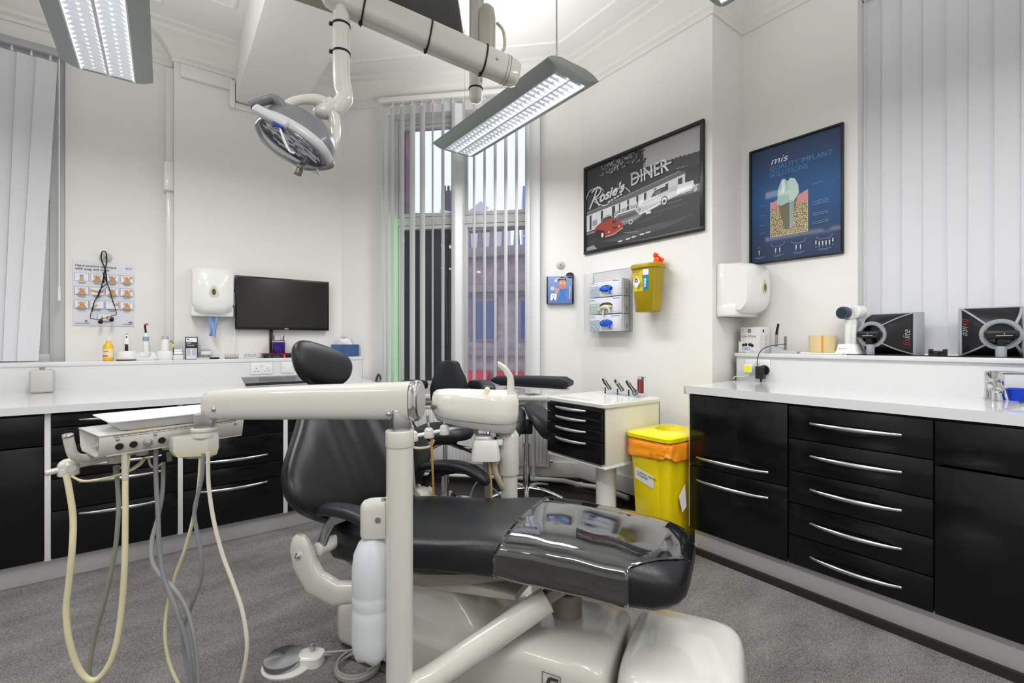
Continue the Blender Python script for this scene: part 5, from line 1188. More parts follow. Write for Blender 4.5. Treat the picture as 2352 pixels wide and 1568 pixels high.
# ------------------------------------------------------------------ delivery unit: floor tube, post, arm, instrument head
du = thing('delivery_unit', 'cream dental delivery unit: post, long arm and hanging instrument hoses', 'delivery unit', cam(-.327, 1.35))
A0 = cam(-.327, 1.35)
E1 = cam(.11, 1.45, .343)
b = MB()
b.tube([V((A0.x, A0.y, .875)), V((A0.x, A0.y, .5)), V((A0.x, A0.y, .27)), V((A0.x, A0.y, .215)), V((A0.x, A0.y, .165)), cam(-.31, 1.352, .135), cam(-.27, 1.358, .145), cam(-.2, 1.37, .18), E1], .0385, seg=28, n=60, flat=(1, 1)); b.build('post', cream, du, world=True, sharp=60)
b = MB(); b.cyl(V((A0.x, A0.y, .845)), V((A0.x, A0.y, .893)), .041, seg=32, bev=.004); b.build('collar', cream, du, world=True)
Ry = -math.atan2(SY, CY)
b = MB(); b.box((A0.x, A0.y, .92), (.05, .05, .07), .004, R=(0, 0, Ry+.5)); b.build('neck', steel, du, world=True)
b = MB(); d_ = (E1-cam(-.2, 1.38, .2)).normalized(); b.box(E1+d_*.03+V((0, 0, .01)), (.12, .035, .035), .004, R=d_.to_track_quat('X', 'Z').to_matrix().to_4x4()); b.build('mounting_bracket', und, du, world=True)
# the horizontal spring arm
aR, aL = cam(-.292, 1.357), cam(-.965, 1.463); ax = (aL-aR).normalized(); ay = V((-ax.y, ax.x, 0))
rings = []
L_ = (aL-aR).length
for f, zb, zt, hw in ((0, .922, 1.034, .04), (.2, .919, 1.027, .04), (.5, .914, 1.018, .039), (.8, .908, 1.006, .038), (.95, .905, .998, .037), (.985, .912, .99, .033), (1.0, .93, .97, .02)):
    c = aR+ax*(L_*f); rings.append(ring((c.x, c.y, (zb+zt)/2), ay, (0, 0, 1), hw, (zt-zb)/2, 2.9, 36))
MB().loft(rings).build('arm_cover', cream, du, world=True, sharp=60)
rings = []
for f, k in ((-.026, .86), (-.024, .97), (-.018, 1.03), (-.008, 1.035), (-.003, 1.0)):
    c = aR+ax*f; rings.append(ring((c.x, c.y, .978), ay, (0, 0, 1), .041*k, .0575*k, 2.9, 36))
ec = MB().loft(rings).build('arm_end_cap', chrome, du, world=True, sharp=50)
c = aR-ax*.0265; r1 = ring((c.x, c.y, .978), ay, (0, 0, 1), .0335, .049, 2.6, 36); MB().loft([r1, [p-ax*.002 for p in r1]]).build('cap_face', mat('worn_metal', '#c2c2c2', rough=.3, metal=.6), ec, world=True)
for q in (aR+ax*.055-ay*.04*(1 if ay.dot(cam(0, -1)) < 0 else -1), aR+ax*(L_-.06)-ay*.037*(1 if ay.dot(cam(0, -1)) < 0 else -1)):
    MB().sph((q.x, q.y, .943), .0075).build('screw', steel, du, world=True)
# head: box on a swivel block
h0 = cam(-1.157, 1.30); e1 = (cam(-.939, 1.61)-h0).normalized(); e2 = V((-e1.y, e1.x, 0)); ZTOP = .883
if e2.dot(cam(-1, 0)) < 0: e2 = -e2
MH = Matrix.Identity(4)
for i, c in enumerate((e1, e2, V((0, 0, 1)))): MH[0][i], MH[1][i], MH[2][i] = c
MH.translation = V((h0.x, h0.y, ZTOP))
LB = .385; 
def sec(x, w0=0., hh=.062): return [(x, .0, -.006), (x, .004, 0), (x, .196, 0), (x, .2, -.006), (x, .188, -.05), (x, .17, -hh), (x, .03, -hh), (x, .012, -.056)]
b = MB(MH); b.loft([sec(.0), sec(LB)], caps=False); 
b.bb(.02, LB-.002, .012, .19, -.06, -.058)
hd = b.build('instrument_head', cream, du, world=True, solid=.005)
MB(MH).bb(-.002, LB+.004, -.003, .205, -.001, .004, .002).build('lid', cream, hd, world=True)
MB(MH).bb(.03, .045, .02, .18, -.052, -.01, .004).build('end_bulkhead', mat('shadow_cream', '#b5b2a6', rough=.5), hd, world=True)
for x, r_ in ((.045, .0095), (.078, .0095), (.148, .0095), (.176, .0045)): MB(MH).cyl((x, .0005, -.036), (x, .0075, -.036), r_, seg=20).build('port', mat('port_black', '#0a0a0a', rough=.7), hd, world=True)
b = MB(MH); b.cyl((.112, .004, -.036), (.112, -.006, -.036), .011, seg=20, bev=.001); b.cyl((.112, -.006, -.036), (.112, -.01, -.036), .006, seg=16, bev=.001); b.box((.112, -.011, -.036), (.004, .004, .018), .001, R=(0, .5, 0)); b.build('master_switch', steel, hd, world=True)
for x in (.04, .13, .36): MB(MH).sph((x, .0, -.014), .005).build('screw', steel, hd, world=True)
b = MB(MH)
for i in range(23): b.bb(.03+i*.0145, .043+i*.0145, -.002, .0, -.009, -.003)
b.build('hinge_strip', mat('hinge_dark', '#6f6c64', rough=.4, metal=.5), hd, world=True).__setitem__('kind', 'stuff')
for i, y in enumerate((.05, .075, .1, .125)): MB(MH).cyl((.028, y, -.034), (.012, y, -.034), .005, seg=10, bev=.001).build('nozzle', mat('white_nozzle', '#e2e2dc', rough=.3), hd, world=True)
p = MH @ V((.155, -.001, -.05))
A = Art(MH @ V((.095, .0035, -.054)), e1, UP); A.N = -e2; A.text("MASTER", .006, 0, .0055, '#77756c'); A.build('print', hd)
# swivel block and neck under the arm end
kc = cam(-.962, 1.452)
b = MB(); kd = [(kc+e1*a+e2*c_) for a, c_ in ((-.075, .03), (-.075, .06), (.03, .06), (.042, -.0), (.025, -.035), (-.005, -.035))]
def kz(s_, z): return [V((kc.x+(p.x-kc.x)*s_, kc.y+(p.y-kc.y)*s_, z)) for p in kd]
b.loft([kz(.55, .79), kz(.85, .797), kz(.98, .815), kz(1, .82), kz(1, .852), kz(.95, .858)]); b.build('swivel_block', cream, du, world=True)
b = MB(); b.loft([kz(.5, .788), kz(.87, .797), kz(.995, .8145), kz(.995, .824), kz(.9, .83)]); b.build('block_underside', cream_d, du, world=True)
b = MB(); b.cyl((kc.x, kc.y, .852), (kc.x, kc.y, .872), .037, .034, 32, .003); b.cyl((kc.x, kc.y, .87), (kc.x, kc.y, .882), .038, .038, 32, .003); b.build('swivel_collar', cream, du, world=True)
b = MB(); b.box((kc.x, kc.y, .9), (.05, .045, .05), .003, R=(0, 0, Ry+.35)); b.build('neck', steel, du, world=True)
# grab handle
b = MB(MH); b.tube([(-.045, .10, -.002), (-.04, .105, -.03), (-.03, .11, -.062), (-.0, .125, -.078), (.06, .13, -.074), (.14, .13, -.066)], .0125, seg=16); b.build('grab_handle', cream, du, world=True)
b = MB(MH); b.cyl((-.045, .10, -.006), (-.046, .099, .004), .0135, .0125, seg=20, bev=.002); b.build('handle_cap', chrome, du, world=True)
# instrument bar with four holders
BZ = -.107
b = MB(MH); b.cyl((-.085, .145, BZ), (.30, .15, BZ+.04), .0085, seg=16, bev=.004); b.build('instrument_bar', cream, du, world=True)
HO = [(-.035, 1.0), (.075, .9), (.14, .7), (.215, .85)]
BZ0 = BZ
for x, k in HO:
    BZ = BZ0+.04*(x+.085)/.385
    b = MB(MH); b.sph((x, .145, BZ+.006), .024*k, (1.05, .9, .9)); b.cyl((x, .145, BZ-.022*k), (x, .145, BZ+.004), .025*k, .024*k, 20, .004); b.cyl((x+.0, .12, BZ+.002), (x, .165, BZ+.002), .012*k, seg=12); b.build('instrument_holder', cream, du, world=True)
for x in (.075, .215):
    BZ = BZ0+.04*(x+.085)/.385
    b = MB(MH); b.cyl((x, .145, BZ-.03), (x, .145, BZ-.06), .009, .0075, 14, .001); b.build('hose_connector', mat('grey_connector', '#8c8f88', rough=.4), du, world=True)
# hoses (control points measured in the photo at their own distances)
def hose(pts, r_, m, nm='hose'):
    MB().tube([at(x, y, D=D) for x, y, D in pts], r_, seg=14, n=70).build(nm, m, du, world=True)
ye = mat('hose_yellowed', '#d8d0ac', rough=.35); be = mat('hose_beige', '#d4cec0', rough=.35); gr = mat('hose_grey', '#989b97', rough=.4); gd = mat('hose_dark_grey', '#85878c', rough=.4); gl = mat('hose_olive', '#8f9082', rough=.4)
hose([(152, 1090, 1.31), (160, 1130, 1.31), (168, 1190, 1.31), (166, 1260, 1.3), (158, 1340, 1.3), (152, 1400, 1.3), (158, 1465, 1.3), (178, 1530, 1.31), (208, 1562, 1.32), (238, 1545, 1.33), (264, 1490, 1.34), (279, 1400, 1.35), (286, 1300, 1.35), (288, 1180, 1.36), (288, 1100, 1.37), (293, 1042, 1.38)], .0078, ye)
hose([(285, 1035, 1.36), (288, 1100, 1.368)], .0081, be)
hose([(266, 1078, 1.43), (270, 1110, 1.43), (272, 1180, 1.43), (262, 1280, 1.44), (240, 1380, 1.45), (218, 1460, 1.46), (206, 1530, 1.46), (206, 1580, 1.46), (225, 1620, 1.45)], .0062, gl)
hose([(358, 1030, 1.44), (358, 1090, 1.44), (363, 1180, 1.43), (366, 1260, 1.42), (378, 1330, 1.41), (405, 1400, 1.4), (428, 1470, 1.4), (438, 1530, 1.4), (445, 1600, 1.41), (460, 1640, 1.42)], .0065, gd)
hose([(375, 1062, 1.52), (373, 1130, 1.52), (362, 1190, 1.5), (349, 1240, 1.48), (350, 1290, 1.46), (372, 1325, 1.45), (398, 1350, 1.44), (425, 1390, 1.43), (443, 1450, 1.42), (452, 1520, 1.42), (455, 1600, 1.42)], .0062, gr)
hose([(461, 1040, 1.44), (457, 1110, 1.44), (446, 1180, 1.45), (425, 1260, 1.46), (400, 1330, 1.47), (382, 1410, 1.47), (380, 1470, 1.46), (392, 1530, 1.45), (420, 1590, 1.44)], .0052, ye)
hose([(468, 1040, 1.43), (463, 1100, 1.43), (447, 1170, 1.43), (452, 1220, 1.43), (463, 1280, 1.43), (461, 1330, 1.44), (440, 1390, 1.45), (422, 1440, 1.46), (424, 1500, 1.46), (440, 1570, 1.45)], .0058, gd)
hose([(478, 1038, 1.42), (479, 1110, 1.42), (490, 1190, 1.41), (510, 1270, 1.4), (536, 1340, 1.39), (556, 1400, 1.38), (567, 1470, 1.37), (562, 1530, 1.37), (545, 1590, 1.38), (520, 1630, 1.38)], .0058, be)
hose([(164, 1093, 1.32), (190, 1104, 1.33), (230, 1100, 1.35), (280, 1088, 1.4), (318, 1070, 1.44), (334, 1052, 1.47)], .0035, ye)
hose([(278, 1072, 1.42), (288, 1080, 1.42), (300, 1078, 1.43), (322, 1062, 1.46), (330, 1050, 1.47)], .0035, be)
hose([(341, 1050, 1.49), (346, 1068, 1.49), (358, 1073, 1.5), (372, 1064, 1.5)], .0035, ye)
# water bottle in its cap
bc = cam((859-1176)/FPX*1.39, 1.39)
b = MB()
rings = []
for z, r_ in ((.206, .02), (.203, .035), (.212, .052), (.235, .061), (.27, .0635), (.33, .0635), (.36, .0625), (.365, .0612), (.37, .0625), (.4, .0635), (.405, .0622), (.41, .0635), (.48, .063), (.52, .058), (.55, .045), (.565, .031), (.575, .026), (.6, .025)):
    rg = []
    for j in range(50):
        a = 2*PI*j/50; q = 0
        if z < .235: q = .012*(.5+.5*math.cos(5*a))*(1 if z > .2 else 0)
        rg.append((bc.x+r_*math.cos(a), bc.y+r_*math.sin(a), z+q))
    rings.append(rg)
b.loft(rings).build('water_bottle', mat('milky_plastic', '#d2d6db', rough=.38), du, world=True, sharp=60)
rz_ = Ry+.1; Rm = Euler((0, 0, rz_)).to_matrix()
def kp(x, y, z): v = Rm @ V((x, y, 0)); return (bc.x+v.x, bc.y+v.y, z)
rings = []
out = [(-.04, -.022)]+[(-.04+.0, .0)]
shape = [(.04+.0, -.036), (-.018, -.036), (-.032, -.028), (-.038, -.012), (-.036, .012), (-.022, .032), (0, .038), (.04, .038)]
for z, k in ((.572, .96), (.577, 1.0), (.655, 1.0), (.667, .95), (.672, .84)): rings.append([kp(x*k+(.0), y*k, z) for x, y in shape])
b = MB(); b.loft(rings).build('bottle_cap', cream, du, world=True, sharp=40)
b = MB(); b.cyl(kp(.018, -.036, .628), kp(.018, -.0385, .628), .0085, seg=16); b.cyl(kp(.028, -.0, .671), kp(.028, 0, .679), .007, seg=12); b.build('screw', steel, du, world=True)
# white instrument tray lying on the head
tm = mat('tray_white', '#dedee1', rough=.25, coat=.3)
tt = thing('instrument_tray', 'white plastic instrument tray resting on the delivery head lid', 'tray', MH @ V((.19, .11, .006)))
M2 = MH @ Matrix.Translation((.055, .02, .006)) @ Matrix.Rotation(-.06, 4, 'Z')
def tr(z, g, gx=0): return [(0-g-gx, 0-g, z), (.29+g, 0-g, z), (.29+g, .17+g, z), (0-g-gx, .17+g, z)]
def rr_(z, g):
    r_ = []
    for cx, cy, a0 in ((.27+g, .15+g, 0), (.0-g+.02, .15+g, PI/2), (.0-g+.02, -g+.02, PI), (.27+g, -g+.02, 3*PI/2)):
        for k in range(6): a = a0+PI/2*k/5; r_.append((cx+.02*math.cos(a), cy+.02*math.sin(a), z))
    return r_
b = MB(M2); b.loft([rr_(.0, 0), rr_(.026, .018), rr_(.03, .034), rr_(.032, .034), rr_(.0295, .016), rr_(.005, -.003)]); b.build('tray', tm, tt, world=True)
b = MB(MH); b.bb(.075, .15, .01, .1, .0045, .0055); tag(b.build('stained_mat', mat('yellowed_mat', '#d9ae5e', rough=.6)), 'yellowed mat showing under the white instrument tray', 'mat')
# ------------------------------------------------------------------ foot pedal
fc = at(652, 1510, z=.03); t = thing('foot_pedal', 'round steel foot control pedal on a white base, on the carpet', 'foot pedal', (fc.x, fc.y, 0), Ry)
b = MB(); b.loft([ring((.012, .005, z), (1, 0, 0), (0, 1, 0), a, a*.88, 2.1, 36) for z, a in ((0, .085), (.006, .086), (.012, .076))]); b.loft([ring((.085, .02, z), (1, 0, 0), (0, 1, 0), a, a*.8, 3, 20) for z, a in ((0, .048), (.03, .046), (.036, .036))]); b.build('base', mat('pedal_white', '#dddcd8', rough=.3, coat=.3), t)
def brushed_disc():
    m = bpy.data.materials.new('spun_steel'); m.use_nodes = True; nt = m.node_tree; bs_ = nt.nodes['Principled BSDF']
    bs_.inputs['Metallic'].default_value = 1; bs_.inputs['Roughness'].default_value = .22; bs_.inputs['Base Color'].default_value = lin('#c4c6c8')
    bs_.inputs['Anisotropic'].default_value = .9; tg = nt.nodes.new('ShaderNodeTangent'); tg.direction_type = 'RADIAL'; tg.axis = 'Z'
    nt.links.new(tg.outputs[0], bs_.inputs['Tangent']); return m
b = MB(); b.lathe([(.055, .012), (.064, .016), (.0655, .024), (.064, .034), (.04, .0365), (.001, .038)], seg=48); b.build('pedal_disc', brushed_disc(), t)
b = MB(); b.cyl((.088, .03, .03), (.088, .03, .062), .008, seg=14, bev=.001); b.cyl((.088, .03, .05), (.088, .03, .056), .012, seg=8); b.build('valve', steel, t)
tc_ = mat('tubing_grey', '#8f908c', rough=.4)
p1 = at(728, 1506, z=.02); cc = at(822, 1530, z=.012); 
t = thing('tubing_coil', 'grey tubing from the foot pedal looped on the floor beside the post', 'tubing', (cc.x, cc.y, 0))
rad = .072
pts = [p1, at(770, 1500, z=.02), at(812, 1497, z=.02)]
lp = [V((cc.x+rad*math.cos(a)*CY - rad*math.sin(a)*-SY*1.0, cc.y-rad*math.cos(a)*SY + rad*math.sin(a)*CY, .009+.004*k/10)) for k, a in enumerate([PI*.6-2*PI*i/16 for i in range(30)])]
MB().tube(pts+lp, .0058, seg=10, n=150).build('tube', tc_, t, world=True)
MB().tube([p1+V((0, .012, .002)), at(770, 1496, z=.03), at(800, 1494, z=.03)]+[p+V((.004, .006, .012)) for p in lp[:24]], .0045, seg=10, n=120).build('tube', tc_, t, world=True)
# ------------------------------------------------------------------ spittoon
sp = thing('spittoon', 'cream cuspidor bowl unit on a column between chair and stools', 'spittoon', cam(-.012, 2.12), Ry)
SX = 2.12/FPX
b = MB(); b.cyl((0, 0, .25), (0, 0, .56), .038, seg=32); b.build('column', cream, sp)
b = MB(); b.cyl((-.003, 0, .545), (-.003, 0, .725), .047, seg=36, bev=.004); b.cyl((-.003, 0, .725), (-.003, 0, .745), .046, .034, 36); b.build('column_sleeve', cream, sp)
b = MB(); b.cyl((0, 0, .02), (0, 0, .26), .05, seg=32, bev=.006); b.bb(-.2, .1, -.2, .05, 0, .1, .03, 4); b.build('column_foot', cream, sp)
X0, X1 = -.352, .045
def bo(z, k0, k1, dd):
    r_ = []
    for j in range(44):
        a = 2*PI*j/44; ct, s_ = math.cos(a), math.sin(a); cx = (X0+X1)/2; hx = (X1-X0)/2*k0
        x = cx+hx*math.copysign(abs(ct)**(2/3), ct); y = dd*k1*math.copysign(abs(s_)**(2/3), s_)
        tilt = (x-X0)/(X1-X0)
        r_.append((x, y, z(tilt)))
    return r_
b = MB(); ztop = lambda t: .925-.012*t
rings = [bo(lambda t: .835-.04*t, .8, .82, .13), bo(lambda t: .825-.045*t, .92, .93, .13), bo(lambda t: .838-.045*t, .98, .98, .13), bo(lambda t: .87-.04*t, 1.0, 1.0, .13), bo(lambda t: .90-.02*t, .985, .98, .13), bo(lambda t: .922-.012*t, .955, .95, .13), bo(lambda t: .926-.012*t, .93, .92, .13), bo(lambda t: .922-.012*t, .9, .88, .13), bo(lambda t: .88, .8, .75, .13), bo(lambda t: .855, .55, .5, .13), bo(lambda t: .85, .1, .1, .13)]
b.loft(rings).build('bowl', mat('ceramic_cream', '#e4e2da', rough=.1, coat=.7), sp, sharp=60)
b = MB(); b.loft([bo(lambda t: .80-.075*t, .8, .6, .12), bo(lambda t: .805-.07*t, .88, .85, .12), bo(lambda t: .822-.06*t, .94, .95, .12), bo(lambda t: .84-.045*t, .95, .97, .12)]); b.build('underbody', mat('pale_grey_enamel', '#c4c5c6', rough=.3, coat=.3), sp)
b = MB(); b.cyl((X0+.028, -.108, .868), (X0+.024, -.122, .866), .0125, seg=16, bev=.001); b.build('key_button', mat('bronze_grey', '#8a8680', rough=.4, metal=.6), sp)
b = MB(); b.tube([(.005, 0, .9), (.006, 0, .95), (.002, 0, .99), (-.02, 0, 1.025), (-.045, 0, 1.045), (-.052, 0, 1.047)], lambda f: .0185-.0085*f, seg=18); b.build('cup_filler_spout', cream, sp)
b = MB(); b.loft([ring((-.115+.01*k, -.02, .905+.012*k), (1, 0, 0), (0, 1, 0), .018-.004*k, .014, 2.4, 16) for k in range(3)]); b.sph((-.1, -.02, .932), .013); b.build('rinse_nozzle', cream_d, sp)
b = MB(); b.loft([ring((-.105, -.05, z), (1, 0, 0), (0, 1, 0), a, a*.8, 5, 28) for z, a in ((.625, .064), (.63, .066), (.69, .058), (.712, .054), (.716, .05))]); b.bb(-.07, -.03, -.07, 0, .69, .716, .003); b.build('vacuum_canister', plastic_w, sp)
b = MB(); b.cyl((-.118, -.05, .716), (-.118, -.05, .724), .04, .043, seg=28); b.cyl((-.118, -.05, .724), (-.118, -.05, .732), .043, .038, seg=28); b.build('canister_lid', plastic_w, sp)
b = MB(); b.tube([(-.075, -.05, .63), (-.06, -.045, .56), (-.035, -.03, .5), (-.02, 0, .47)], .013, seg=12); b.build('corrugated_hose', mat('hose_tan', '#b5ab94', rough=.4), sp)
b = MB(); b.tube([(-.11, -.045, .63), (-.1, -.03, .5), (-.1, .0, .3), (-.1, 0, .05)], .011, seg=12); b.build('waste_hose', gr, sp); MB().tube([(-.09, -.06, .63), (-.082, -.05, .5), (-.08, -.02, .3), (-.08, 0, .05)], .006, seg=10).build('supply_hose', mat('hose_tan2', '#c7a878', rough=.4), sp)
# suction holders on their bar
b = MB(); b.cyl((-.45, -.13, .735), (-.2, -.06, .775), .0085, seg=14, bev=.003); b.tube([(-.2, -.06, .775), (-.16, -.03, .785), (-.12, 0, .8)], .012, seg=12); b.build('holder_bar', plastic_w, sp)
for i, (x, y, z) in enumerate(((-.415, -.12, .743), (-.35, -.10, .753), (-.285, -.083, .763))):
    b = MB(); b.sph((x, y, z+.006), .021, (1, .9, .9)); b.cyl((x, y, z-.022), (x, y, z+.004), .023, .0215, 20, .003); b.build('suction_holder', cream, sp)
    b = MB(); b.cyl((x, y, z+.02), (x-.004, y, z+.045), .009, .007, 12, .001); b.cyl((x-.004, y, z+.045), (x-.006-.01*(i == 0), y, z+.075), .005, .005, 10); b.build('suction_tip', steel, sp)
b = MB(); b.tube([(-.415, -.12, .725), (-.41, -.11, .69), (-.35, -.09, .69), (-.33, -.09, .72)], .006, seg=8); b.build('loop_hose', cream_d, sp)
b = MB(); b.tube([(-.34, -.1, .73), (-.338, -.08, .6), (-.338, -.04, .45), (-.33, 0, .2), (-.25, .05, .03)], .005, seg=8); b.build('tan_hose', mat('hose_amber', '#c89a58', rough=.4), sp)
b = MB(); b.tube([(-.17, -.02, .77), (-.14, -.02, .72), (-.12, -.01, .67), (-.11, 0, .6)], .008, seg=8); b.build('upper_hose', mat('hose_tan', '#b5ab94'), sp)
b = MB(); b.tube([(-.42, -.12, .72), (-.41, -.1, .5), (-.37, -.05, .25), (-.3, 0, .05)], .005, seg=8); b.build('thin_hose', gr, sp)
b = MB(); b.tube([(.0, .03, .4), (-.15, .02, .5), (-.21, 0, .25), (-.24, 0, .05)], .004, seg=8); b.build('floor_hose', gr, sp)
# ------------------------------------------------------------------ ceiling luminaires
tube_m = mat('lit_tube', '#ffffff', emit='#eef4ff', es=9)
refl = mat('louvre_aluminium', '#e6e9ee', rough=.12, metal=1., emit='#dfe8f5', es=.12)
lum_m = mat('luminaire_grey', '#a2a7a6', rough=.4, metal=.3)
def luminaire(label, x, y, z=2.52, L_=1.22, W_=.36):
    t = thing('pendant_luminaire', label, 'ceiling light', (x, y, z))
    def section(yy, k=1.0): return [(-W_/2*k, yy, .012), (-W_/2*.82*k, yy, .04), (-W_*.25, yy, .058), (W_*.25, yy, .058), (W_/2*.82*k, yy, .04), (W_/2*k, yy, .012), (W_/2*.8*k, yy, -.012), (W_*.3, yy, -.022), (W_*.3, yy, -.0), (-W_*.3, yy, .0), (-W_*.3, yy, -.022), (-W_/2*.8*k, yy, -.012)]
    MB().loft([section(-L_/2+.03), section(L_/2-.03)]).build('housing', lum_m, t, sharp=50)
    for s_ in (-1, 1):
        rings = []
        for f in range(6):
            a = f/5*PI/2; q = 1-.0*f; yy = s_*(L_/2-.03+.03*math.sin(a)); k = .55+.45*math.cos(a)
            rings.append([(px_, yy, z_*k+.015*(1-k)) for px_, _, z_ in [(-W_/2, 0, .012), (-W_/2*.82, 0, .04), (-W_*.25, 0, .058), (W_*.25, 0, .058), (W_/2*.82, 0, .04), (W_/2, 0, .012), (W_/2*.8, 0, -.012), (W_*.3, 0, -.022), (-W_*.3, 0, -.022), (-W_/2*.8, 0, -.012)]])
        MB().loft(rings).build('end_cap', lum_m, t, sharp=50)
    b = MB(); b.bb(-W_*.3, -W_*.285, -L_/2+.03, L_/2-.03, -.026, -.002); b.bb(W_*.285, W_*.3, -L_/2+.03, L_/2-.03, -.026, -.002); b.bb(-.006, .006, -L_/2+.03, L_/2-.03, -.026, -.002); b.build('louvre_rails', mat('rail_white', '#d9dcde', rough=.3, metal=.3), t)
    for s_ in (-1, 1):
        xc = s_*W_*.147
        MB().cyl((xc, -L_/2+.05, -.006), (xc, L_/2-.05, -.006), .006, seg=12).build('tube', tube_m, t)
        b = MB(); n = 30
        for k in range(n):
            yy = -L_/2+.045+(L_-.09)*k/(n-1)
            b.face([(xc-W_*.138, yy-.008, -.003), (xc+W_*.138, yy-.008, -.003), (xc+W_*.138, yy, -.024), (xc-W_*.138, yy, -.024)])
            b.face([(xc-W_*.138, yy+.008, -.003), (xc+W_*.138, yy+.008, -.003), (xc+W_*.138, yy, -.024), (xc-W_*.138, yy, -.024)])
        o = b.build('louvre_blades', refl, t); o['kind'] = 'stuff'
        b = MB()
        for q in (-1, 1): b.face([(xc+q*W_*.138, -L_/2+.03, -.024), (xc+q*W_*.138, L_/2-.03, -.024), (xc+q*W_*.07, L_/2-.03, -.001), (xc+q*W_*.07, -L_/2+.03, -.001)])
        b.face([(xc-W_*.138, -L_/2+.03, -.0005), (xc+W_*.138, -L_/2+.03, -.0005), (xc+W_*.138, L_/2-.03, -.0005), (xc-W_*.138, L_/2-.03, -.0005)])
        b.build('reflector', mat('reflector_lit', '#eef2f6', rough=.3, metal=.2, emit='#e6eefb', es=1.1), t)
    b = MB()
    for s_ in (-1, 1):
        yy = s_*(L_/2-.14)
        b.tube([(-.12, yy, .045), (0, yy, .14), (.12, yy, .045)], .0012, seg=5, smooth=False); b.cyl((0, yy, .13), (0, yy, CEIL-z), .0014, seg=6); b.cyl((0, yy, .13), (0, yy, .16), .005, seg=8)
    b.build('suspension_wires', steel, t)
    MB().tube([(.05, -L_/2+.2, .05), (.03, -L_/2+.15, .12), (.006, -L_/2+.14, .2), (.004, -L_/2+.14, CEIL-z)], .0038, seg=8).build('power_cable', mat('grey_flex', '#a9aaa6', rough=.5), t)
    return t
l0 = luminaire('pendant strip light hanging in front of the middle window', 1.67, 2.31)
l0d = dup(l0, (-.23, 2.53, 2.52), label='large pendant strip light at the upper left, over the hose side')
dup(l0, (1.67, .40, 2.52), label='pendant strip light at the top right, only its end showing')
# ------------------------------------------------------------------ ceiling post, arms, treatment light
ol = thing('operating_light', 'grey-white operating light on a ceiling arm with clear shield', 'treatment light', cam(-.156, 2.0, CEIL))
def W(X, D, z): return cam(X, D, z)
b = MB(); b.cyl(W(-.156, 2.0, 2.2), W(-.156, 2.0, CEIL), .028, seg=28); b.sph(W(-.156, 2.0, 2.2), .028, (1, 1, .8)); b.build('ceiling_post', cream, ol, world=True)
R1, L1 = W(-.02, 1.86, 2.235), W(-.615, 1.60, 2.345); ax = (L1-R1).normalized(); sd = ax.cross(V((0, 0, 1))).normalized(); upv = sd.cross(ax).normalized(); LL = (L1-R1).length
rings = []
for f, a, h_ in ((-.05, .02, .03), (-.046, .032, .042), (-.03, .04, .05), (0, .043, .054), (.3, .044, .054), (LL-.08, .042, .052), (LL-.02, .04, .05), (LL+.02, .034, .044), (LL+.035, .02, .03)):
    rings.append(ring(R1+ax*f, sd, upv, a, h_, 2.8, 32))
MB().loft(rings).build('spring_arm', cream, ol, world=True, sharp=60)
b = MB()
for f in (.0, .012): b.loft([ring(R1+ax*(f+e), sd, upv, .0445, .0555, 2.8, 32) for e in (0, .0012)])
b.build('seam', mat('seam_grey', '#6f706c', rough=.5), ol, world=True)
for f in (.2, .42, .655):
    b = MB(); b.loft([ring(R1+ax*(f-.1+e)+upv*0, sd, upv, .0465, .0575, 2.8, 32) for e in (0, .006)]); b.box(R1+ax*(f-.095)-upv*.058, (.012, .01, .012), .002); b.build('cable_tie', rubber, ol, world=True)
for z in (2.235, 2.67): b = MB(); b.lathe([(.0285, 0), (.031, .001), (.031, .006), (.0285, .007)], W(-.156, 2.0, z)); b.build('cable_tie', rubber, ol, world=True)
tiez = [(2.235, .0305), (2.14, .0305)]
for z, r_ in tiez: b = MB(); b.lathe([(r_-.002, 0), (r_, .001), (r_, .007), (r_-.002, .008)], W(-.589, 1.6, z)); b.box(W(-.62, 1.59, z+.004), (.014, .012, .01), .002); b.build('cable_tie', rubber, ol, world=True)
b = MB(); b.sph(R1-ax*(-.06)-sd*.044*(1 if sd.dot(W(0, -1, 0)) < 0 else -1), .006); b.sph(L1-ax*.0-sd*.042*(1 if sd.dot(W(0, -1, 0)) < 0 else -1), .006); b.build('screw', steel, ol, world=True)
# upright link between post and arm
pu = W(-.102, 1.87, 0)
b = MB(); rings = []
for z, r_ in ((2.29, .022), (2.3, .032), (2.34, .035), (2.45, .036), (2.485, .032), (2.5, .02), (2.504, .008)): rings.append([(pu.x+r_*math.cos(a), pu.y+r_*math.sin(a), z) for a in [2*PI*j/28 for j in range(28)]])
b.loft(rings); b.cyl((pu.x, pu.y, 2.26), (pu.x, pu.y, 2.31), .026, seg=24); b.build('swivel_column', mat('greige_enamel', '#b5b1a6', rough=.3, coat=.4), ol, world=True)
b = MB(); b.tube([W(-.05, 1.86, 2.3), W(-.03, 1.86, 2.33), W(-.035, 1.87, 2.4), W(-.06, 1.88, 2.44)], .006, seg=8); b.tube([W(-.14, 1.97, 3.1), W(-.125, 1.95, 2.75), W(-.125, 1.95, 2.4), W(-.13, 1.96, 2.25)], .006, seg=8); b.tube([W(-.125, 1.96, 2.8), W(-.11, 1.93, 2.7), W(-.105, 1.92, 2.6)], .005, seg=8); b.build('cable', cream_d, ol, world=True)
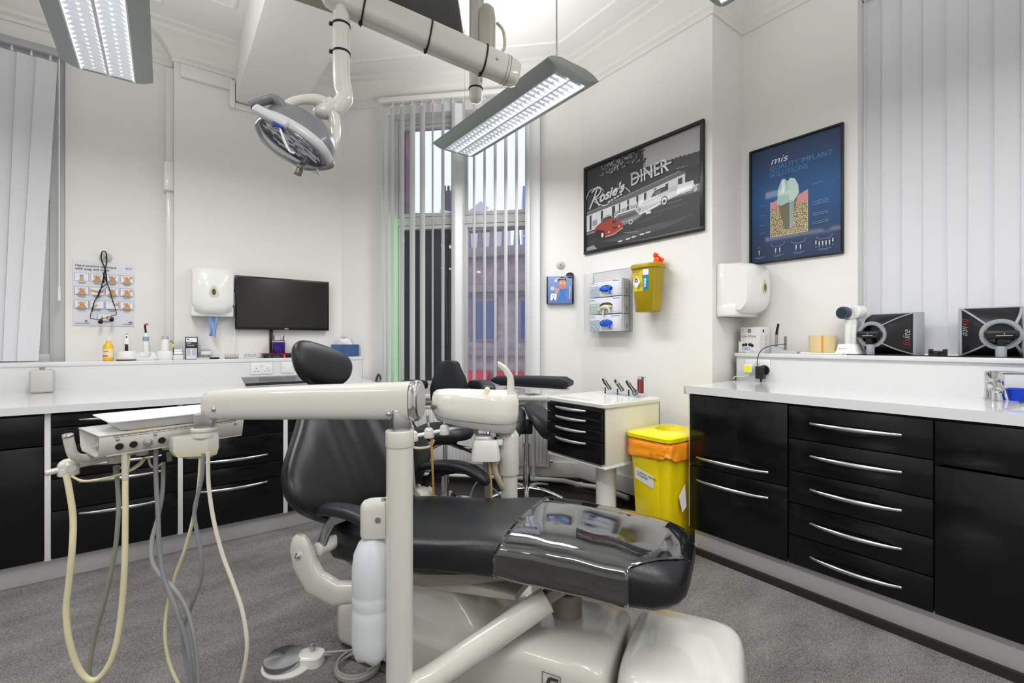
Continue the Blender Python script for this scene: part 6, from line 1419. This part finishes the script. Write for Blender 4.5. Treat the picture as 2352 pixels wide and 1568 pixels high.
# drop tube with bend
b = MB(); b.tube([W(-.589, 1.6, 2.36), W(-.589, 1.6, 2.25), W(-.589, 1.6, 2.1), W(-.586, 1.6, 2.04), W(-.578, 1.6, 1.99), W(-.6, 1.59, 1.95), W(-.628, 1.585, 1.928)], lambda f: .0285 if f > .12 else .021, seg=24, n=60); b.build('drop_tube', cream, ol, world=True, sharp=60)
b = MB(); b.tube([W(-.568, 1.6, 2.10), W(-.560, 1.6, 2.02), W(-.565, 1.6, 1.97), W(-.6, 1.6, 1.93)], .0035, seg=8); b.build('thin_wire', mat('clear_wire', '#c9c8c2', rough=.3), ol, world=True)
# yoke
def lp(px, py, D=1.55): return at(px, py, D=D)
yk = MB(); yk.tube([lp(655, 248, 1.5), lp(672, 235, 1.51), lp(700, 229, 1.53), lp(735, 233, 1.56), lp(760, 256, 1.58), lp(771, 290, 1.58), lp(769, 322, 1.57), lp(757, 350, 1.56)], lambda f: .0145+.01*math.exp(-((f-.52)/.16)**2), seg=18, n=60)
yk.sph(lp(741, 258, 1.57), .03, (1, 1, .8)); yk.cyl(lp(741, 258, 1.57), lp(768, 240, 1.585), .03, .0285, 24, .002); yk.build('yoke', cream, ol, world=True, sharp=60)
MB().cyl(lp(755, 245, 1.58), lp(758, 243, 1.58), .0305, seg=24).build('yoke_tie', rubber, ol, world=True)
# lamp head: an inclined almond; long axis upper-left to lower-right
hcn = lp(677, 322, 1.53); ex = (lp(762, 378, 1.53)-lp(590, 288, 1.53)).normalized(); vw = (hcn-V((0, 0, EYE))).normalized()
pp_ = V((0, 0, -1))-ex*ex.dot(V((0, 0, -1))); pp_ = (pp_-vw*pp_.dot(vw)).normalized(); face = pp_*.88-vw*.52-cam(.12, 0); face = (face-ex*face.dot(ex)).normalized(); ey = face.cross(ex).normalized()
hg = mat('lamp_grey', '#74767b', rough=.35, coat=.2); hw2 = mat('lamp_silver_white', '#c9cacd', rough=.3, coat=.3)
def disk(f, k, depth, n=44, p=2.3, kx=1., ky=1.):
    return ring(hcn+face*depth, ex, ey, .127*k*kx, .088*k*ky, p, n)
MB().loft([disk(0, 1.0, .004), disk(0, 1.0, -.01), disk(0, .96, -.04), disk(0, .85, -.068), disk(0, .6, -.088), disk(0, .3, -.097), disk(0, .1, -.099)]).build('rear_housing', hg, ol, world=True, sharp=60)
MB().loft([disk(0, .88, .018), disk(0, 1.0, .016), disk(0, 1.05, .004), disk(0, 1.03, -.012), disk(0, .98, -.014)], caps=False).build('bezel', hw2, ol, world=True, sharp=60)
MB().loft([disk(0, .92, .012), disk(0, .7, -.02), disk(0, .35, -.035), disk(0, .05, -.038)]).build('reflector', mat('faceted_reflector', '#a8acb2', rough=.1, metal=1., bump=('v', 34, .9, .01)), ol, world=True)
MB().loft([disk(0, .96, .014), disk(0, .97, .02), disk(0, .9, .04, ky=1.0), disk(0, .7, .056), disk(0, .35, .064), disk(0, .04, .066)], caps=False).build('clear_shield', glassy('shield_clear', '#f2f5f8', .93, .03, 1.4), ol, world=True, sharp=60)
cp_ = hcn-ex*.055-ey*(.072 if ey.z < 0 else -.072)+face*.006
Mh = Matrix.Identity(4); eyu = ey if ey.z > 0 else -ey
for i, c in enumerate((ex, eyu, ex.cross(eyu))): Mh[0][i], Mh[1][i], Mh[2][i] = c
Mh.translation = hcn
fz = 1 if ex.cross(eyu).dot(face) > 0 else -1
b = MB(Mh); b.box((-.045, .084, fz*.012), (.12, .032, .03), .01, 3); b.build('control_panel', hw2, ol, world=True)
b = MB(Mh); b.box((-.010, .082, fz*.029), (.036, .028, .008), .0028, 3); b.build('blue_display', mat('blue_badge', '#0b3fa8', rough=.25, coat=.4), ol, world=True)
A = Art(Mh @ V((-.024, .074, fz*.0335)), ex, eyu); A.N = face; A.disc(.014, .008, .004, '#a9c4ff', n=12); A.line([(.01, .004), (.02, .014)], .0015, '#a9c4ff'); A.disc(-.02, .006, .0025, '#55575c', n=10); A.disc(-.035, .003, .002, '#55575c', n=10); A.build('print', ol)
b = MB(); b.tube([lp(655, 256, 1.49), lp(650, 246, 1.485), lp(640, 234, 1.48), lp(628, 227, 1.48), lp(610, 230, 1.47), lp(585, 238, 1.46), lp(573, 243, 1.455)], lambda f: .018-.004*f, seg=14, flat=(1, .8)); b.build('handle', hg, ol, world=True, sharp=60)
b = MB(); b.tube([lp(757, 362, 1.56), lp(762, 378, 1.56), lp(745, 385, 1.55), lp(715, 386, 1.52), lp(698, 384, 1.5)], lambda f: .011-.003*f, seg=14, flat=(1, .8)); b.build('handle', hg, ol, world=True, sharp=60)
b = MB(Mh); b.cyl((.06, -.02, fz*.03), (.06, -.02, fz*.075), .011, seg=16, bev=.002); b.cyl((.06, -.02, fz*.075), (.064, -.024, fz*.095), .0125, seg=16, bev=.002); b.build('camera_module', mat('olive_metal', '#7b7768', rough=.4, metal=.5), ol, world=True)
MB(Mh).box((.09, -.03, fz*.05), (.05, .035, .002), .0005).build('data_sticker', labelw, ol, world=True)
b = MB(); b.tube([lp(652, 240, 1.5), lp(638, 252, 1.49), lp(640, 280, 1.45), lp(650, 315, 1.43), lp(664, 345, 1.43), lp(676, 352, 1.44)], .0035, seg=8); b.build('camera_cable', plastic_w, ol, world=True)
# ceiling screen
P0 = cam(-.209, 2.045, 2.45); u1 = (cam(-.409, -0.2, .02)-cam(0, 0, 0)); u1 = cam(-.4, -.2, .02); u1.normalize(); u2 = cam(-.09, .1, .3); u2 = (u2-u1*u2.dot(u1)).normalized(); nn = u1.cross(u2).normalized()
ct = thing('ceiling_screen', 'black tilted screen panel hung from the ceiling behind the lamp arm', 'screen', P0+u2*.5)
if nn.dot(P0-V((0, 0, EYE))) < 0: nn = -nn
MB().prism([P0, P0+u1*.9, P0+u1*.9+u2*.52, P0+u2*.52], nn*.012).build('screen_panel', mat('matt_charcoal', '#3a3a3b', rough=.6), ct, world=True)
MB().prism([P0+nn*.013-u1*.012-u2*.008, P0+nn*.013+u1*.9, P0+nn*.013+u1*.9+u2*.53, P0+nn*.013-u1*.012+u2*.53], nn*.035).build('back_shell', mat('greige_shell', '#a9a498', rough=.5), ct, world=True)
b = MB(); q = P0+u1*.45+u2*.3+nn*.04; b.cyl(q, V((q.x, q.y, CEIL)), .022, seg=16); b.build('hanger', cream, ct, world=True)
# ------------------------------------------------------------------ radiator and pipes
Rd = thing('radiator', 'white panel radiator under the sill of the middle window', 'radiator', MC @ V((1.1, -.065, .165)), -PI/4)
b = MB(); b.bb(-.62, .67, -.02, .02, 0, .45, .004); b.build('panel', plastic_w, Rd)
b = MB()
for i in range(40): b.bb(-.605+i*.032, -.585+i*.032, -.028, -.02, .03, .42, .003)
b.build('flutes', plastic_w, Rd).__setitem__('kind', 'stuff')
b = MB(); b.bb(-.625, .675, -.03, .03, .445, .46, .003); b.bb(.665, .676, -.03, .03, .0, .45, .002); b.build('grille_top', plastic_w, Rd)
b = MB(); b.cyl((.685, 0, .04), (.71, 0, .04), .012, seg=12); b.cyl((.685, 0, .41), (.69, 0, .41), .01, seg=12); b.build('valve', steel, Rd)
pw = mat('pipe_white', '#cfcfcb', rough=.3)
b = MB(MC); b.tube([(.2, -.09, .07), (1.55, -.09, .07)], .014, seg=12, smooth=False); b.cyl((1.66, -.09, .07), (1.66, -.09, .66), .014, seg=12); b.tube([(1.55, -.09, .07), (1.66, -.09, .07), (1.78, -.09, .07), (1.9, -.11, .07)], .017, seg=12, smooth=False)
b.cyl((1.63, -.09, .07), (1.69, -.09, .07), .021, seg=14); b.cyl((1.66, -.09, .07), (1.66, -.09, .11), .02, seg=14)
tag(b.build('floor_pipe', pw), 'white waste pipe running along the skirting with an upright branch', 'pipe')
b = MB(); p0 = MC @ V((1.9, -.11, .07)); b.tube([p0, V((2.5, 2.5, .07)), V((2.58, 2.35, .07)), V((2.58, 2.1, .06))], .017, seg=12, smooth=False); b.cyl(V((2.5, 2.5, .07))-V((.02, -.02, 0)), V((2.5, 2.5, .07))+V((.02, -.02, 0)), .021, seg=12)
tag(b.build('floor_pipe', pw), 'white pipe turning the wall corner behind the drawer cart', 'pipe')
# ------------------------------------------------------------------ assistant stool with backrest and arm pads
SG = mat('stool_leather', '#1c1f23', rough=.45)
def castor(t, p, nm='castor'):
    b = MB(); b.cyl((p[0]-.012, p[1], .028), (p[0]-.002, p[1], .028), .028, seg=20, bev=.004); b.cyl((p[0]+.002, p[1], .028), (p[0]+.012, p[1], .028), .028, seg=20, bev=.004); b.cyl((p[0], p[1], .03), (p[0], p[1], .065), .007, seg=8); b.bb(p[0]-.014, p[0]+.014, p[1]-.02, p[1]+.015, .035, .056, .006); return b.build(nm, rubber, t)
def star(t, R_=.25, n=5, a0=.3, arch=.0):
    for k in range(n):
        a = a0+2*PI*k/n; c, s_ = math.cos(a), math.sin(a)
        b = MB(); b.tube([(0, 0, .115), (c*R_*.4, s_*R_*.4, .11+arch), (c*R_*.75, s_*R_*.75, .088+arch*.8), (c*R_, s_*R_, .068)], lambda f: .019-.008*f, seg=10, flat=(1, .8)); b.build('leg', chrome, t)
        castor(t, (c*R_, s_*R_))
s1 = thing('assistant_stool', 'grey-black stool with upright backrest and two arm pads by the window', 'stool', cam(-.43, 2.98), Ry)
star(s1, .27, 5, .2, .03)
b = MB(); b.cyl((0, 0, .1), (0, 0, .34), .026, seg=24); b.cyl((0, 0, .34), (0, 0, .5), .015, seg=20); b.build('gas_column', chrome, s1)
b = MB(); b.tube([(.02, 0, .5), (.1, 0, .47), (.18, .04, .46), (.26, .12, .5), (.27, .16, .6)], .014, seg=12); b.tube([(-.02, 0, .5), (-.12, -.02, .46), (-.2, .02, .47), (-.24, .12, .52)], .014, seg=12); b.tube([(0, .1, .5), (0, .2, .52), (0, .22, .7), (0, .21, .78)], .014, seg=12); b.build('frame', chrome, s1)
b = MB(); b.box((0, .05, .515), (.16, .2, .04), .008); b.cyl((.06, -.05, .5), (.2, -.12, .46), .009, seg=10); b.cyl((-.05, -.02, .5), (-.16, -.1, .47), .009, seg=10); b.build('mechanism', black_p, s1)
b = MB(); b.loft([ring((0, 0, z), (1, 0, 0), (0, 1, 0), a, a*.95, 2.6, 32) for z, a in ((.535, .14), (.54, .175), (.565, .19), (.595, .185), (.61, .15), (.613, .06))]); b.build('seat', SG, s1, sharp=60)
rings = []
for z, w_ in ((.66, .05), (.665, .085), (.7, .115), (.77, .13), (.83, .133), (.9, .115), (.96, .085), (1.0, .07), (1.015, .055), (1.02, .03)): rings.append([(x, y+.2, z) for x, y, _ in ring((0, 0, 0), (1, 0, 0), (0, 1, 0), w_, .03, 2.6, 28)])
MB().loft(rings).build('backrest', SG, s1, sharp=60)
for sg in (-1, 1):
    rr = [((sg*.17, .16, .86), .028), ((sg*.2, .12, .862), .034), ((sg*.25, .02, .866), .034), ((sg*.28, -.08, .856), .034), ((sg*.285, -.13, .85), .03), ((sg*.285, -.145, .85), .016)]
    b = MB(); b.loft([ring(c, V((rr[min(i+1, 5)][0][1]-rr[max(i-1, 0)][0][1], -(rr[min(i+1, 5)][0][0]-rr[max(i-1, 0)][0][0]), 0)).normalized(), (0, 0, 1), .045, w_, 4, 20) for i, (c, w_) in enumerate(rr)]); b.build('arm_pad', SG, s1, sharp=60)
    b = MB(); b.tube([(sg*.25, .05, .84), (sg*.25, .08, .7), (sg*.2, .12, .56), (sg*.05, .1, .51)], .011, seg=10); b.build('arm_support', chrome, s1)
# ------------------------------------------------------------------ saddle stool with a long curved rest
s2 = thing('saddle_stool', 'black split saddle stool with a long curved elbow rest beside the cart', 'stool', cam(.105, 3.3), Ry)
star(s2, .26, 5, -.35)
b = MB(); b.cyl((0, 0, .1), (0, 0, .40), .028, .024, 24); b.cyl((0, 0, .40), (0, 0, .43), .027, seg=24); b.cyl((0, 0, .43), (0, 0, .50), .015, seg=20); b.build('gas_column', chrome, s2)
b = MB(); b.box((-.005, 0, .545), (.09, .12, .09), .012); b.tube([(-.04, 0, .54), (-.16, .02, .49), (-.22, .02, .48)], .012, seg=8); b.build('mechanism', black_p, s2)
for sg, o_ in ((1, .105), (-1, -.06)):
    rings = []
    for y, w_, dz in ((-.19, .03, -.05), (-.18, .06, -.035), (-.12, .095, -.01), (0, .105, 0), (.1, .115, .015), (.17, .1, .03), (.2, .05, .03)):
        c = V((o_+sg*.02, y, .585+dz)); sl = V((1, 0, -.62*sg)).normalized() if sg > 0 else V((1, 0, .25)).normalized(); rings.append(ring(c, sl, V((-sl.z, 0, sl.x)), w_*(1.45 if sg > 0 else .7), .038, 2.6, 24))
    MB().loft(rings).build('saddle_half', SG, s2, sharp=60)
rings = []; n = 14
for k in range(n+1):
    f = k/n; x = -.235+.53*f; y = .16-.5*(f-.15)**2 - .0; y = .12-.28*f; e = min(1, f/.06, (1-f)/.04); w_ = .034*max(.35, e**.5); z = .868+.004*math.sin(f*3); th = .042*max(.4, e**.5)*(.75+.25*f)
    d = V((.53, -.28, 0)).normalized(); rings.append(ring((x, y, z), (-d.y, d.x, 0), (0, 0, 1), .05, th, 4.5, 24))
rp = MB().loft(rings).build('elbow_rest', SG, s2, sharp=60)
MB().prism([(-.2, .04, .83), (.26, -.2, .826), (.29, -.17, .832), (-.2, .1, .836)], (0, 0, -.006)).build('rest_plate', mat('pale_plate', '#c9c9c6', rough=.4), s2)
b = MB(); b.tube([(-.12, .06, .83), (-.12, .1, .78), (-.1, .12, .65), (-.02, .06, .59)], .013, seg=12); b.box((-.1, .05, .82), (.1, .05, .015), .003); b.build('rest_support', steel, s2)
# ------------------------------------------------------------------ drawer cart
cx0, cx1, cy0, cy1 = 1.975, 2.48, 1.77, 2.25
ct_ = thing('drawer_cart', 'white mobile cart with four black drawers and a pedestal foot', 'cart', (cx0, cy1, 0), -PI/2)
WC, DC = cy1-cy0, cx1-cx0
cwt = mat('cart_white', '#e6e6e2', rough=.25, coat=.3); cwc = mat('cart_cream_side', '#e4e2d4', rough=.25, coat=.3)
b = MB(); b.bb(-.0, WC, .012, DC, .43, .45, .004); b.bb(0, .012, .012, DC, .45, .775, .002); b.bb(WC-.014, WC, .012, DC, .45, .775, .002); b.bb(0, WC, DC-.01, DC, .45, .775, .002); b.bb(.01, WC-.01, .02, DC-.01, .76, .775); b.build('body', cwc, ct_)
b = MB(); rr = []
for z, g in ((.772, -.008), (.776, .0), (.794, .002), (.8, -.002)):
    r_ = []
    for cx_, cy_, a0 in ((WC+.012-.03, DC+.0-.03, 0), (-.012+.03, DC-.03, PI/2), (-.012+.03, -.012+.03, PI), (WC+.012-.03, -.012+.03, 3*PI/2)):
        for k in range(7): a = a0+PI/2*k/6; r_.append((cx_+(.03+g)*math.cos(a), cy_+(.03+g)*math.sin(a), z))
    rr.append(r_)
b.loft(rr).build('top', cwt, ct_)
tr_ = MB(); tr_.bb(.1, .32, .035, .06, .8, .8012, .0005); tr_.build('top_slot', mat('slot_shadow', '#b9bab8', rough=.5), ct_)
for z0, z1 in ((.71, .768), (.645, .71), (.578, .645), (.452, .578)):
    f = MB().bb(.004, WC-.016, -.012, .01, z0+.0015, z1-.0015, .0015).build('drawer', black_front, ct_)
    bow_handle(f, .085, .345, z1-.024, y0=-.012, out=.03, r=.006, m=mat('satin_silver', '#c2c4c6', rough=.35, metal=.7))
b = MB(); b.bb(-.004, WC+.004, .0, DC+.0, .425, .44, .006, 3); b.build('base_rail', cwt, ct_)
b = MB(); b.cyl((WC-.17, .2, .115), (WC-.17, .2, .43), .062, seg=36); b.cyl((WC-.17, .2, .1), (WC-.17, .2, .118), .075, seg=36, bev=.004); b.build('pedestal', cwt, ct_)
for k, (dx, dy) in enumerate(((-.26, -.12), (.11, -.15), (-.2, .22), (.12, .2))):
    c = (WC-.17, .2); b = MB(); b.tube([(c[0], c[1], .108), (c[0]+dx*.5, c[1]+dy*.5, .1), (c[0]+dx, c[1]+dy, .075)], lambda f: .026-.006*f, seg=12, flat=(1, .55)); b.build('leg', cwt, ct_); castor(ct_, (c[0]+dx, c[1]+dy))
MB().bb(.24, .47, -.02, .34, .05, .08, .006).build('base_plate', cwt, ct_)
# bonding dispenser rack on the cart
dp = thing('bottle_rack', 'clear angled acrylic rack standing at the back of the cart top', 'rack', (2.40, 2.0, .8005), -PI/2)
b = MB(); b.bb(-.14, .16, -.05, .06, 0, .004); b.face([(-.14, -.05, .004), (-.14, .06, .004), (-.14, .06, .1), (-.14, -.02, .1)]); b.face([(.15, -.05, .004), (.15, .06, .004), (.15, .06, .13), (.15, .0, .13)]); b.face([(-.14, .06, .004), (.15, .06, .004), (.15, .06, .12), (-.14, .06, .12)])
for x in (-.14, -.035, .06): b.face([(x, -.045, .07), (x+.03, -.05, .045), (x+.06, -.05, .004), (x+.09, -.05, .03), (x+.06, -.048, .06), (x+.03, -.045, .1)])
b.build('shell', clear, dp)
b = MB()
for x in (-.14, -.035, .06): b.tube([(x, -.046, .075), (x+.035, -.051, .04), (x+.035, -.051, .005)], .0015, seg=5, smooth=False); b.tube([(x+.02, -.046, .1), (x+.07, -.051, .04), (x+.08, -.051, .02)], .0015, seg=5, smooth=False)
b.tube([(-.14, -.05, .003), (.16, -.05, .003)], .002, seg=5, smooth=False); b.tube([(-.14, .06, .12), (.15, .06, .12), (.15, .0, .13)], .0015, seg=5, smooth=False); b.build('bright_edges', MATS['acrylic_edge'], dp)
b = MB()
for x in (-.095, .01, .1):
    b = MB()
    for z in (.012, .025, .038): b.cyl((x-.005, -.052, z), (x-.005, -.0555, z), .006, seg=12)
    b.build('black_grommet', rubber, dp)
for x, cc, lb in ((-.14, '#a33028', 'red-ringed dark bottle lying tilted in the first slot of the clear rack'), (-.035, '#d8c52a', 'yellow-ringed dark bottle tilted in the middle slot of the clear rack'), (.06, '#8a2b22', 'dark red-ringed bottle tilted in the nearest slot of the clear rack')):
    bt = thing('bonding_bottle', lb, 'bottle', dp.matrix_basis @ V((0, 0, 0)), 0, 'tilted bottles in the clear rack'); bt.matrix_basis = dp.matrix_basis.copy(); bt.location = dp.matrix_basis @ V((x, -.02, .1)) if False else dp.location; bt.rotation_euler = (0, 0, -PI/2)
    q0, q1 = V((x+.06, -.025, .03)), V((x+.0, -.035, .098)); d = (q1-q0).normalized()
    b = MB(); b.cyl(q0, q0+d*.055, .012, seg=16, bev=.002); b.build('body', mat('amber_dark', '#2c1512', rough=.15, coat=.5), bt)
    b = MB(); b.cyl(q0+d*.056, q0+d*.066, .014, seg=16); b.build('ring', mat('ring_'+cc[1:], cc, rough=.3), bt)
    b = MB(); b.cyl(q0+d*.066, q0+d*.088, .0115, .009, 16, .002); b.build('cap', black_p, bt); MB().cyl(q0+d*.088, q0+d*.092, .006, seg=12).build('cap_tip', mat('blue_tip', '#1f5fc0', rough=.3), bt)
for x, c, lb in ((.105, '#7c1f1c', 'first clear tube of dark red applicators at the end of the rack'), (.122, '#a02a24', 'second clear tube of red applicators in the rack'), (.138, '#1f6a52', 'green-capped clear tube of applicators at the end of the rack')):
    bt = thing('applicator_tube', lb, 'tube', dp.location, -PI/2, 'applicator tubes in the clear rack'); MB().cyl((x, .03, .02), (x, .03, .108), .0065, seg=12).build('fill', mat('fill_'+c[1:], c if c != '#1f6a52' else '#7c1f1c', rough=.3), bt); MB().cyl((x, .03, .108), (x, .03, .128), .0065, seg=12).build('cap', mat('fill_'+c[1:]+'c', c if c == '#1f6a52' else '#c9cfd2', rough=.3), bt)
b = MB(); b.cyl((.12, .0, .03), (.12, .01, .03), .022, seg=20); tag(b.build('reel', mat('grey_reel', '#8c8e92', rough=.4)), 'small grey round reel in the clear rack', 'reel')
o = bpy.data.objects['reel']; o.location = dp.matrix_basis @ V((.12, -.02, .02)) if False else V((2.385, 1.885, .806)); o.rotation_euler = (0, 0, -PI/2)
# ------------------------------------------------------------------ clinical waste bin
wb = thing('clinical_waste_bin', 'tall bright yellow lidded waste bin labelled clinical waste storage', 'bin', (2.335, 1.61, 0), 0)
yb = mat('bin_yellow', '#f2d900', rough=.35, coat=.25); yl = mat('lid_yellow', '#f7e600', rough=.3, coat=.3)
def rs(z, a, b_, n=7, seg=48): return ring((0, 0, z), (1, 0, 0), (0, 1, 0), a, b_, n, seg)
MB().loft([rs(.0, .155, .112), rs(.01, .16, .117), rs(.3, .178, .128), rs(.6, .195, .14)]).build('body', yb, wb, sharp=50)
b = MB(); b.box((-.178, 0, .3), (.012, .13, .5), .004, R=(0, -.06, 0)); b.build('front_panel', yb, wb)
def lidr(z, a, b_): return rs(z, a, b_, 8)
hole = lambda z, r_: ring((.02, 0, z), (1, 0, 0), (0, 1, 0), r_*1.25, r_, 2, 48)
MB().loft([rs(.604, .19, .135, 8), lidr(.608, .208, .153), lidr(.628, .21, .155), lidr(.637, .2, .146), lidr(.64, .185, .132), hole(.642, .088), hole(.645, .078), hole(.632, .076), hole(.618, .07), hole(.6, .068)]).build('lid', yl, wb, sharp=45)
b = MB(); b.loft([[(x+.02, y, .607) for x, y, _ in ring((0, 0, 0), (1, 0, 0), (0, 1, 0), .086, .069, 2, 32)]]*1+[[(x+.02, y, .604) for x, y, _ in ring((0, 0, 0), (1, 0, 0), (0, 1, 0), .086, .069, 2, 32)]]); b.build('inner_bag', mat('dark_bag', '#a8860c', rough=.5), wb)
rr = random.Random(9); rings = []
for k, (z, a, b_) in enumerate(((.603, .197, .143), (.585, .207, .153), (.56, .204, .15), (.535, .206, .152), (.52, .21, .156), (.514, .208, .154))):
    rg = rs(z, a, b_, 7, 96); rings.append([(x*(1+.018*math.sin(j*.9+k*2.1)+.012*rr.uniform(-1, 1)), y*(1+.02*math.sin(j*.7+k)+.012*rr.uniform(-1, 1)), zz+(.012*math.sin(j*.23+1) if k > 3 else 0)) for j, (x, y, zz) in enumerate([tuple(p) for p in rg])])
MB().loft(rings, caps=False).build('bag_skirt', mat('orange_bag', '#ff9c1c', rough=.3, coat=.3), wb, sharp=80, solid=.0015)
A = Art((-.188, .085, .355), (0, -1, 0), (-.06, 0, 1), .0006); A.N = V((-1, 0, 0)); A.O = V((-.1905, .095, .365))
A.poly([(0.01, .01), (.135, -.025), (.135, .045), (.01, .08)], '#e9e9ea'); A.text("CLINICAL WASTE", .025, .047, .0165, '#303034', rot=-.2, bold=.0002); A.text("STORAGE", .025, .03, .0165, '#303034', rot=-.2, bold=.0002)
A.build('paper_label', wb, world=False)
A = Art((0, 0, 0), (0, -1, 0), UP); A.O = V((-.2135, -.03, .532)); A.N = V((-1, 0, 0)); A.text("QL-10010615", 0, 0, .02, '#8a4a10'); A.build('bag_print', wb, world=False)
tag(MB().prism([(2.225, 1.468, .31), (2.27, 1.462, .37), (2.28, 1.458, .25), (2.25, 1.464, .22)], (.0, -.002, 0)).build('paper_sheet', labelw), 'loose white paper pinned between the yellow bin and the right cabinet', 'paper')
# ------------------------------------------------------------------ small chrome clip at the left of the window
t = thing('tap_lever', 'small grey lever fitting low at the left of the middle window', 'lever', at(868, 876, ch=.05), Ry)
MB().tube([(-.015, 0, 0), (-.006, 0, .04), (.008, 0, .06), (.02, 0, .04), (.028, 0, .015)], .0065, seg=10, flat=(1, 1.6)).build('lever', mat('dull_grey_metal', '#77797a', rough=.4, metal=.6), t)
# ------------------------------------------------------------------ camera, world, lamps
cd_ = bpy.data.cameras.new('camera'); co = bpy.data.objects.new('camera', cd_); COL.objects.link(co)
cd_.sensor_width = 36; cd_.lens = FPX/2352*36; cd_.clip_start = .02
co.location = (0, 0, EYE); co.rotation_euler = (PI/2, 0, -math.atan2(SY, CY)); SC.camera = co
wd = bpy.data.worlds.new('sky'); SC.world = wd; wd.use_nodes = True
bg = wd.node_tree.nodes['Background']; bg.inputs[0].default_value = (.86, .9, 1, 1); bg.inputs[1].default_value = 1.35
SC.view_settings.view_transform = 'Standard'; SC.view_settings.look = 'None'; SC.view_settings.exposure = 0; SC.view_settings.gamma = 1
def area(name, loc, sx, sy, power, rot=(0, 0, 0), col=(1, .995, .985)):
    l = bpy.data.lights.new(name, 'AREA'); l.shape = 'RECTANGLE'; l.size = sx; l.size_y = sy; l.energy = power; l.color = col
    o = bpy.data.objects.new(name, l); COL.objects.link(o); o.location = loc; o.rotation_euler = rot; return o
LP = [(-.2, 2.5), (1.66, 2.34), (1.66, .35), (-.2, .2), (1.6, -1.7), (-.2, -1.7), (-1.9, 1.2)]  # entries after the visible luminaires are unseen fill lamps added to brighten the room
for x, y in LP:
    area('luminaire_or_fill_lamp', (x, y, 2.455), .18, 1.1, 18.5)
    area('luminaire_or_fill_uplight', (x, y, 2.6), .25, 1.1, 8.5, (PI, 0, 0))

SC.cycles.max_bounces = 10; SC.cycles.diffuse_bounces = 4; SC.cycles.glossy_bounces = 4; SC.cycles.transparent_max_bounces = 12; SC.cycles.use_adaptive_sampling = True; SC.cycles.adaptive_threshold = .06
